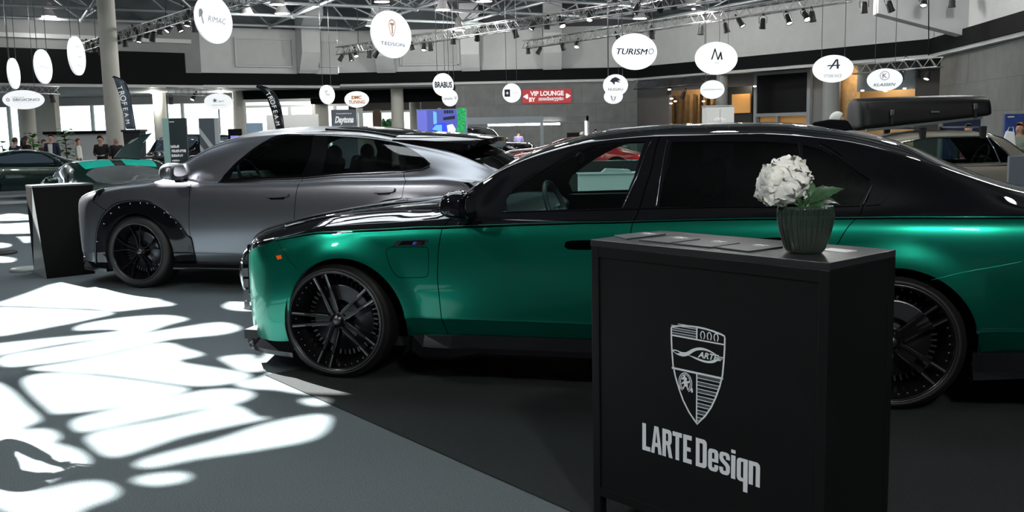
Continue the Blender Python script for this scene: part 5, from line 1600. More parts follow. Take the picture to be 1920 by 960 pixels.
    for i in (0, m - 1):
        for j in range(NY - 1): a = i * 2 * NY + j; F.append((a, a + NY, a + NY + 1, a + 1))
    sp.add(V, F, True); so = sp.build('roof_spoiler', gloss_black, root)
    so.modifiers.new('es', 'EDGE_SPLIT').split_angle = .7
    # roof rails / black strakes
    surf_line(B, [(1.95, 10.45), (2.3, 10.4), (2.8, 10.25)], .014, 'roof_strake', gloss_black, root, .004)
    # front lip, skirts, grille
    sp = MB(); path = [B.P(-1.0 + .04 * i, 0.0) for i in range(15)]
    for e in (1, -1):
        V = []
        for i, p in enumerate(path):
            n = B.N(-1.0 + .04 * i, 1.0); n = Vector((n.x, n.y, 0)).normalized()
            for o, z in ((.0, .27), (.02, .25), (.05, .20), (.045, .165), (-.05, .165), (-.05, .27)):
                q = p + n * o; V.append((q.x, q.y * e, z))
        mm = len(path)
        sp.add(V, [(i * 6 + k, (i + 1) * 6 + k, (i + 1) * 6 + (k + 1) % 6, i * 6 + (k + 1) % 6) for i in range(mm - 1) for k in range(6)] + [tuple(range(6)), tuple(range((mm - 1) * 6, mm * 6))])
    sp.prism([(-.90, -.50), (-.975, -.28), (-1.0, 0), (-.975, .28), (-.90, .50), (-.7, .50), (-.7, -.50)], lambda u, v, t: (u, v, t), .165, .245)
    sp.build('front_splitter', gloss_black, root)
    surf_patch(B, [(-.99, 1.3), (-.99, 4.6), (-.955, 4.4), (-.96, 1.5)], 'air_intake', gloss_black, root, .004, .008)
    for e in (1, -1):
        sk = MB(); sk.prism([(.90, .275), (.955, .27), (.985, .235), (.98, .21), (.88, .21)], lambda u, v, t: (t, e * u, v), .44, 2.5)
        sk.build('side_skirt', gloss_black, root, bevel=.006)
    MB().box((1.5, 0, .26), (4.6, 1.5, .06)).build('floor_pan', matt_black, root)
    arch_liner(B, .05, .37, .40, root); arch_liner(B, WB + .03, .37, .41, root)
    for x in (0.0, WB):
        for e in (-1, 1): make_wheel_obj(root, x, e * .93, e, R, .285, .27, 'y')
    for e in (-1, 1): mirror(root, (.60, e * .97, 1.175), grey_paint, e, 1.12)
    MB().prism([(.28, .95), (.34, 1.12), (.6, 1.12), (.75, 1.0), (.7, .7), (.4, .6)], lambda u, v, t: (u, t, v), -.76, .76).build('dashboard', interior_dark, root, bevel=.02)
    steering_wheel(root, (1.02, -.40, 1.10), interior_dark, .185, .45)
    for y in (-.40, .40):
        seat(root, 1.55, y, interior_dark, .70, .60); headrest(root, 1.97, y, 1.32, interior_dark)
        seat(root, 2.42, y, interior_dark, .62, .60); headrest(root, 2.80, y, 1.28, interior_dark)
    MB().ball((.98, 0, 1.40), (.02, .12, .04), 8).build('interior_mirror', matt_black, root)
    return root, B
suv, CB = build_suv()
# ------------------------------------------------------------------ black counter with emblem
CA = Vector((.298, 3.615, 0)); CRZ = math.radians(-48.457); CW, CDp, CH = .997, .413, 1.10
ctr_black = mat('satin_black_counter', (.0038, .0041, .0043), .40, noise=.15, nscale=3, spec=.35)
ctr_top = mat('counter_top_black', (.020, .022, .024), .30, noise=.1, nscale=5)
counter = thing('reception_counter', 'black display counter with white shield emblem and lettering, vase on top, in the foreground', 'counter', CA, CRZ)
MB().box((CW / 2, CDp / 2, CH - .012), (CW, CDp, .024)).build('counter_top', ctr_top, counter, bevel=.002)
for x in (.022, CW - .018):
    for y in (.018, CDp - .018):
        MB().box((x, y, (CH - .024) / 2), (.036, .036, CH - .024)).build('leg', ctr_black, counter, bevel=.0015)
MB().box((CW / 2, .016, CH - .024 - .02), (CW - .07, .030, .04)).build('front_rail', ctr_black, counter, bevel=.001)
MB().box((CW / 2, .016, .115), (CW - .07, .030, .035)).build('front_rail', ctr_black, counter, bevel=.001)
MB().box((CW / 2, .014, (CH - .064 + .13) / 2), (CW - .076, .016, CH - .064 - .13)).build('front_panel', ctr_black, counter, bevel=.001)
MB().box((CW / 2, CDp - .02, (CH - .06 + .10) / 2), (CW - .07, .016, CH - .18)).build('back_panel', ctr_black, counter)
for x in (.012, CW - .010):
    MB().box((x, CDp / 2, (CH - .024 + .10) / 2), (.016, CDp - .07, CH - .024 - .10)).build('side_panel', ctr_black, counter, bevel=.001)
MB().box((CW / 2, CDp / 2, .10), (CW - .07, CDp - .07, .018)).build('bottom_shelf', ctr_black, counter)
# front face drawing: (u, z) -> u along the face, z up
def face_mesh(me, dy):
    me.transform(Matrix(((1, 0, 0, 0), (0, 0, -1, dy), (0, 1, 0, 0), (0, 0, 0, 1))))
    return me
FY = .0055
def outline_strip(pts, w):
    """closed band of width w inside an outline"""
    n = len(pts); inn = []
    ar = sum(pts[i][0] * pts[(i + 1) % n][1] - pts[(i + 1) % n][0] * pts[i][1] for i in range(n))
    sg = 1 if ar > 0 else -1
    for i in range(n):
        a, b = Vector(pts[i - 1]), Vector(pts[(i + 1) % n]); d = (b - a).normalized()
        inn.append((pts[i][0] - d.y * w * sg, pts[i][1] + d.x * w * sg))
    return [pts, inn]
sh_half_r = [(.4985,.8345),(.53,.8335),(.565,.8300),(.600,.8235),(.6135,.8190),(.6165,.8100),(.6160,.770),(.6135,.730),(.6085,.680),(.598,.640),(.582,.598),(.562,.557),(.536,.520),(.515,.499),(.4985,.4835)]
shield = sh_half_r + [(2 * .4985 - x + (.0), z) for x, z in sh_half_r[::-1][1:-1]]
shield = [(x if x > .4985 else x + .002, z) for x, z in shield]
def rectl(x0, x1, z0, z1): return [(x0, z0), (x1, z0), (x1, z1), (x0, z1)]
def edge_x(z, inset=.005):
    for (x0, z0), (x1, z1) in zip(sh_half_r[5:], sh_half_r[6:]):
        if z1 <= z <= z0: return x0 + (x1 - x0) * (z0 - z) / (z0 - z1) - inset
    return .61
white_l = [(curve_mesh(outline_strip(shield, .0062), 0.0002), Matrix.Identity(4), white_mark),
    (curve_mesh([rectl(.383, .613, .7845, .7895)], .0002), Matrix.Identity(4), white_mark),
    (curve_mesh([rectl(.388, .608, .6655, .6725)], .0002), Matrix.Identity(4), white_mark),
    (curve_mesh([rectl(.4945, .5000, .787, .8310)], .0002), Matrix.Identity(4), white_mark),
    (curve_mesh([rectl(.4955, .5005, .488, .668)], .0002), Matrix.Identity(4), white_mark)]
# stripes at lower right and top left
zs = [.6655 - .0128 * k for k in range(14)]
for k in range(13):
    z1, z0 = zs[k], zs[k + 1]; x1 = min(edge_x(z1), edge_x(z0) + .003)
    if x1 < .506: continue
    if k % 2 == 0: white_l.append((curve_mesh([[(.501, z0), (edge_x(z0), z0), (edge_x(z1), z1), (.501, z1)]], .0), Matrix.Translation((0, 0, -.0002)), grey_mark))
    white_l.append((curve_mesh([rectl(.501, edge_x(z0), z0 - .0012, z0 + .0012)], .0002), Matrix.Identity(4), white_mark))
for k in range(5):
    z0 = .7895 + k * .0085; x0 = .385 + (.0 if k < 4 else .03)
    if k % 2 == 0: white_l.append((curve_mesh([rectl(x0, .4945, z0, z0 + .0072)], 0), Matrix.Translation((0, 0, -.0002)), grey_mark))
    white_l.append((curve_mesh([rectl(x0, .4945, z0 + .0072, z0 + .0092)], .0002), Matrix.Identity(4), white_mark))
def horseshoe(cx, cz, rx, rz, w):
    o = []; i = []
    for k in range(21):
        a = math.radians(-62 + 304 * k / 20)
        o.append((cx + rx * math.cos(a), cz + rz * math.sin(a))); i.append((cx + (rx - w) * math.cos(a), cz + (rz - w * .9) * math.sin(a)))
    a0, a1 = o[0], o[-1]
    return [i[::-1] + o]
for x in (.522, .550, .578):
    white_l.append((curve_mesh(horseshoe(x, .806, .0105, .0155, .0042), .0002), Matrix.Identity(4), white_mark))
white_l.append((curve_mesh(horseshoe(.4485, .626, .030, .036, .010), .0002), Matrix.Identity(4), white_mark))
white_l.append((curve_mesh(horseshoe(.4485, .626, .0265, .0325, .003), .0004), Matrix.Identity(4), ctr_black))
white_l.append((curve_mesh([[(.418,.598),(.424,.594),(.428,.604),(.424,.612),(.416,.612)]], .0002), Matrix.Identity(4), white_mark))
white_l.append((curve_mesh([[(.471,.604),(.476,.594),(.482,.598),(.480,.612),(.474,.612)]], .0002), Matrix.Identity(4), white_mark))
goat = [(.440,.656),(.443,.650),(.446,.653),(.449,.646),(.455,.643),(.456,.638),(.452,.634),(.459,.632),(.466,.636),(.468,.632),(.463,.626),(.457,.625),(.460,.618),(.459,.610),(.462,.602),(.457,.600),(.455,.608),(.450,.613),(.445,.610),(.441,.601),(.436,.601),(.440,.611),(.444,.618),(.440,.622),(.434,.617),(.431,.620),(.437,.627),(.443,.630),(.441,.636),(.434,.634),(.431,.638),(.437,.642),(.440,.646)]
white_l.append((curve_mesh([goat], .0002), Matrix.Identity(4), white_mark))
# flowing L with wing
Lz = lambda pts: [(.386 + x * .220, .733 + y * .030) for x, y in pts]
swash_o = spline([(.03,-.12),(.0,-.05),(.02,.08),(.10,.13),(.20,.0),(.30,.1),(.42,.62),(.56,.95),(.70,.92),(.84,.62),(.94,.22),(.86,.45),(.74,.66),(.62,.70),(.50,.50),(.42,.16),(.34,-.25),(.24,-.50),(.12,-.42)], 3, True)
hole1 = spline([(.05,-.08),(.09,.0),(.17,-.10),(.13,-.25),(.08,-.22)], 3, True)
white_l.append((curve_mesh([Lz(swash_o), Lz(hole1)], .0002), Matrix.Identity(4), white_mark))
swash2 = spline([(.34,-.22),(.44,-.42),(.56,-.62),(.70,-.70),(.84,-.50),(.96,.12),(.88,-.02),(.74,-.42),(.60,-.42),(.46,-.28)], 3, True)
white_l.append((curve_mesh([Lz(swash2)], .0002), Matrix.Identity(4), white_mark))
mL = text_mesh('ARTE', 1.0, .3, .03, .0002)
xs = [v.co.x for v in mL.vertices]; mid = (min(xs) + max(xs)) / 2; wd = max(xs) - min(xs)
white_l.append((mL, Matrix.Translation((.546, .7365, .0001)) @ Matrix.Diagonal((.088 / wd, .0195 / .72, 1, 1)) @ Matrix.Translation((-mid, -.36, 0)) if False else Matrix.Translation((.546, .7355, .0001)) @ Matrix.Diagonal((.088 / wd, .021 / .72, 1, 1)) @ Matrix.Translation((-mid, 0, 0)), white_mark))
for k in range(3):
    white_l.append((curve_mesh([[(.585, .7275 + .006 * k), (.596 + .006 * k, .7275 + .006 * k), (.600 + .006 * k, .731 + .006 * k), (.587, .731 + .006 * k)]], .0002), Matrix.Identity(4), white_mark))
em = merge_meshes(white_l, 'shield_emblem'); face_mesh(em, FY)
o = link_mesh('shield_emblem', em, counter); o['label'] = 'white shield emblem with stripes, winged script and horseshoes'
# condensed lettering, cap height .3355 .. .437
z0, z1 = .3350, .4375; xh = .411; H_ = z1 - z0; q = .0185
def rr(x0, x1, a, b, r=.008, cor=(1, 1, 1, 1)):
    pts = []
    for (cx, cy, a0, on) in ((x1 - r, a + r, -90, cor[0]), (x1 - r, b - r, 0, cor[1]), (x0 + r, b - r, 90, cor[2]), (x0 + r, a + r, 180, cor[3])):
        if on: pts += [(cx + r * math.cos(math.radians(a0 + 22.5 * k)), cy + r * math.sin(math.radians(a0 + 22.5 * k))) for k in range(5)]
        else: pts.append({-90: (x1, a), 0: (x1, b), 90: (x0, b), 180: (x0, a)}[a0])
    return pts
G_ = []
t_ = .0175   # stem
G_.append([[(.2505, z0), (.2890, z0), (.2890, z0 + .0165), (.2505 + t_, z0 + .0165), (.2505 + t_, z1), (.2505, z1)]])                         # L
G_.append([[(.2925, z0), (.3085, z0), (.3110, z0 + .026), (.3240, z0 + .026), (.3265, z0), (.3430, z0), (.3270, z1), (.3080, z1)], [(.3125, z0 + .041), (.3175, z0 + .085), (.3225, z0 + .041)]])   # A
x = .3455
G_.append([[(x, z0), (x + .0165, z0), (x + .0165, z0 + .044), (x + .021, z0 + .044), (x + .030, z0), (x + .047, z0), (x + .036, z0 + .047), (x + .041, z0 + .054), (x + .0425, z0 + .062), (x + .0425, z1 - .012), (x + .039, z1 - .003), (x + .031, z1), (x, z1)], [(x + .0165, z0 + .059), (x + .0165, z1 - .015), (x + .024, z1 - .015), (x + .0265, z1 - .018), (x + .0265, z0 + .062), (x + .024, z0 + .059)]])  # R
G_.append([[(.4055, z0), (.4220, z0), (.4220, z1 - .0165), (.4345, z1 - .0165), (.4345, z1), (.3925, z1), (.3925, z1 - .0165), (.4055, z1 - .0165)]])      # T
x = .4400
G_.append([[(x, z0), (x + .0375, z0), (x + .0375, z0 + .0165), (x + .0165, z0 + .0165), (x + .0165, z0 + .044), (x + .033, z0 + .044), (x + .033, z0 + .059), (x + .0165, z0 + .059), (x + .0165, z1 - .0165), (x + .0375, z1 - .0165), (x + .0375, z1), (x, z1)]])   # E
x = .4955
G_.append([rr(x, x + .0470, z0, z1, .014, (1, 1, 0, 0)), rr(x + .0165, x + .0300, z0 + .0155, z1 - .0155, .004, (1, 1, 0, 0))])                           # D
x = .5485; xt = .4135
G_.append([[(x + .043, z0 + .024), (x + .043, z0 + .012), (x + .038, z0 + .002), (x + .030, z0 - .001), (x + .014, z0 - .001), (x + .004, z0 + .003), (x, z0 + .013), (x, xt - .013), (x + .004, xt - .003), (x + .013, xt), (x + .030, xt), (x + .039, xt - .003), (x + .043, xt - .013), (x + .043, z0 + .033), (x + .0165, z0 + .033), (x + .0165, z0 + .016), (x + .0195, z0 + .012), (x + .0235, z0 + .012), (x + .0265, z0 + .016), (x + .0265, z0 + .024)],
           [(x + .0165, z0 + .044), (x + .0265, z0 + .044), (x + .0265, xt - .016), (x + .0235, xt - .0125), (x + .0195, xt - .0125), (x + .0165, xt - .016)]])     # e
x = .5955
G_.append([[(x + .0435, z0 + .024), (x + .0435, z0 + .012), (x + .038, z0 + .002), (x + .030, z0 - .001), (x + .013, z0 - .001), (x + .004, z0 + .003), (x, z0 + .013), (x, z0 + .024), (x + .016, z0 + .024), (x + .016, z0 + .015), (x + .020, z0 + .012), (x + .024, z0 + .012), (x + .0275, z0 + .016), (x + .0275, z0 + .024), (x + .0235, z0 + .031), (x + .006, z0 + .043), (x, z0 + .053), (x, xt - .013), (x + .004, xt - .003), (x + .013, xt), (x + .030, xt), (x + .0385, xt - .003), (x + .0435, xt - .013), (x + .0435, z0 + .054), (x + .0275, z0 + .054), (x + .0275, xt - .015), (x + .024, xt - .012), (x + .020, xt - .012), (x + .016, xt - .015), (x + .016, z0 + .058), (x + .020, z0 + .052), (x + .037, z0 + .041), (x + .0435, z0 + .032)]])   # s
x = .6440
G_.append([[(x, z0 - .006), (x + .0175, z0 - .006), (x + .0175, xt - .002), (x, xt - .002)]]); G_.append([[(x, xt + .005), (x + .0175, xt + .005), (x + .0175, z1 - .007), (x, z1 - .007)]])   # i
x = .6670
G_.append([[(x + .0260, z0 - .040), (x + .0435, z0 - .040), (x + .0435, xt - .004), (x + .012, xt - .004), (x + .003, xt - .008), (x, xt - .016), (x, z0 + .008), (x + .003, z0 - .001), (x + .011, z0 - .006), (x + .0260, z0 - .006)],
           [(x + .0165, z0 + .010), (x + .0165, xt - .017), (x + .0195, xt - .0155), (x + .0260, xt - .0155), (x + .0260, z0 + .007), (x + .0195, z0 + .007)]])    # q
x = .7145
G_.append([[(x, z0 - .007), (x + .0170, z0 - .007), (x + .0170, xt - .018), (x + .0245, xt - .018), (x + .0275, xt - .021), (x + .0275, z0 - .009), (x + .0440, z0 - .009), (x + .0440, xt - .018), (x + .041, xt - .009), (x + .033, xt - .004), (x, xt - .004)]])    # n
le = merge_meshes([(curve_mesh(g, .0002), Matrix.Identity(4), white_mark) for g in G_], 'lettering'); face_mesh(le, FY)
link_mesh('lettering', le, counter)['label'] = 'white condensed bold lettering'

def on_counter(u, v, z=CH): 
    c, s = math.cos(CRZ), math.sin(CRZ)
    return Vector((CA.x + u * c - v * s, CA.y + u * s + v * c, z))
# booklets
paper_dark = mat('dark_booklet_cover', (.045, .055, .06), .35)
for k, (poly, lb) in enumerate(((([(.005,.128),(.118,.072),(.128,.290),(.018,.300)]), 'dark booklet lying on the far left end of the black counter'),
                     (([(.174,.078),(.324,.068),(.335,.235),(.190,.262)]), 'second dark booklet from the left on the black counter'),
                     (([(.345,.066),(.513,.060),(.520,.220),(.360,.262)]), 'third dark booklet from the left on the black counter'),
                     (([(.527,.071),(.675,.045),(.690,.225),(.540,.262)]), 'dark booklet lying right beside the ribbed vase'))):
    cx, cy = sum(p[0] for p in poly) / 4, sum(p[1] for p in poly) / 4
    P = on_counter(cx, cy)
    t = thing('booklet', lb, 'booklet', P, CRZ, 'booklets on the counter')
    MB().prism([(a - cx, b - cy) for a, b in poly], lambda u, v, w: (u, v, w), 0, .006).build('cover', paper_dark, t, bevel=.001)
    me = merge_meshes([letters('LARTE', .013, (0, 0), 'w', 0, .02, w=.045), shape([[(-.5,0),(.5,0),(.48,.12),(-.1,.16),(-.2,.3),(-.3,.14),(-.5,.1)]], (0, .016), .06, 'w')])
    me.transform(Matrix.Translation((.01, .035, .0025))); link_mesh('cover_print', me, t)
P = on_counter(.868, .272)
tag(MB().prism([(-.052,-.030),(.045,-.036),(.052,.030),(-.045,.036)], lambda u, v, w: (P.x + (u * math.cos(CRZ) - v * math.sin(CRZ)), P.y + (u * math.sin(CRZ) + v * math.cos(CRZ)), CH + w), 0, .0025).build('business_card', mat('white_paper', (.85, .85, .85), .5)), 'small white card lying beside the vase on the black counter', 'card')
# vase
VC = on_counter(.812, .163)
vase = thing('ribbed_vase', 'smoky green ribbed glass vase holding the white flower on the counter', 'vase', VC)
prof = [(.0, .004), (.050, .004), (.052, .0), (.056, .004), (.062, .015), (.072, .045), (.0825, .085), (.0875, .115), (.0885, .130), (.086, .148), (.080, .154), (.060, .156)]
mb = MB(); NR = 30; V = []; F = []; m = NR * 6
pr = spline(prof, 3)
for j, (r, h) in enumerate(pr):
    for k in range(m):
        a = 2 * math.pi * k / m; amp = .0032 * smooth(h / .02) * (1 if r > .04 else 0)
        rr_ = max(0, r + amp * math.cos(NR * a)); V.append((rr_ * math.cos(a), rr_ * math.sin(a), h))
for j in range(len(pr) - 1):
    for k in range(m): F.append((j * m + k, j * m + (k + 1) % m, (j + 1) * m + (k + 1) % m, (j + 1) * m + k))
mb.add(V, F, True)
vg = bpy.data.materials.new('smoky_green_glass'); vg.use_nodes = True
b = vg.node_tree.nodes['Principled BSDF']; b.inputs['Base Color'].default_value = (.035, .055, .040, 1); b.inputs['Roughness'].default_value = .10; b.inputs['Coat Weight'].default_value = .6
b.inputs['Transmission Weight'].default_value = .35
mb.build('vase_body', vg, vase)
MB().lathe([(.0, .006), (.055, .006), (.070, .06), (.078, .095), (.0, .095)], n=32).build('water', mat('dark_water', (.02, .03, .015), .2), vase)
# hydrangea
fl = thing('hydrangea', 'large white hydrangea bloom with green leaves leaning left in the vase', 'flower', VC)
pet = bpy.data.materials.new('white_petal'); pet.use_nodes = True
b = pet.node_tree.nodes['Principled BSDF']; b.inputs['Base Color'].default_value = (.95, .96, .90, 1); b.inputs['Roughness'].default_value = .6
b.inputs['Subsurface Weight'].default_value = .12; b.inputs['Subsurface Radius'].default_value = (.01, .01, .006)
hc = at(1467, 341, VC.y - .01) - Vector(VC)
rf = random.Random(12)
MB().tube([(0, 0, .03), (-.01, 0, .16), (hc.x * .6, hc.y * .6, hc.z * .75), tuple(hc)], [.004, .005, .005, .006], 8).build('stem', mat('stem_green', (.10, .22, .05), .5), fl)
import itertools
ax1 = Vector((.86, -.05, .46)).normalized()       # long axis of the bloom, lower left to upper right
ax2 = Vector((0, 1, 0)); ax3 = ax1.cross(ax2).normalized()
pm = MB()
def petal(c, n, up, w, l, curl, ph):
    t1 = up.cross(n).normalized(); NS = 7
    V = []
    for i in range(NS):
        for j in range(NS):
            a = (i / (NS - 1) - .5) * 2; b_ = j / (NS - 1)
            wid = w * math.sin(math.pi * min(.97, b_ * .80 + .14)) ** .6
            ruff = .0048 * math.sin(a * 5.5 + ph) * b_ ** 1.5 + .003 * math.sin(b_ * 8 + ph * 2 + a * 3)
            p = c + t1 * (a * wid) + up * (b_ * l * (1 - .10 * a * a)) + n * (curl * b_ * b_ * l - .5 * w * a * a * .7 + ruff)
            V.append(p)
    F = [(i * NS + j, (i + 1) * NS + j, (i + 1) * NS + j + 1, i * NS + j + 1) for i in range(NS - 1) for j in range(NS - 1)]
    pm.add(V, F, True)
for k in range(40):
    z = 1 - 2 * (k + .5) / 40; th = k * 2.39996
    d = Vector((math.sqrt(1 - z * z) * math.cos(th), math.sqrt(1 - z * z) * math.sin(th), z))
    R3 = .118 * abs(d.dot(ax1)) ** 1 + .0
    p = ax1 * (d.x * .098) + ax2 * (d.y * .078) + ax3 * (d.z * .074)
    # tighten lower right
    n = p.normalized(); n = (n + Vector((rf.uniform(-.18, .18), rf.uniform(-.18, .18), rf.uniform(-.18, .18)))).normalized()
    c = hc + p * rf.uniform(.80, .98)
    a0 = rf.uniform(0, 6.28)
    t = n.orthogonal().normalized()
    for q_ in range(4):
        up = Matrix.Rotation(a0 + q_ * math.pi / 2, 3, n) @ t
        petal(c - up * .002, n, up, rf.uniform(.028, .036), rf.uniform(.045, .056), rf.uniform(-.55, .15), rf.uniform(0, 6))
pm.ball(tuple(hc), (.074, .068, .070), 8)
pm.build('flower_head', pet, fl, fix=False)
leafm = mat('hydrangea_leaf', (.045, .12, .05), .4, noise=.35, nscale=40)
def leaf(root_p, tip, w, nrm, nm='leaf', fold=.25):
    a = Vector(root_p); b = Vector(tip); d = b - a; L = d.length; d.normalize(); n = Vector(nrm).normalized(); s = d.cross(n).normalized(); n = s.cross(d)
    N_ = 12; V = []; 
    for i in range(N_ + 1):
        t = i / N_; ww = w * math.sin(math.pi * t ** .8) * (1 + .10 * ((i % 2) * 2 - 1)) if 0 < i < N_ else .0005
        c = a + d * (L * t) + n * (.12 * L * math.sin(math.pi * t) - .05 * L * t * t)
        V += [c - s * ww + n * (ww * fold), c - s * ww * .5 + n * (ww * fold * .35), c, c + s * ww * .5 + n * (ww * fold * .35), c + s * ww + n * (ww * fold)]
    F = [(i * 5 + k, (i + 1) * 5 + k, (i + 1) * 5 + k + 1, i * 5 + k + 1) for i in range(N_) for k in range(4)]
    o = MB().add(V, F, True).build(nm, leafm, fl)
    return o
def lp(px, py, dy=0.0): return at(px, py, VC.y + dy) - Vector(VC)
leaf(lp(1512, 382), lp(1583, 352, -.02), .024, (-.1, -.7, .7))
leaf(lp(1515, 384), lp(1578, 382, .05), .022, (.1, -.5, .8))
leaf(lp(1508, 384), lp(1520, 333, .03), .026, (.2, -.9, .2))
leaf(lp(1505, 386), lp(1545, 346, .02), .014, (-.3, -.9, .3))
leaf(lp(1500, 386), lp(1452, 372, -.03), .028, (0, -.6, .8))
leaf(lp(1505, 388), lp(1500, 352, -.03), .026, (.1, -.9, .3))
leaf(lp(1510, 388), lp(1550, 388, -.05), .026, (.1, -.6, .6))
leaf(lp(1506, 390), lp(1470, 392, -.04), .022, (.1, -.6, .6))

# ------------------------------------------------------------------ second black counter beside the grey SUV
T_ = [(-5.234, 10.519, 1.0), (-4.74, 10.93, 1.0), (-4.98, 11.20, 1.0), (-5.44, 10.79, 1.0)]
G0 = [(-5.117, 10.444, 0), (-4.74, 10.80, 0), (-5.02, 11.25, 0), (-5.54, 11.02, 0)]
k2 = thing('angular_counter', 'black counter with a slanting pale end facet in front of the grey coupe SUV', 'counter', (-4.85, 10.9, 0))
def rel(ps): return [(p[0] + 4.85, p[1] - 10.9, p[2]) for p in ps]
v8 = rel(G0) + rel(T_)
MB().add(v8, [(0, 1, 5, 4), (1, 2, 6, 5), (2, 3, 7, 6), (3, 2, 1, 0)]).add([v8[3], v8[4], v8[7]], [(0, 1, 2)]).build('counter_body', mat('deep_black_laminate', (.003, .003, .003), .7, spec=.1), k2, fix=False)
MB().add([v8[3], v8[0], v8[4]], [(0, 1, 2)]).build('end_facet', mat('satin_grey_laminate', (.30, .33, .32), .35), k2, fix=False)
MB().prism([(p[0], p[1]) for p in rel(T_)], lambda u, v, w: (u, v, w), 1.0, 1.02).build('counter_top', mat('counter_top_satin', (.10, .105, .11), .3), k2)
for (px, py, r, lb) in ((49, 507, .17, 'low round pale stand foot beside the angular black counter'), (2, 476, .20, 'low dark stand foot on the sunlit carpet at the far left edge')):
    p = onz(px, py); t = MB().lathe([(0, .0), (r, .0), (r, .02), (r * .9, .035), (0, .04)], (p.x, p.y, 0.001), n=28).build('stand_foot', mat('satin_grey_laminate', (.30, .33, .32)) if px > 20 else matt_black)
    tag(t, lb, 'stand foot')
# ------------------------------------------------------------------ cars further back
def simple_car(kind, label, loc, rz, prof, W, paint, WB, R, wins, shield, rearg, glassm=None, roofm=None, paint2=None, ds=.11, lamps=True, tyre_w=.24):
    root = thing(kind, label, 'car', loc, rz)
    yl = [.93, .97, .975, 1, 1, .985, .95, .92]; fz = [0, .15, .19, .47, .74, .9, .97, 1]
    S = []
    for s, w, zb, zbelt, ztop in prof:
        g = smooth((ztop - zbelt - .06) / .22)
        yt = [lerp(a, b, g) * w for a, b in zip([.78, .66, .52, .28, 0], [.86, .76, .68, .36, 0])]
        zt = [zbelt + (ztop - zbelt) * lerp(a, b, g) for a, b in zip([.35, .65, .82, .96, 1], [.48, .84, .92, .985, 1])]
        S.append((s, [(w * a, zb + (zbelt - zb) * f) for a, f in zip(yl, fz)] + list(zip(yt, zt))))
    B = Body(S, .16, .12, ((0, R), (WB, R)), .025, (R + .05, R + .22)); VM = B.vm
    reg = {'arch1': arch_poly(B, 0, R, R + .045, 20), 'arch2': arch_poly(B, WB, R, R + .045, 20)}
    for i, w in enumerate(wins): reg['win%d' % i] = [B.at_xz(x, z) for x, z in w]
    reg['windscreen'] = [(shield[0], VM + .1), (shield[0] + .05, 10.8), (shield[1], 10.1), (shield[2], 10.0), (shield[3], 10.9), (shield[3] + .04, VM + .1)]
    if rearg: reg['rear_window'] = [(rearg[0], VM + .1), (rearg[0], 10.9), (rearg[1], 10.0), (rearg[2], 10.1), (rearg[3], 10.9), (rearg[3], VM + .1)]
    if roofm: reg['roofx'] = roofm[1](B)
    def cl(h, s, v):
        if 'arch1' in h or 'arch2' in h: return None
        if 'windscreen' in h: return 'windscreen', 'glass'
        if 'rear_window' in h: return 'rear_window', 'glass'
        for k in h:
            if k.startswith('win'): return 'side_window', 'glass'
        if 'roofx' in h: return 'roof', 'roof'
        return 'body', 'paint'
    mats = {'paint': paint, 'glass': glassm or win_mid, 'roof': roofm[0] if roofm else paint, 'cap': paint}
    out = build_shell(B, reg, cl, mats, root, ds=ds, dv=.5, lining=interior_dark)
    for x in (0, WB):
        for e in (-1, 1):
            h = bpy.data.objects.new('wheel', None); C.objects.link(h); h.parent = root
            yo = e * (prof[2][1] - .02)
            MB().lathe([(a, yo + e * b) for a, b in [(R * .72, 0), (R - .03, .0), (R, -.04), (R, -tyre_w), (R * .7, -tyre_w)]], (x, 0, R), 'y', 28).build('tyre', rubber, h)
            rm = MB(); rm.lathe([(a, yo + e * b) for a, b in [(R * .74, .004), (R * .68, -.01), (R * .66, -.12), (0, -.13)]], (x, 0, R), 'y', 28)
            for k in range(5):
                a = 2 * math.pi * k / 5; Mx = Matrix.Rotation(-a, 3, 'Y')
                rm.box((x + R * .35 * math.cos(a), yo - e * .025, R + R * .35 * math.sin(a)), (R * .68, .03, .05), M=Mx)
            rm.build('rim', dark_chrome, h)
            MB().lathe([(R + .06, e * prof[2][1] * .96), (R + .06, e * .5), (0, e * .5)], (x, 0, R), 'y', 20, a0=-.3, a1=math.pi + .3).build('wheel_arch_liner', matt_black, root)
    L0, L1 = B.st[0], B.st[-1]
    MB().box(((L0 + L1) / 2, 0, prof[3][2] + .02), ((L1 - L0) * .85, prof[3][1] * 1.4, .05)).build('floor_pan', matt_black, root)
    for e in (-1, 1):
        zb = prof[1][3]
        hl = [B.at_xz(L0 + .16, zb - .16), B.at_xz(L0 + .14, zb - .06), B.at_xz(L0 + .42, zb - .03), B.at_xz(L0 + .36, zb - .12)]
        surf_patch(B, hl, 'headlight', mat('headlight_glass', (.5, .52, .53), .08, .4, 1.0), root, .008, .012, side=e, grid=.04)
        zr = prof[-2][3]
        tl = [B.at_xz(L1 - .10, zr - .18), B.at_xz(L1 - .10, zr - .06), B.at_xz(L1 - .30, zr - .05), B.at_xz(L1 - .28, zr - .14)]
        surf_patch(B, tl, 'tail_light', mat('tail_light_red', (.5, .01, .02), .2, coat=1, emit=(1, .02, .04), es=.4), root, .008, .012, side=e, grid=.04)
        # mirrors
        mirror(root, (shield[1] + .12, e * (prof[4][1] + .06), prof[5][3] + .08), paint2 or paint, e, .85)
    return root, B
dgreen = mat('dark_green_car_paint', (.004, .022, .016), .2, .3, 1.0, coatr=.02)
teal = mat('bright_teal_car_paint', (.0, .55, .42), .3, .2, 1.0)
red = mat('red_car_paint', (.62, .015, .02), .28, .1, 1.0)
beige = mat('grey_beige_car_paint', (.25, .235, .19), .38, .15, .3)
blackc = mat('black_car_paint', (.006, .006, .008), .25)
sky_glass = mat('sky_sheen_glass', (.30, .40, .52), .06, .8)  # blue sky reflection put into the metallic glass colour
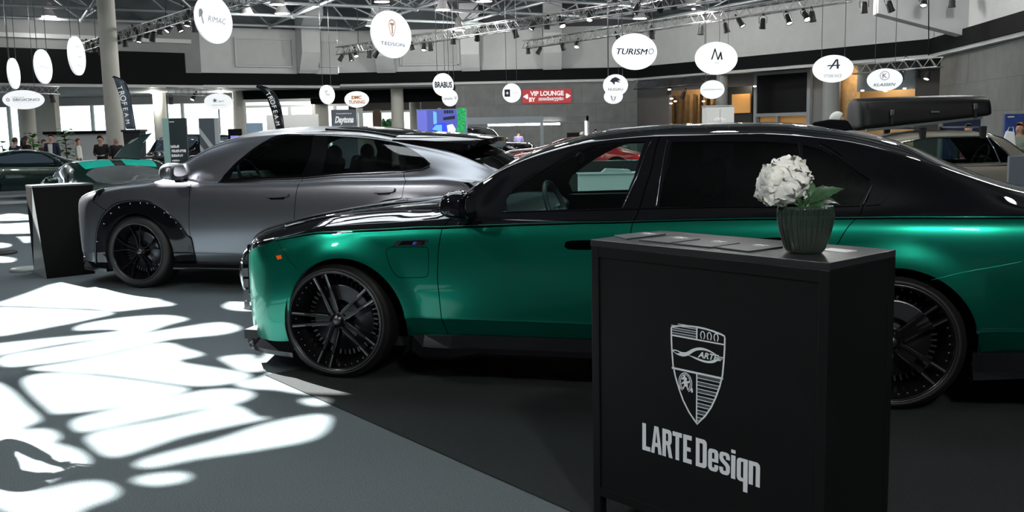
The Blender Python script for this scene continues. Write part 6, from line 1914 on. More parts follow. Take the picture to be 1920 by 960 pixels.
LOW = lambda w, top, belt: [(-.95, w * .70, .18, belt - .25, belt - .20), (-.80, w * .92, .16, belt - .16, belt - .10), (-.35, w * .98, .20, belt - .06, belt + .0), (.35, w, .22, belt - .02, belt + .05), (.75, w, .22, belt + .02, belt + .14), (1.25, w, .22, belt + .04, top - .08), (1.7, w, .22, belt + .05, top), (2.2, w, .24, belt + .07, top - .06), (2.8, w, .25, belt + .08, top - .22), (3.3, w * .98, .28, belt + .05, belt + .12), (3.55, w * .90, .32, belt + .02, belt + .05), (3.65, w * .80, .40, belt - .04, belt - .02)]
lowwin = lambda top, belt: [[(1.0, belt + .06), (1.35, top - .14), (1.9, top - .11), (2.4, top - .20), (2.75, belt + .13), (2.2, belt + .08)]]
simple_car('sports_car', 'dark green low sports car seen from behind at the far left', (AX(176, 25.2), 25.4, .06), math.radians(207), LOW(.95, 1.24, .82), .95, dgreen, 2.7, .34, lowwin(1.24, .82), (.72, .95, 1.25, 1.55), (2.3, 2.35, 2.9, 3.1), sky_glass)
# teal supercar with raised door
tc, TB = simple_car('supercar', 'low supercar with bright teal roof panels and a raised door behind the angular counter', (-5.75, 14.9, 0), math.radians(124), [(a, b, c, d, e) for a, b, c, d, e in LOW(.97, 1.17, .76)], .97, dgreen, 2.65, .34, lowwin(1.17, .76), (.35, .62, .95, 1.16), (2.3, 2.35, 2.9, 3.1), mat('daylight_sheen_glass', (.80, .84, .85), .05, .9), (teal, lambda B: [(1.20, 11.75), (1.12, 10.35), (2.1, 10.2), (2.2, 11.75)]))  # pale glass colour stands in for daylight mirrored in the windscreen
bpy.context.view_layer.update()
ti = tc.matrix_world.inverted(); V = []
for Yd in (15.3, 15.38):
    V += [ti @ at(px, py, Yd + (296 - py) * .006) for px, py in [(212, 296), (226, 279), (246, 262), (266, 253), (286, 249), (280, 256), (270, 268), (266, 280), (264, 300)]]
MB().add(V, [tuple(range(9)), tuple(range(9, 18))] + [(i, (i + 1) % 9, 9 + (i + 1) % 9, 9 + i) for i in range(9)]).build('raised_door', dgreen, tc, bevel=.015)
TALL = lambda w, top, belt: [(-.90, w * .80, .26, belt - .22, belt - .14), (-.80, w * .94, .25, belt - .10, belt - .04), (-.4, w, .28, belt - .04, belt + .01), (.4, w, .30, belt, belt + .05), (.6, w, .30, belt + .01, belt + .12), (1.15, w, .30, belt + .02, top - .08), (1.6, w, .30, belt + .02, top), (2.6, w, .30, belt + .03, top), (3.3, w, .32, belt + .03, top - .05), (3.65, w * .97, .34, belt + .03, top - .30), (3.75, w * .9, .38, belt, belt + .10)]
tallwin = lambda top, belt: [[(.95, belt + .06), (1.30, top - .14), (1.9, top - .10), (1.88, belt + .07)], [(1.98, belt + .07), (2.0, top - .10), (2.75, top - .11), (2.8, belt + .08)], [(2.9, belt + .08), (2.85, top - .11), (3.25, top - .16), (3.45, belt + .10)]]
simple_car('off_road_suv', 'black SUV facing the camera behind the dark information totem', (AX(322, 28.5), 27.3, 0), math.radians(78), TALL(.98, 1.60, 1.0), .98, blackc, 2.9, .38, tallwin(1.60, 1.0), (.50, .65, 1.1, 1.35), (3.45, 3.5, 3.6, 3.68), sky_glass)
simple_car('off_road_suv', 'boxy black off-road SUV in front of the stone wall left of the purple shirt', (AX(952, 39), 38.6, 0), math.radians(150), TALL(.95, 1.72, 1.06), .95, blackc, 2.7, .39, tallwin(1.72, 1.06), (.50, .62, .9, 1.1), (3.45, 3.5, 3.6, 3.68), win_mid)
simple_car('classic_coupe', 'dark red low coupe behind the red sports car near the booth post', (AX(985, 34), 33.8, 0), math.radians(-8), LOW(.86, 1.26, .86), .86, mat('dark_red_car_paint', (.08, .006, .01), .2, .1, 1.0), 2.5, .33, lowwin(1.26, .86), (.72, .95, 1.25, 1.55), (2.3, 2.35, 2.9, 3.1), sky_glass)
REDP = [(-.95, .70, .18, .60, .64), (-.80, .90, .16, .68, .74), (-.35, .95, .20, .76, .84), (.2, .96, .22, .80, .92), (.6, .96, .22, .84, 1.04), (1.0, .96, .22, .86, 1.18), (1.35, .96, .22, .88, 1.24), (1.8, .96, .24, .88, 1.20), (2.3, .96, .25, .86, 1.05), (2.8, .95, .28, .82, .88), (3.1, .88, .32, .76, .80), (3.2, .78, .40, .70, .72)]
simple_car('sports_car', 'bright red low sports car behind the gap between grey SUV and green saloon', (AX(1010, 29), 29.6, 0), math.radians(-10), REDP, .96, red, 2.45, .33, [[(.8, .95), (1.1, 1.10), (1.6, 1.12), (2.1, .98), (1.6, .92)]], (.45, .7, 1.05, 1.3), (2.0, 2.1, 2.4, 2.6), win_dark)
# ------------------------------------------------------------------ classic coupe with roof box
CLP = [(-.78, .66, .30, .72, .76), (-.66, .78, .26, .80, .86), (-.35, .82, .28, .86, .93), (.3, .83, .28, .86, .93), (.66, .83, .28, .865, .98), (.85, .83, .28, .87, 1.10), (1.15, .83, .28, .87, 1.30), (1.5, .83, .28, .87, 1.385), (2.15, .83, .28, .875, 1.395), (2.7, .83, .30, .88, 1.33), (3.15, .82, .32, .89, 1.19), (3.55, .80, .36, .88, 1.00), (3.85, .70, .42, .80, .86), (3.93, .60, .46, .74, .78)]
cl0 = at(1968, 400, 15.0)
classic, CLB = simple_car('classic_coupe', 'grey beige classic coupe carrying a roof box at the right, behind the saloon boot', (cl0.x, 15.0, .0), math.radians(181), CLP, .83, beige, 2.42, .32, [[(.98, .90), (1.34, 1.265), (1.75, 1.285), (2.3, 1.275), (2.7, 1.21), (3.12, 1.03), (2.9, .96), (2.2, .905)]], (.62, .78, 1.1, 1.32), (2.85, 3.0, 3.4, 3.55), win_clear, ds=.07)
surf_line(CLB, [CLB.at_xz(x, z) for x, z in [(.96, .893), (1.34, 1.272), (1.75, 1.293), (2.3, 1.283), (2.7, 1.218), (3.14, 1.03), (2.9, .953), (2.2, .898), (.96, .893)]], .010, 'window_trim', chrome, classic, .004)
surf_line(CLB, [CLB.at_xz(x, z) for x, z in [(1.22, .90), (1.38, 1.268)]], .012, 'quarter_light_bar', chrome, classic, .004)
surf_line(CLB, [(.72, 9.7), (1.0, 9.75), (1.2, 9.8), (1.34, 10.0)], .016, 'windscreen_trim', chrome, classic, .004)
surf_line(CLB, [CLB.at_xz(.80, .3), CLB.at_xz(.80, .60), CLB.at_xz(.84, .90)], .005, 'door_gap', seam_black, classic, .0)
steering_wheel(classic, (1.32, .36, .98), matt_black, .19, .4)
for y in (-.36, .36):
    seat(classic, 1.75, y, interior_dark, .5, .44)
for x in (1.45, 2.35):
    t = MB(); t.box((x, 0, 1.43), (.05, 1.36, .03)); t.build('roof_bar', dark_steel, classic, bevel=.004)
    for e in (-1, 1):
        MB().prism([(-.05, 1.44), (.05, 1.44), (.03, 1.26), (-.04, 1.26)], lambda u, v, q: (x + u, q, v), e * .62, e * .68).build('roof_bar_foot', matt_black, classic, bevel=.006)
# roof box: local frame of its own
bx = thing('roof_box', 'long black hard-shell roof box with buckles on the classic coupe', 'roof box', at(1718, 226, 15.0 - .02), math.radians(0))
bxm = mat('satin_black_plastic', (.0045, .005, .005), .40, spec=.25)
sec = [(-1.00, .16, .30, -.10), (-.985, .30, .33, -.105), (-.93, .40, .34, -.105), (-.75, .40, .35, -.095), (-.0, .40, .36, -.04), (.70, .40, .36, .02), (.94, .40, .35, .04), (.985, .38, .33, .06)]
V = []; F = []
for x, hw, zt, zb in sec:
    z_ = zt + .02; 
    ring_ = [(-hw, zb), (-hw - .03, zb + .02), (-hw - .01, zb + .12), (-hw + .02, z_ - .10), (-hw + .10, z_ - .02), (0, z_), (hw - .10, z_ - .02), (hw - .02, z_ - .10), (hw + .01, zb + .12), (hw + .03, zb + .02), (hw, zb)]
    V += [(x, y, z) for y, z in ring_]
n_ = 11
for i in range(len(sec) - 1):
    for k in range(n_): F.append((i * n_ + k, i * n_ + (k + 1) % n_, (i + 1) * n_ + (k + 1) % n_, (i + 1) * n_ + k))
F += [tuple(range(n_)), tuple(range((len(sec) - 1) * n_, len(sec) * n_))]
o = MB().add(V, F, True).build('box_shell', bxm, bx); o.modifiers.new('s', 'SUBSURF').levels = 1; o.modifiers['s'].render_levels = 2
for e in (-1, 1):
    MB().prism([(-.92, -.115), (-.92, -.155), (.82, .005), (.82, .04)], lambda u, v, q: (u, q, v), e * .36, e * .42).build('box_rail', mat('grey_green_rail', (.12, .15, .14), .4), bx)
for x, z in ((-.55, .12), (.70, .19)):
    t = MB(); t.box((x, -.435, z), (.055, .03, .09)); o = t.build('buckle', steel, bx, bevel=.006)
    MB().box((x, -.44, z - .10), (.04, .02, .14)).build('strap', matt_black, o)
MB().box((.10, -.43, .12), (.13, .02, .03)).build('latch_handle', steel, bx, bevel=.008)

# ------------------------------------------------------------------ screens, panels, booth, flags
def panel(name, label, cat, px0, px1, py0, Y, m, z0=0.0, th=.08, yaw=0.0):
    a = at(px0, py0, Y); b = at(px1, py0, Y); w = b.x - a.x; zt = a.z
    t = thing(name, label, cat, ((a.x + b.x) / 2, Y, z0), yaw)
    o = MB().box((0, 0, (zt - z0) / 2), (w, th, zt - z0)).build('panel', m, t)
    return t, w, zt - z0
tot, w, h = panel('info_totem', 'tall dark information totem with white lines of text beside the teal supercar', 'totem', 317, 349, 222, 21.5, mat('totem_dark', (.022, .034, .035), .5))
MB().box((-w / 2 - .07, 0, h / 2), (.14, .12, h)).build('edge_strip', mat('pale_teal_edge', (.30, .48, .45), .5), tot)
rowsx = scrawl(w * .5, .06, (-.08, h - .62), 'w', 6) + scrawl(w * .85, .06, (.0, h - .72), 'w', 10) + scrawl(w * .68, .06, (-.04, h - .82), 'w', 8) + scrawl(w * .45, .035, (-.08, h - .93), 'w', 9) + scrawl(w * .7, .035, (.0, h - 1.01), 'w', 12) + scrawl(w * .3, .02, (-.12, h - .08), 'w', 6)
for cx_, cz_ in ((-.07, h - 1.25), (.08, h - 1.25), (-.07, h - 1.55), (.08, h - 1.55)):
    rowsx += scrawl(.09, .03, (cx_, cz_ + .05), 'w', 3) + scrawl(.10, .05, (cx_, cz_), 'w', 3) + scrawl(.08, .02, (cx_, cz_ - .05), 'w', 4)
me = merge_meshes(rowsx); face_mesh(me, -.045); link_mesh('totem_text', me, tot)
tot2, w, h = panel('striped_totem', 'grey totem with light diagonal stripes between dark totem and black screen', 'totem', 373, 403, 222, 23.5, mat('totem_grey', (.10, .12, .135), .5))
st_ = []
for k in range(4):
    z = h - .2 - k * .42
    st_.append(shape([[(-w / 2, z), (-w / 2, z - .16), (w / 2, z - .75), (w / 2, z - .55)]], (0, 0), 1, 'pale'))
me = merge_meshes(st_); face_mesh(me, -.045); link_mesh('stripes', me, tot2)
MB().box((w / 2 + .04, 0, h / 2), (.09, .12, h)).build('edge_strip', wall_panel, tot2)
ink['violet'] = mat('screen_violet', (.30, .25, .75), .5, emit=(.35, .3, 1), es=.5)
sc1, w, h = panel('screen_panel', 'small black screen panel showing a violet square beside the beige column', 'screen', 428, 453, 242, 25, mat('black_screen', (.004, .004, .005), .12))
me = merge_meshes([shape([[(-.5,-.3),(.5,-.3),(.5,.3),(-.5,.3)]], (0, h - .24), .22, 'violet')]); face_mesh(me, -.045); link_mesh('screen_image', me, sc1)
panel('display_board', 'dark violet low board right of the small black screen', 'board', 453, 468, 254, 25.5, mat('dark_violet', (.02, .015, .05), .5))
panel('display_board', 'pale blue board beside the right feather flag', 'board', 462, 492, 231, 27, mat('pale_blue_board', (.40, .55, .72), .5))
panel('partition_wall', 'long white partition wall between the right feather flag and the column', 'partition', 500, 597, 216, 36, mat('bright_white_laminate', (.82, .84, .82), .5))
gs, w, h = panel('script_sign', 'dark grey board with white slanted script lettering', 'sign', 621, 671, 206, 34, mat('slate_board', (.15, .18, .21), .5))
me = merge_meshes([letters('Daytona', .22, (-.02, h - .38), 'w', .35, .04, w=.66), *scrawl(.54, .035, (-.02, h - .14), 'w', 16)]); face_mesh(me, -.045); link_mesh('sign_lettering', me, gs)
panel('partition_wall', 'pale beige panel right of the dark grey script board', 'partition', 672, 680, 203, 34.2, column_m)
wc, w, h = panel('white_cabinet', 'glossy white cabinet in front of the slim grey column', 'cabinet', 1320, 1372, 199, 33, mat('bright_white_laminate', (.82, .84, .82), .5), th=.7)
MB().box((0, 0, h - .01), (w + .04, .74, .04)).build('cabinet_top', trim_pale, wc)
MB().box((0, -.355, h * .7), (.012, .01, h * .5)).build('door_gap', ink['grey'], wc)
me = merge_meshes(scrawl(w * .42, .10, (0, h - .45), 'w', 4)); face_mesh(me, -.36); link_mesh('cabinet_mark', me, wc)
bk_, w, h = panel('low_counter', 'black low counter seen through the saloon window below the red car', 'counter', 1050, 1240, 303, 18.5, mat('satin_black_laminate', (.012, .012, .012), .4), th=.4)
lc, w, h = panel('low_counter', 'pale low counter seen through the front window of the green saloon', 'counter', 1085, 1225, 327, 16.2, mat('bright_white_laminate', (.82, .84, .82)), th=.5)
MB().box((0, 0, h + .01), (w + .04, .54, .02)).build('counter_top', trim_pale, lc)
tag(MB().prism([(-.32, 0), (.32, 0), (.26, .05), (-.22, .07)], lambda u, v, q: (lc.location.x + u * .8, 16.2 + q, h + .02 + v), -.12, .12).build('model_car', trim_pale), 'small pale scale model lying on the pale low counter', 'model')
# big blue screen with a car picture
sA = at(784, 240, 33); w = (875 - 784) / FPX * 33; 
zt = at(830, 205.5, 33).z
bs = thing('video_screen', 'large screen showing a blue car render and green plants, above the grey SUV roof', 'screen', (AX(829, 33), 33, 0))
hh = .95
MB().box((0, .06, zt - hh / 2), (w + .04, .1, hh + .04)).build('screen_frame', trim_pale, bs)
MB().box((0, .1, (zt - hh) / 2), (w * .9, .06, zt - hh)).build('screen_stand', matt_black, bs)
def em(nm, c, s=.8): return mat(nm, c, .4, emit=c, es=s)
ink['sb'] = em('screen_blue', (.09, .12, .50), .55); ink['sl'] = em('screen_light_blue', (.15, .45, .95), .8); ink['sd'] = em('screen_dark', (.01, .015, .05), .2); ink['sg'] = mat('screen_green', (.02, .35, .10), .5, noise=.9, nscale=14, emit=(.02, .5, .14), es=.45)
ink['sv'] = em('screen_violet_blue', (.16, .18, .70), .6); ink['sw'] = em('screen_white', (.75, .82, .95), .8); ink['sc'] = em('screen_cobalt', (.03, .06, .85), .8)
im = lambda pts: [[((x - .5) * w, y * hh - hh / 2) for x, y in pts]]
pic = [shape(im([(0,0),(1,0),(1,1),(0,1)]), (0, 0), 1, 'sb'), shape(im([(0,0),(.2,0),(.2,.98),(0,.98)]), (0, 0), 1, 'sv'), shape(im([(.2,.0),(.3,.0),(.3,1),(.2,1)]), (0, 0), 1, 'sb'),
    shape(im([(.33,.5),(.40,.45),(.40,.9),(.33,.95)]), (0, 0), 1, 'sl'), shape(im([(.53,.62),(.77,.66),(.77,.78),(.53,.72)]), (0, 0), 1, 'sd'),
    *[shape(im([(.55 + .05 * k,.86),(.59 + .05 * k,.86),(.59 + .05 * k,.97),(.55 + .05 * k,.97)]), (0, 0), 1, 'sd') for k in range(4)],
    shape([[(x, y) for x, y in spline([p for p in im([(.26,.08),(.28,.30),(.36,.48),(.48,.54),(.60,.50),(.66,.30),(.68,.10),(.50,.03),(.35,.03)])[0]], 4, True)]], (0, 0), 1, 'sc'),
    shape(im([(.30,.32),(.38,.46),(.50,.46),(.50,.20),(.40,.14)]), (0, 0), 1, 'sl'), shape(im([(.62,.16),(.60,.44),(.72,.48),(.78,.30),(.76,.12)]), (0, 0), 1, 'sw'), shape(im([(.33,.18),(.44,.12),(.44,.24),(.33,.28)]), (0, 0), 1, 'sd'),
    shape([[(x, y) for x, y in spline(im([(.80,.25),(.83,.6),(.82,1.0),(.99,1.0),(.99,.5),(.97,.2),(.90,.02)])[0], 4, True)]], (0, 0), 1, 'sg')]
pic = [(a, Matrix.Translation((0, 0, .0006 * i)) @ b_, c) for i, (a, b_, c) in enumerate(pic)]
me = merge_meshes(pic); face_mesh(me, .0); me.transform(Matrix.Translation((0, -.002, zt - hh / 2))); link_mesh('screen_image', me, bs)
# booth frame with light strips
bf = thing('booth_frame', 'blue-grey open booth frame with white light strips before the stone wall', 'booth', (AX(1016, 41), 41, 0))
X0 = AX(1016, 41); steelblue = mat('blue_grey_frame', (.22, .26, .29), .5)
def zpx(px, py, Y): return at(px, py, Y).z
zt = zpx(1016, 218, 41); 
MB().box((AX(860, 41) / 2 + AX(1016, 41) / 2 - X0, 0, zt - .14), (AX(1016, 41) - AX(860, 41), .12, .28)).build('top_beam', steelblue, bf)
MB().box((0, 0, zt / 2), (.14, .14, zt)).build('post', steelblue, bf)
MB().box((AX(1062, 41) - X0, .3, zt - .12), (AX(1105, 41) - AX(1020, 41), .12, .2)).build('top_beam', mat('dark_grey_frame', (.08, .085, .09), .5), bf)
MB().box((AX(1103, 41) - X0, .3, zt / 2), (.12, .12, zt)).build('post', mat('dark_grey_frame', (.08, .085, .09), .5), bf)
MB().box((AX(1100, 41) - X0 - .02, .22, zt / 2 - .12), (.07, .04, zt - .25)).build('light_strip', lampglow, bf)
MB().box(((AX(915, 41) + AX(1050, 41)) / 2 - X0, .05, zt - .33), (AX(1050, 41) - AX(915, 41), .06, .08)).build('light_strip', lampglow, bf)
panel('display_board', 'black low board behind the bending figures near the booth', 'board', 1063, 1092, 249, 40, mat('black_screen', (.004, .004, .005)))
panel('display_board', 'navy blue panel behind the man in glasses, below the roof box end', 'board', 1768, 1838, 205, 20.5, mat('navy_board', (.012, .02, .06), .5))
nb, w, h = panel('blue_poster', 'tall blue forest-like poster at the right edge behind the woman', 'poster', 1883, 1960, 214, 20.5, mat('poster_blue', (.03, .06, .22), .4, noise=.5, nscale=3))
me = merge_meshes([shape([[(-.5 + .16 * k, -.5), (-.45 + .16 * k, -.5), (-.46 + .16 * k, .42), (-.48 + .16 * k, .42)] for k in range(6)], (0, h * .6), .8, 'sl')] + scrawl(.14, .025, (-w / 2 + .12, h - .06), 'w', 8)); face_mesh(me, -.045); link_mesh('poster_image', me, nb)
# monitor back at the right edge, small table with cups
mo = thing('display_monitor', 'grey monitor panel standing at the right edge of the photo behind the saloon boot', 'screen', (at(1912, 310, 12).x, 12.0, 0))
a = at(1893, 293, 12); b_ = at(1937, 293, 12)
MB().box((0, 0, a.z - .22), (b_.x - a.x, .05, .44)).build('monitor_panel', mat('slate_board', (.15, .18, .21)), mo, bevel=.006)
MB().box((0, 0, (a.z - .44) / 2), (.06, .04, a.z - .44)).build('monitor_stand', matt_black, mo)
tb = thing('side_table', 'small black table holding white cups beside the woman with the paper bag', 'table', (at(1870, 280, 18).x, 18.0, 0))
zt = at(1870, 277, 18).z
MB().box((0, 0, zt - .03), (.55, .4, .06)).build('table_top', matt_black, tb); MB().box((0, 0, (zt - .06) / 2), (.45, .3, zt - .06)).build('table_body', matt_black, tb)
for dx, hh_ in ((-.17, .13), (-.08, .09)):
    tag(MB().lathe([(.0, 0), (.028, 0), (.034, hh_), (0, hh_)], (tb.location.x + dx, 17.95, zt), n=14).build('paper_cup', mat('white_paper', (.85, .85, .85))), {.13: 'taller white paper cup on the small black table', .09: 'shorter white paper cup on the small black table'}[hh_], 'cup')
# low car stage at the far left
stg = thing('car_stage', 'low blue-grey display platform under the dark green sports car at far left', 'platform', (-12.35, 24.75, 0), math.radians(27))
MB().box((0, 0, .03), (4.9, 3.0, .06)).build('platform_deck', mat('platform_blue_grey', (.22, .25, .32), .4), stg)
MB().box((0, -1.51, .03), (4.9, .03, .07)).build('platform_edge', trim_pale, stg)

def flag(label, base_px, Y, pts_l, pts_r, m, text):
    """feather flag: left and right edges traced from top to bottom"""
    t = thing('feather_flag', label, 'flag', at(base_px[0], base_px[1], Y))
    o0 = Vector(t.location)
    L = [at(*p, Y) - o0 for p in pts_l]; R_ = [at(*p, Y) - o0 for p in pts_r]
    n = 24; 
    def samp(P, f):
        x = f * (len(P) - 1); i = min(int(x), len(P) - 2); return P[i].lerp(P[i + 1], x - i)
    Ls = [Vector(p) for p in spline([tuple(p) for p in L], 8)]; Rs = [Vector(p) for p in spline([tuple(p) for p in R_], 8)]
    V = []; K_ = 9
    for i in range(n + 1):
        a, b_ = samp(Ls, i / n), samp(Rs, i / n)
        for k in range(K_):
            f = k / (K_ - 1); p = a.lerp(b_, f); p.y += .06 * math.sin(f * 7 + i * .25) * (a - b_).length + .02 * math.sin(i * .8)
            V.append(p)
    F = [(i * K_ + k, i * K_ + k + 1, (i + 1) * K_ + k + 1, (i + 1) * K_ + k) for i in range(n) for k in range(K_ - 1)]
    o = MB().add(V, F, True).build('flag_cloth', m, t, fix=False); so = o.modifiers.new('s', 'SOLIDIFY'); so.thickness = .006
    MB().tube(Ls[:2] + Rs + [Vector((Rs[-1].x, Rs[-1].y, -o0.z + .02))], .014, 6).build('flag_pole', matt_black, t)
    MB().lathe([(0, 0), (.32, 0), (.30, .04), (.05, .06), (0, .06)], (Rs[-1].x, 0, -o0.z), n=20).build('flag_base', matt_black, t)
    it = []
    N_ = len(text)
    for i, ch in enumerate(text):
        f = .30 + .62 * (i + .5) / N_
        a, b_ = samp(Ls, f), samp(Rs, f); c = a.lerp(b_, .42); a2, b2 = samp(Ls, f + .03), samp(Rs, f + .03)
        dn = (a2.lerp(b2, .42) - c).normalized(); wd = (b_ - a).length
        me = text_mesh(ch, wd * .62, .0, .0, 0)
        ang = math.atan2(dn.z, dn.x)
        it.append((me, Matrix.Translation((c.x, c.y - .09, c.z)) @ Matrix.Rotation(math.radians(90), 4, 'X') @ Matrix.Rotation(ang, 4, 'Z'), ink['w']))
    link_mesh('flag_lettering', merge_meshes(it), t)
    return t
flagm = mat('slate_flag_cloth', (.10, .125, .165), .35, coat=.3)
flag('slate blue feather flag with vertical white lettering in front of the tall column', (245, 243), 24, [(211,144),(218,160),(226,190),(232,215),(237,242)], [(214,143),(232,152),(242,172),(248,205),(254,242)], flagm, 'TROFEAM')
MB_ = MB(); 
t = thing('bin_plinth', 'black open-topped bin at the foot of the left feather flag', 'bin', at(252, 246, 23.1)); zz = -t.location.z
MB().prism([(-.20, 0), (.20, 0), (.17, -.6), (-.17, -.6)], lambda u, v, q: (u, q, v), -.2, .2).build('bin_body', matt_black, t)
MB().box((0, 0, 0.01), (.46, .46, .05)).build('bin_rim', matt_black, t); MB().box((0, 0, (zz - .6) / 2), (.3, .3, -zz - .6)).build('bin_foot', matt_black, t)
flag('black feather flag with curved tip and white vertical lettering behind the grey SUV roof', (528, 244), 27, [(480,163),(492,172),(503,190),(511,215),(518,245)], [(483,159),(508,168),(523,190),(529,215),(533,245)], mat('black_flag_cloth', (.012, .016, .018), .25, coat=.4), 'TROFEAM')

# ------------------------------------------------------------------ people
skin_m = mat('skin', (.55, .33, .24), .5, noise=.05)
skin_d = mat('skin_tan', (.42, .24, .16), .5, noise=.05)
def skin_obj(name, V, E_, R_, m, parent, lev=1, rootv=0):
    me = bpy.data.meshes.new(name); me.from_pydata(V, E_, []); me.materials.append(m)
    o = bpy.data.objects.new(name, me); C.objects.link(o); o.parent = parent
    sk = o.modifiers.new('skin', 'SKIN'); sk.use_smooth_shade = True
    ly = me.skin_vertices[0] if me.skin_vertices else None
    if ly is None:
        bm = bmesh.new(); bm.from_mesh(me); bm.verts.layers.skin.verify(); bm.to_mesh(me); bm.free(); ly = me.skin_vertices[0]
    for i, r in enumerate(R_): ly.data[i].radius = r if isinstance(r, tuple) else (r, r)
    for i in range(len(V)): ly.data[i].use_root = (i == rootv)
    ss = o.modifiers.new('sub', 'SUBSURF'); ss.levels = lev; ss.render_levels = lev + 1
    return o
def person(label, head_px, Y, H, yaw, shirt, trousers, hair, hair_len=0, bald=False, skinm=skin_m, look=0.0, arms='down', open_front=None, lean=0.0, coat_len=0.0, up=1.0):
    """a standing figure; local -y is the front. head_px marks the crown"""
    p = at(head_px[0], head_px[1], Y)
    t = thing('person', label, 'person', (p.x, p.y, 0), yaw)
    k = (p.z if H is None else H) / 1.75
    def S(x, y, z): return (x * k, y * k + lean * max(0, (z - .95)) * -1.0 * k, z * k)
    V = [S(0, 0, .96), S(0, .01, 1.10), S(0, .01, 1.28), S(0, .015, 1.42), S(0, .01, 1.50), S(0, 0, 1.56), S(0, -.012, 1.64), S(0, .0, 1.70)]
    E_ = [(i, i + 1) for i in range(7)]; R_ = [(.15, .11), (.135, .10), (.16, .11), (.13, .08), (.055, .055), (.062, .068), (.078, .092), (.062, .075)]
    R_ = [(a * k, b * k) for a, b in R_]
    def chain(pts, rs, at_):
        j = at_
        for q, r in zip(pts, rs):
            V.append(S(*q)); R_.append((r * k, r * k)); E_.append((j, len(V) - 1)); j = len(V) - 1
        return j
    jo = {}
    for e in (-1, 1):
        chain([(e * .10, 0, .88), (e * .10, -.01, .50), (e * .105, .01, .10)], [.085, .058, .040], 0)
        chain([(e * .108, -.06, .05), (e * .11, -.15, .03)], [.035, .03], len(V) - 1)
        if arms == 'down' or (arms == 'one' and e == 1): A = [(e * .17, .01, 1.42), (e * .215, .03, 1.16), (e * .225, -.03, .92)]; hd = (0, -.02, -1)
        elif arms == 'front': A = [(e * .17, .01, 1.42), (e * .23, .0, 1.18), (e * .10, -.24, 1.12)]; hd = (-e * .5, -.8, 0)
        elif arms == 'camera': A = [(e * .17, .01, 1.42), (e * .33, -.10, 1.28), (e * .10, -.17, 1.56)]; hd = (-e * .6, -.5, .3)
        else: A = [(e * .17, .01, 1.42), (e * .21, -.04, 1.18), (e * .16, -.30, 1.22)]; hd = (0, -.9, .3)
        j = chain(A, [.055, .040, .027], 3)
        W_ = Vector(A[-1]); hd = Vector(hd).normalized(); sd = hd.cross(Vector((0, 1, 0.01))).normalized() if abs(hd.z) > .7 else hd.cross(Vector((0, 0, 1))).normalized()
        pa = W_ + hd * .055; j = chain([tuple(pa)], [.026], j)
        for f in range(4):
            b0 = pa + hd * .035 + sd * (.024 * (f - 1.5)); L_ = [.060, .068, .064, .050][f]
            chain([tuple(b0), tuple(b0 + hd * L_ * .55 + Vector((0, -.008, 0))), tuple(b0 + hd * L_ + Vector((0, -.022, -.004)))], [.010, .009, .0075], j)
        b0 = W_ + hd * .03 - sd * .028; chain([tuple(b0), tuple(b0 - sd * .018 + hd * .03)], [.011, .009], j)
        jo[e] = A
    # nose and ears
    chain([(0, -.095, 1.625)], [.014], 6)
    for e in (-1, 1): chain([(e * .080, .005, 1.63)], [.016], 6)
    skin_obj('body', V, E_, R_, skinm, t)
    # face
    fc = MB()
    for e in (-1, 1): fc.ball(S(e * .030, -.082, 1.652), (.010 * k, .006 * k, .006 * k), 5)
    fc.build('eyes', mat('dark_eye', (.02, .015, .01), .3), t)
    MB().ball(S(0, -.088, 1.588), (.022 * k, .006 * k, .005 * k), 5).build('mouth', mat('lip', (.35, .13, .11), .5), t)
    # upper clothing
    V = [S(0, 0, .80 - coat_len), S(0, .01, 1.10), S(0, .01, 1.28), S(0, .015, 1.42), S(0, .012, 1.485)]; E_ = [(i, i + 1) for i in range(4)]
    R_ = [(a * k, b * k) for a, b in [(.215, .175), (.18, .145), (.18, .135), (.15, .10), (.065, .065)]]
    for e in (-1, 1): chain(jo[e][:-1] + [tuple(Vector(jo[e][-2]).lerp(Vector(jo[e][-1]), .9 if up else .35))], [.075, .058, .042], 3)
    skin_obj('jacket' if up else 'shirt', V, E_, R_, shirt, t)
    if open_front:
        MB().prism([(-.07 * k, 1.44 * k), (.07 * k, 1.44 * k), (.045 * k, .98 * k), (-.045 * k, .98 * k)], lambda u, v, q: (u, q, v), -.150 * k, -.10 * k).build('shirt_front', open_front, t, bevel=.01)
    V = [S(0, 0, 1.06), S(0, 0, .92)]; E_ = [(0, 1)]; R_ = [(.19 * k, .15 * k), (.19 * k, .155 * k)]
    for e in (-1, 1): chain([(e * .10, 0, .84), (e * .10, -.01, .50), (e * .105, .01, .09)], [.098, .075, .060], 1)
    skin_obj('trousers', V, E_, R_, trousers, t)
    for e in (-1, 1):
        MB().ball(S(e * .108, -.06, .045), (.05 * k, .14 * k, .045 * k), 8).build('shoe', matt_black, t)
    if not bald:
        hb_ = MB(); V = []; F = []; n = 10; m_ = 20
        for i in range(n + 1):
            for j in range(m_):
                th = math.pi * .62 * i / n; ph = 2 * math.pi * j / m_
                fr_ = max(0, -math.sin(ph)); lim = 1 - .62 * fr_ ** .6
                th *= lim if i > 1 else 1
                V.append(S(.090 * math.sin(th) * math.cos(ph), .105 * math.sin(th) * math.sin(ph) + .008, 1.658 + .108 * math.cos(th)))
        for i in range(n):
            for j in range(m_): F.append((i * m_ + j, i * m_ + (j + 1) % m_, (i + 1) * m_ + (j + 1) % m_, (i + 1) * m_ + j))
        hb_.add(V, F, True)
        o = hb_.build('hair', hair, t); so = o.modifiers.new('s', 'SOLIDIFY'); so.thickness = .012
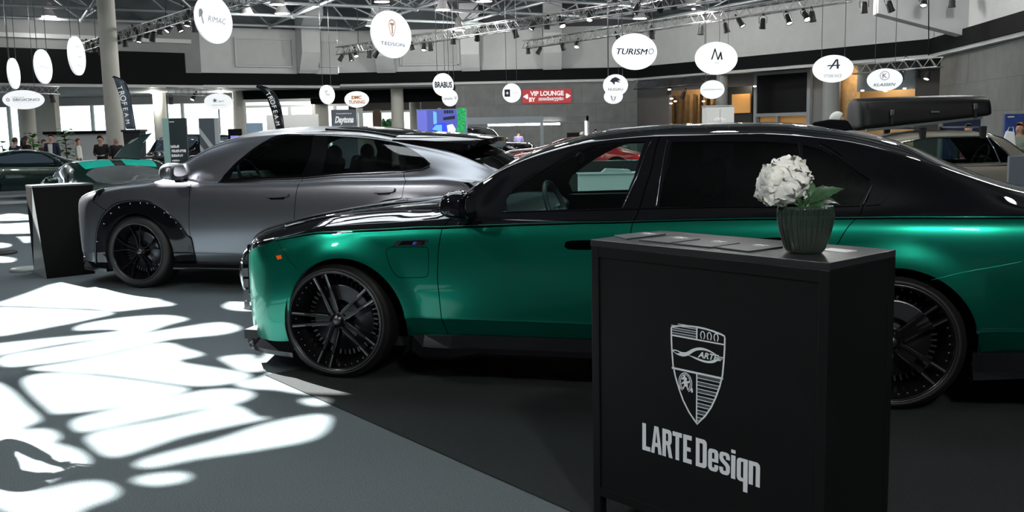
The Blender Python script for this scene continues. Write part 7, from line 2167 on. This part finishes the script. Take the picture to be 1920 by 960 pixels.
        if hair_len:
            MB().tube([S(0, .06, 1.70), S(0, .10, 1.58), S(0, .115, 1.58 - hair_len * .6), S(0, .11, 1.58 - hair_len)], [.075 * k, .095 * k, .09 * k, .04 * k], 12).build('long_hair', hair, o)
    return t
cl_navy = mat('navy_cloth', (.012, .02, .05), .8, noise=.1); cl_black = mat('black_cloth', (.008, .008, .009), .8, noise=.1); cl_white = mat('white_cloth', (.75, .75, .72), .8)
cl_brown = mat('brown_cloth', (.05, .035, .02), .8); cl_grey = mat('grey_cloth', (.12, .12, .12), .8); cl_purple = mat('lilac_cloth', (.28, .27, .50), .8); cl_green = mat('sage_cloth', (.17, .20, .15), .85)
hr_b = mat('black_hair', (.008, .006, .005), .5); hr_br = mat('brown_hair', (.05, .025, .012), .5); hr_w = mat('white_hair', (.70, .70, .66), .6); hr_r = mat('auburn_hair', (.12, .035, .015), .5)
PI = math.pi
person('person in a navy suit seen from behind at the far left', (28, 258), 29.5, None, PI - .2, cl_navy, cl_navy, hr_br)
person('woman with long dark hair and black short-sleeved top, at the left', (48, 256), 29.9, None, PI - .6, cl_black, cl_black, hr_b, .28, up=0.0)
person('person in a brown jacket partly hidden left of the man with white shirt', (82, 262), 31.2, None, 1.2, cl_brown, cl_black, hr_br)
person('man in dark jacket over white open shirt facing the camera by the plants', (95, 252), 30.4, None, .1, cl_navy, cl_black, hr_b, open_front=cl_white)
person('person in pale shirt standing far off beside the plants', (146, 260), 34, None, 1.8, cl_white, cl_grey, hr_r)
person('man in black padded jacket looking down at his hands', (190, 255), 28.6, None, .1, cl_black, cl_black, hr_br, arms='front', lean=.18)
person('bald man in black T-shirt beside the beige column', (217, 257), 29.2, None, .8, cl_black, cl_black, hr_b, bald=True, up=0.0, skinm=skin_d)
person('man in lilac shirt seen from behind near the booth post', (972, 245), 41.8, None, PI, cl_purple, cl_navy, hr_br)
person('person in dark clothes bending near the black low board', (1083, 248), 38.5, None, 1.6, cl_navy, cl_navy, hr_w, lean=.3)
person('small far person with dark hair right of the white light strip', (1117, 243), 40, None, 0, cl_white, cl_grey, hr_b)
person('white-haired man in profile beside the roof box, behind the saloon roof', (1571, 211), 12.6, None, 1.45, cl_black, cl_black, hr_w)
person('man in glasses looking over the classic coupe windscreen', (1816, 232), 18.5, None, -.4, cl_black, cl_black, hr_b)
wm_ = person('woman in sage cardigan holding a white paper bag at the right edge', (1913, 230), 16.6, None, -1.0, cl_green, cl_green, hr_r, .10, arms='hold', skinm=skin_d)
bg = thing('paper_bag', 'big white paper bag held up by the woman at the right edge', 'bag', at(1889, 290, 16.3), -.3)
bb = MB(); V = [(-.15, -.06, -.0), (.13, -.06, -.02), (.15, .06, 0), (-.13, .06, 0), (-.04, -.03, .40), (.09, -.03, .38), (.09, .03, .38), (-.04, .03, .40)]
bb.add(V, [(0, 1, 2, 3), (4, 5, 6, 7), (0, 1, 5, 4), (1, 2, 6, 5), (2, 3, 7, 6), (3, 0, 4, 7)]).build('bag_body', mat('white_paper', (.85, .85, .85)), bg, bevel=.015)
MB().tube([(-.02, -.02, .38), (.0, -.03, .46), (.06, -.03, .46), (.07, -.02, .37)], .005, 5).build('bag_handle', mat('white_paper', (.85, .85, .85)), bg)
# man standing in the sun just outside the frame, whose shadow falls on the carpet
def person_at(label, X, Y, H, yaw, **kw):
    return person(label, (960, 400), 5, H, yaw, **kw)
ph = onz(40, 900) ; kz = 1.62
fx, fy = ph.x - SUN_DIR.x / -SUN_DIR.z * kz, ph.y - SUN_DIR.y / -SUN_DIR.z * kz
pp = person('person with raised hands just outside the left edge, casting the shadow on the carpet', (960, 300), 5, 1.74, math.radians(120), cl_black, cl_black, hr_b, arms='camera')
pp.location = (fx, fy, 0)

# ------------------------------------------------------------------ potted plants at the left
leafg = mat('fig_leaf_green', (.05, .20, .04), .35, noise=.25, nscale=6)
def plant(px, py, Y, label, seed, n=26, w=.32):
    p = at(px, py, Y); t = thing('potted_fig', label, 'plant', (p.x, p.y, 0)); r = random.Random(seed)
    MB().lathe([(0, 0), (.20, 0), (.26, .42), (.23, .42), (.22, .38), (0, .38)], n=24).build('pot', mat('white_pot', (.6, .6, .58), .5), t)
    H = p.z; MB().tube([(0, 0, .35), (.03, 0, H * .5), (-.02, .02, H * .9)], [.03, .025, .015], 8).build('stem', mat('bark', (.10, .07, .04), .8), t)
    mb = MB()
    for k in range(n):
        z = H * (.45 + .52 * (k + .5) / n); a = k * 2.4 + r.uniform(-.3, .3); L = r.uniform(.22, .36)
        d = Vector((math.cos(a), math.sin(a), r.uniform(.0, .9))).normalized(); b0 = Vector((0, 0, z)); s = d.cross(Vector((0, 0, 1))).normalized(); u = s.cross(d)
        V = []; 
        for i in range(7):
            f = i / 6; ww = .11 * math.sin(math.pi * min(.98, f * .85 + .1)) if 0 < i < 6 else .004
            c = b0 + d * (.05 + L * f) - Vector((0, 0, 1)) * (L * .45 * f * f)
            V += [c - s * ww, c + u * -.01, c + s * ww]
        mb.add(V, [(i * 3 + q, i * 3 + 3 + q, i * 3 + 4 + q, i * 3 + 1 + q) for i in range(6) for q in range(2)], True)
    mb.build('foliage', leafg, t)
plant(60, 247, 33, 'leafy potted fig behind the woman with long dark hair', 1, 30)
plant(120, 238, 33.5, 'tall potted fig right of the man with white shirt', 2, 34)
plant(4, 264, 32.5, 'low potted fig at the very left edge', 3, 20)
plant(541, 238, 30, 'small bright green plant in front of the long white partition', 4, 14)
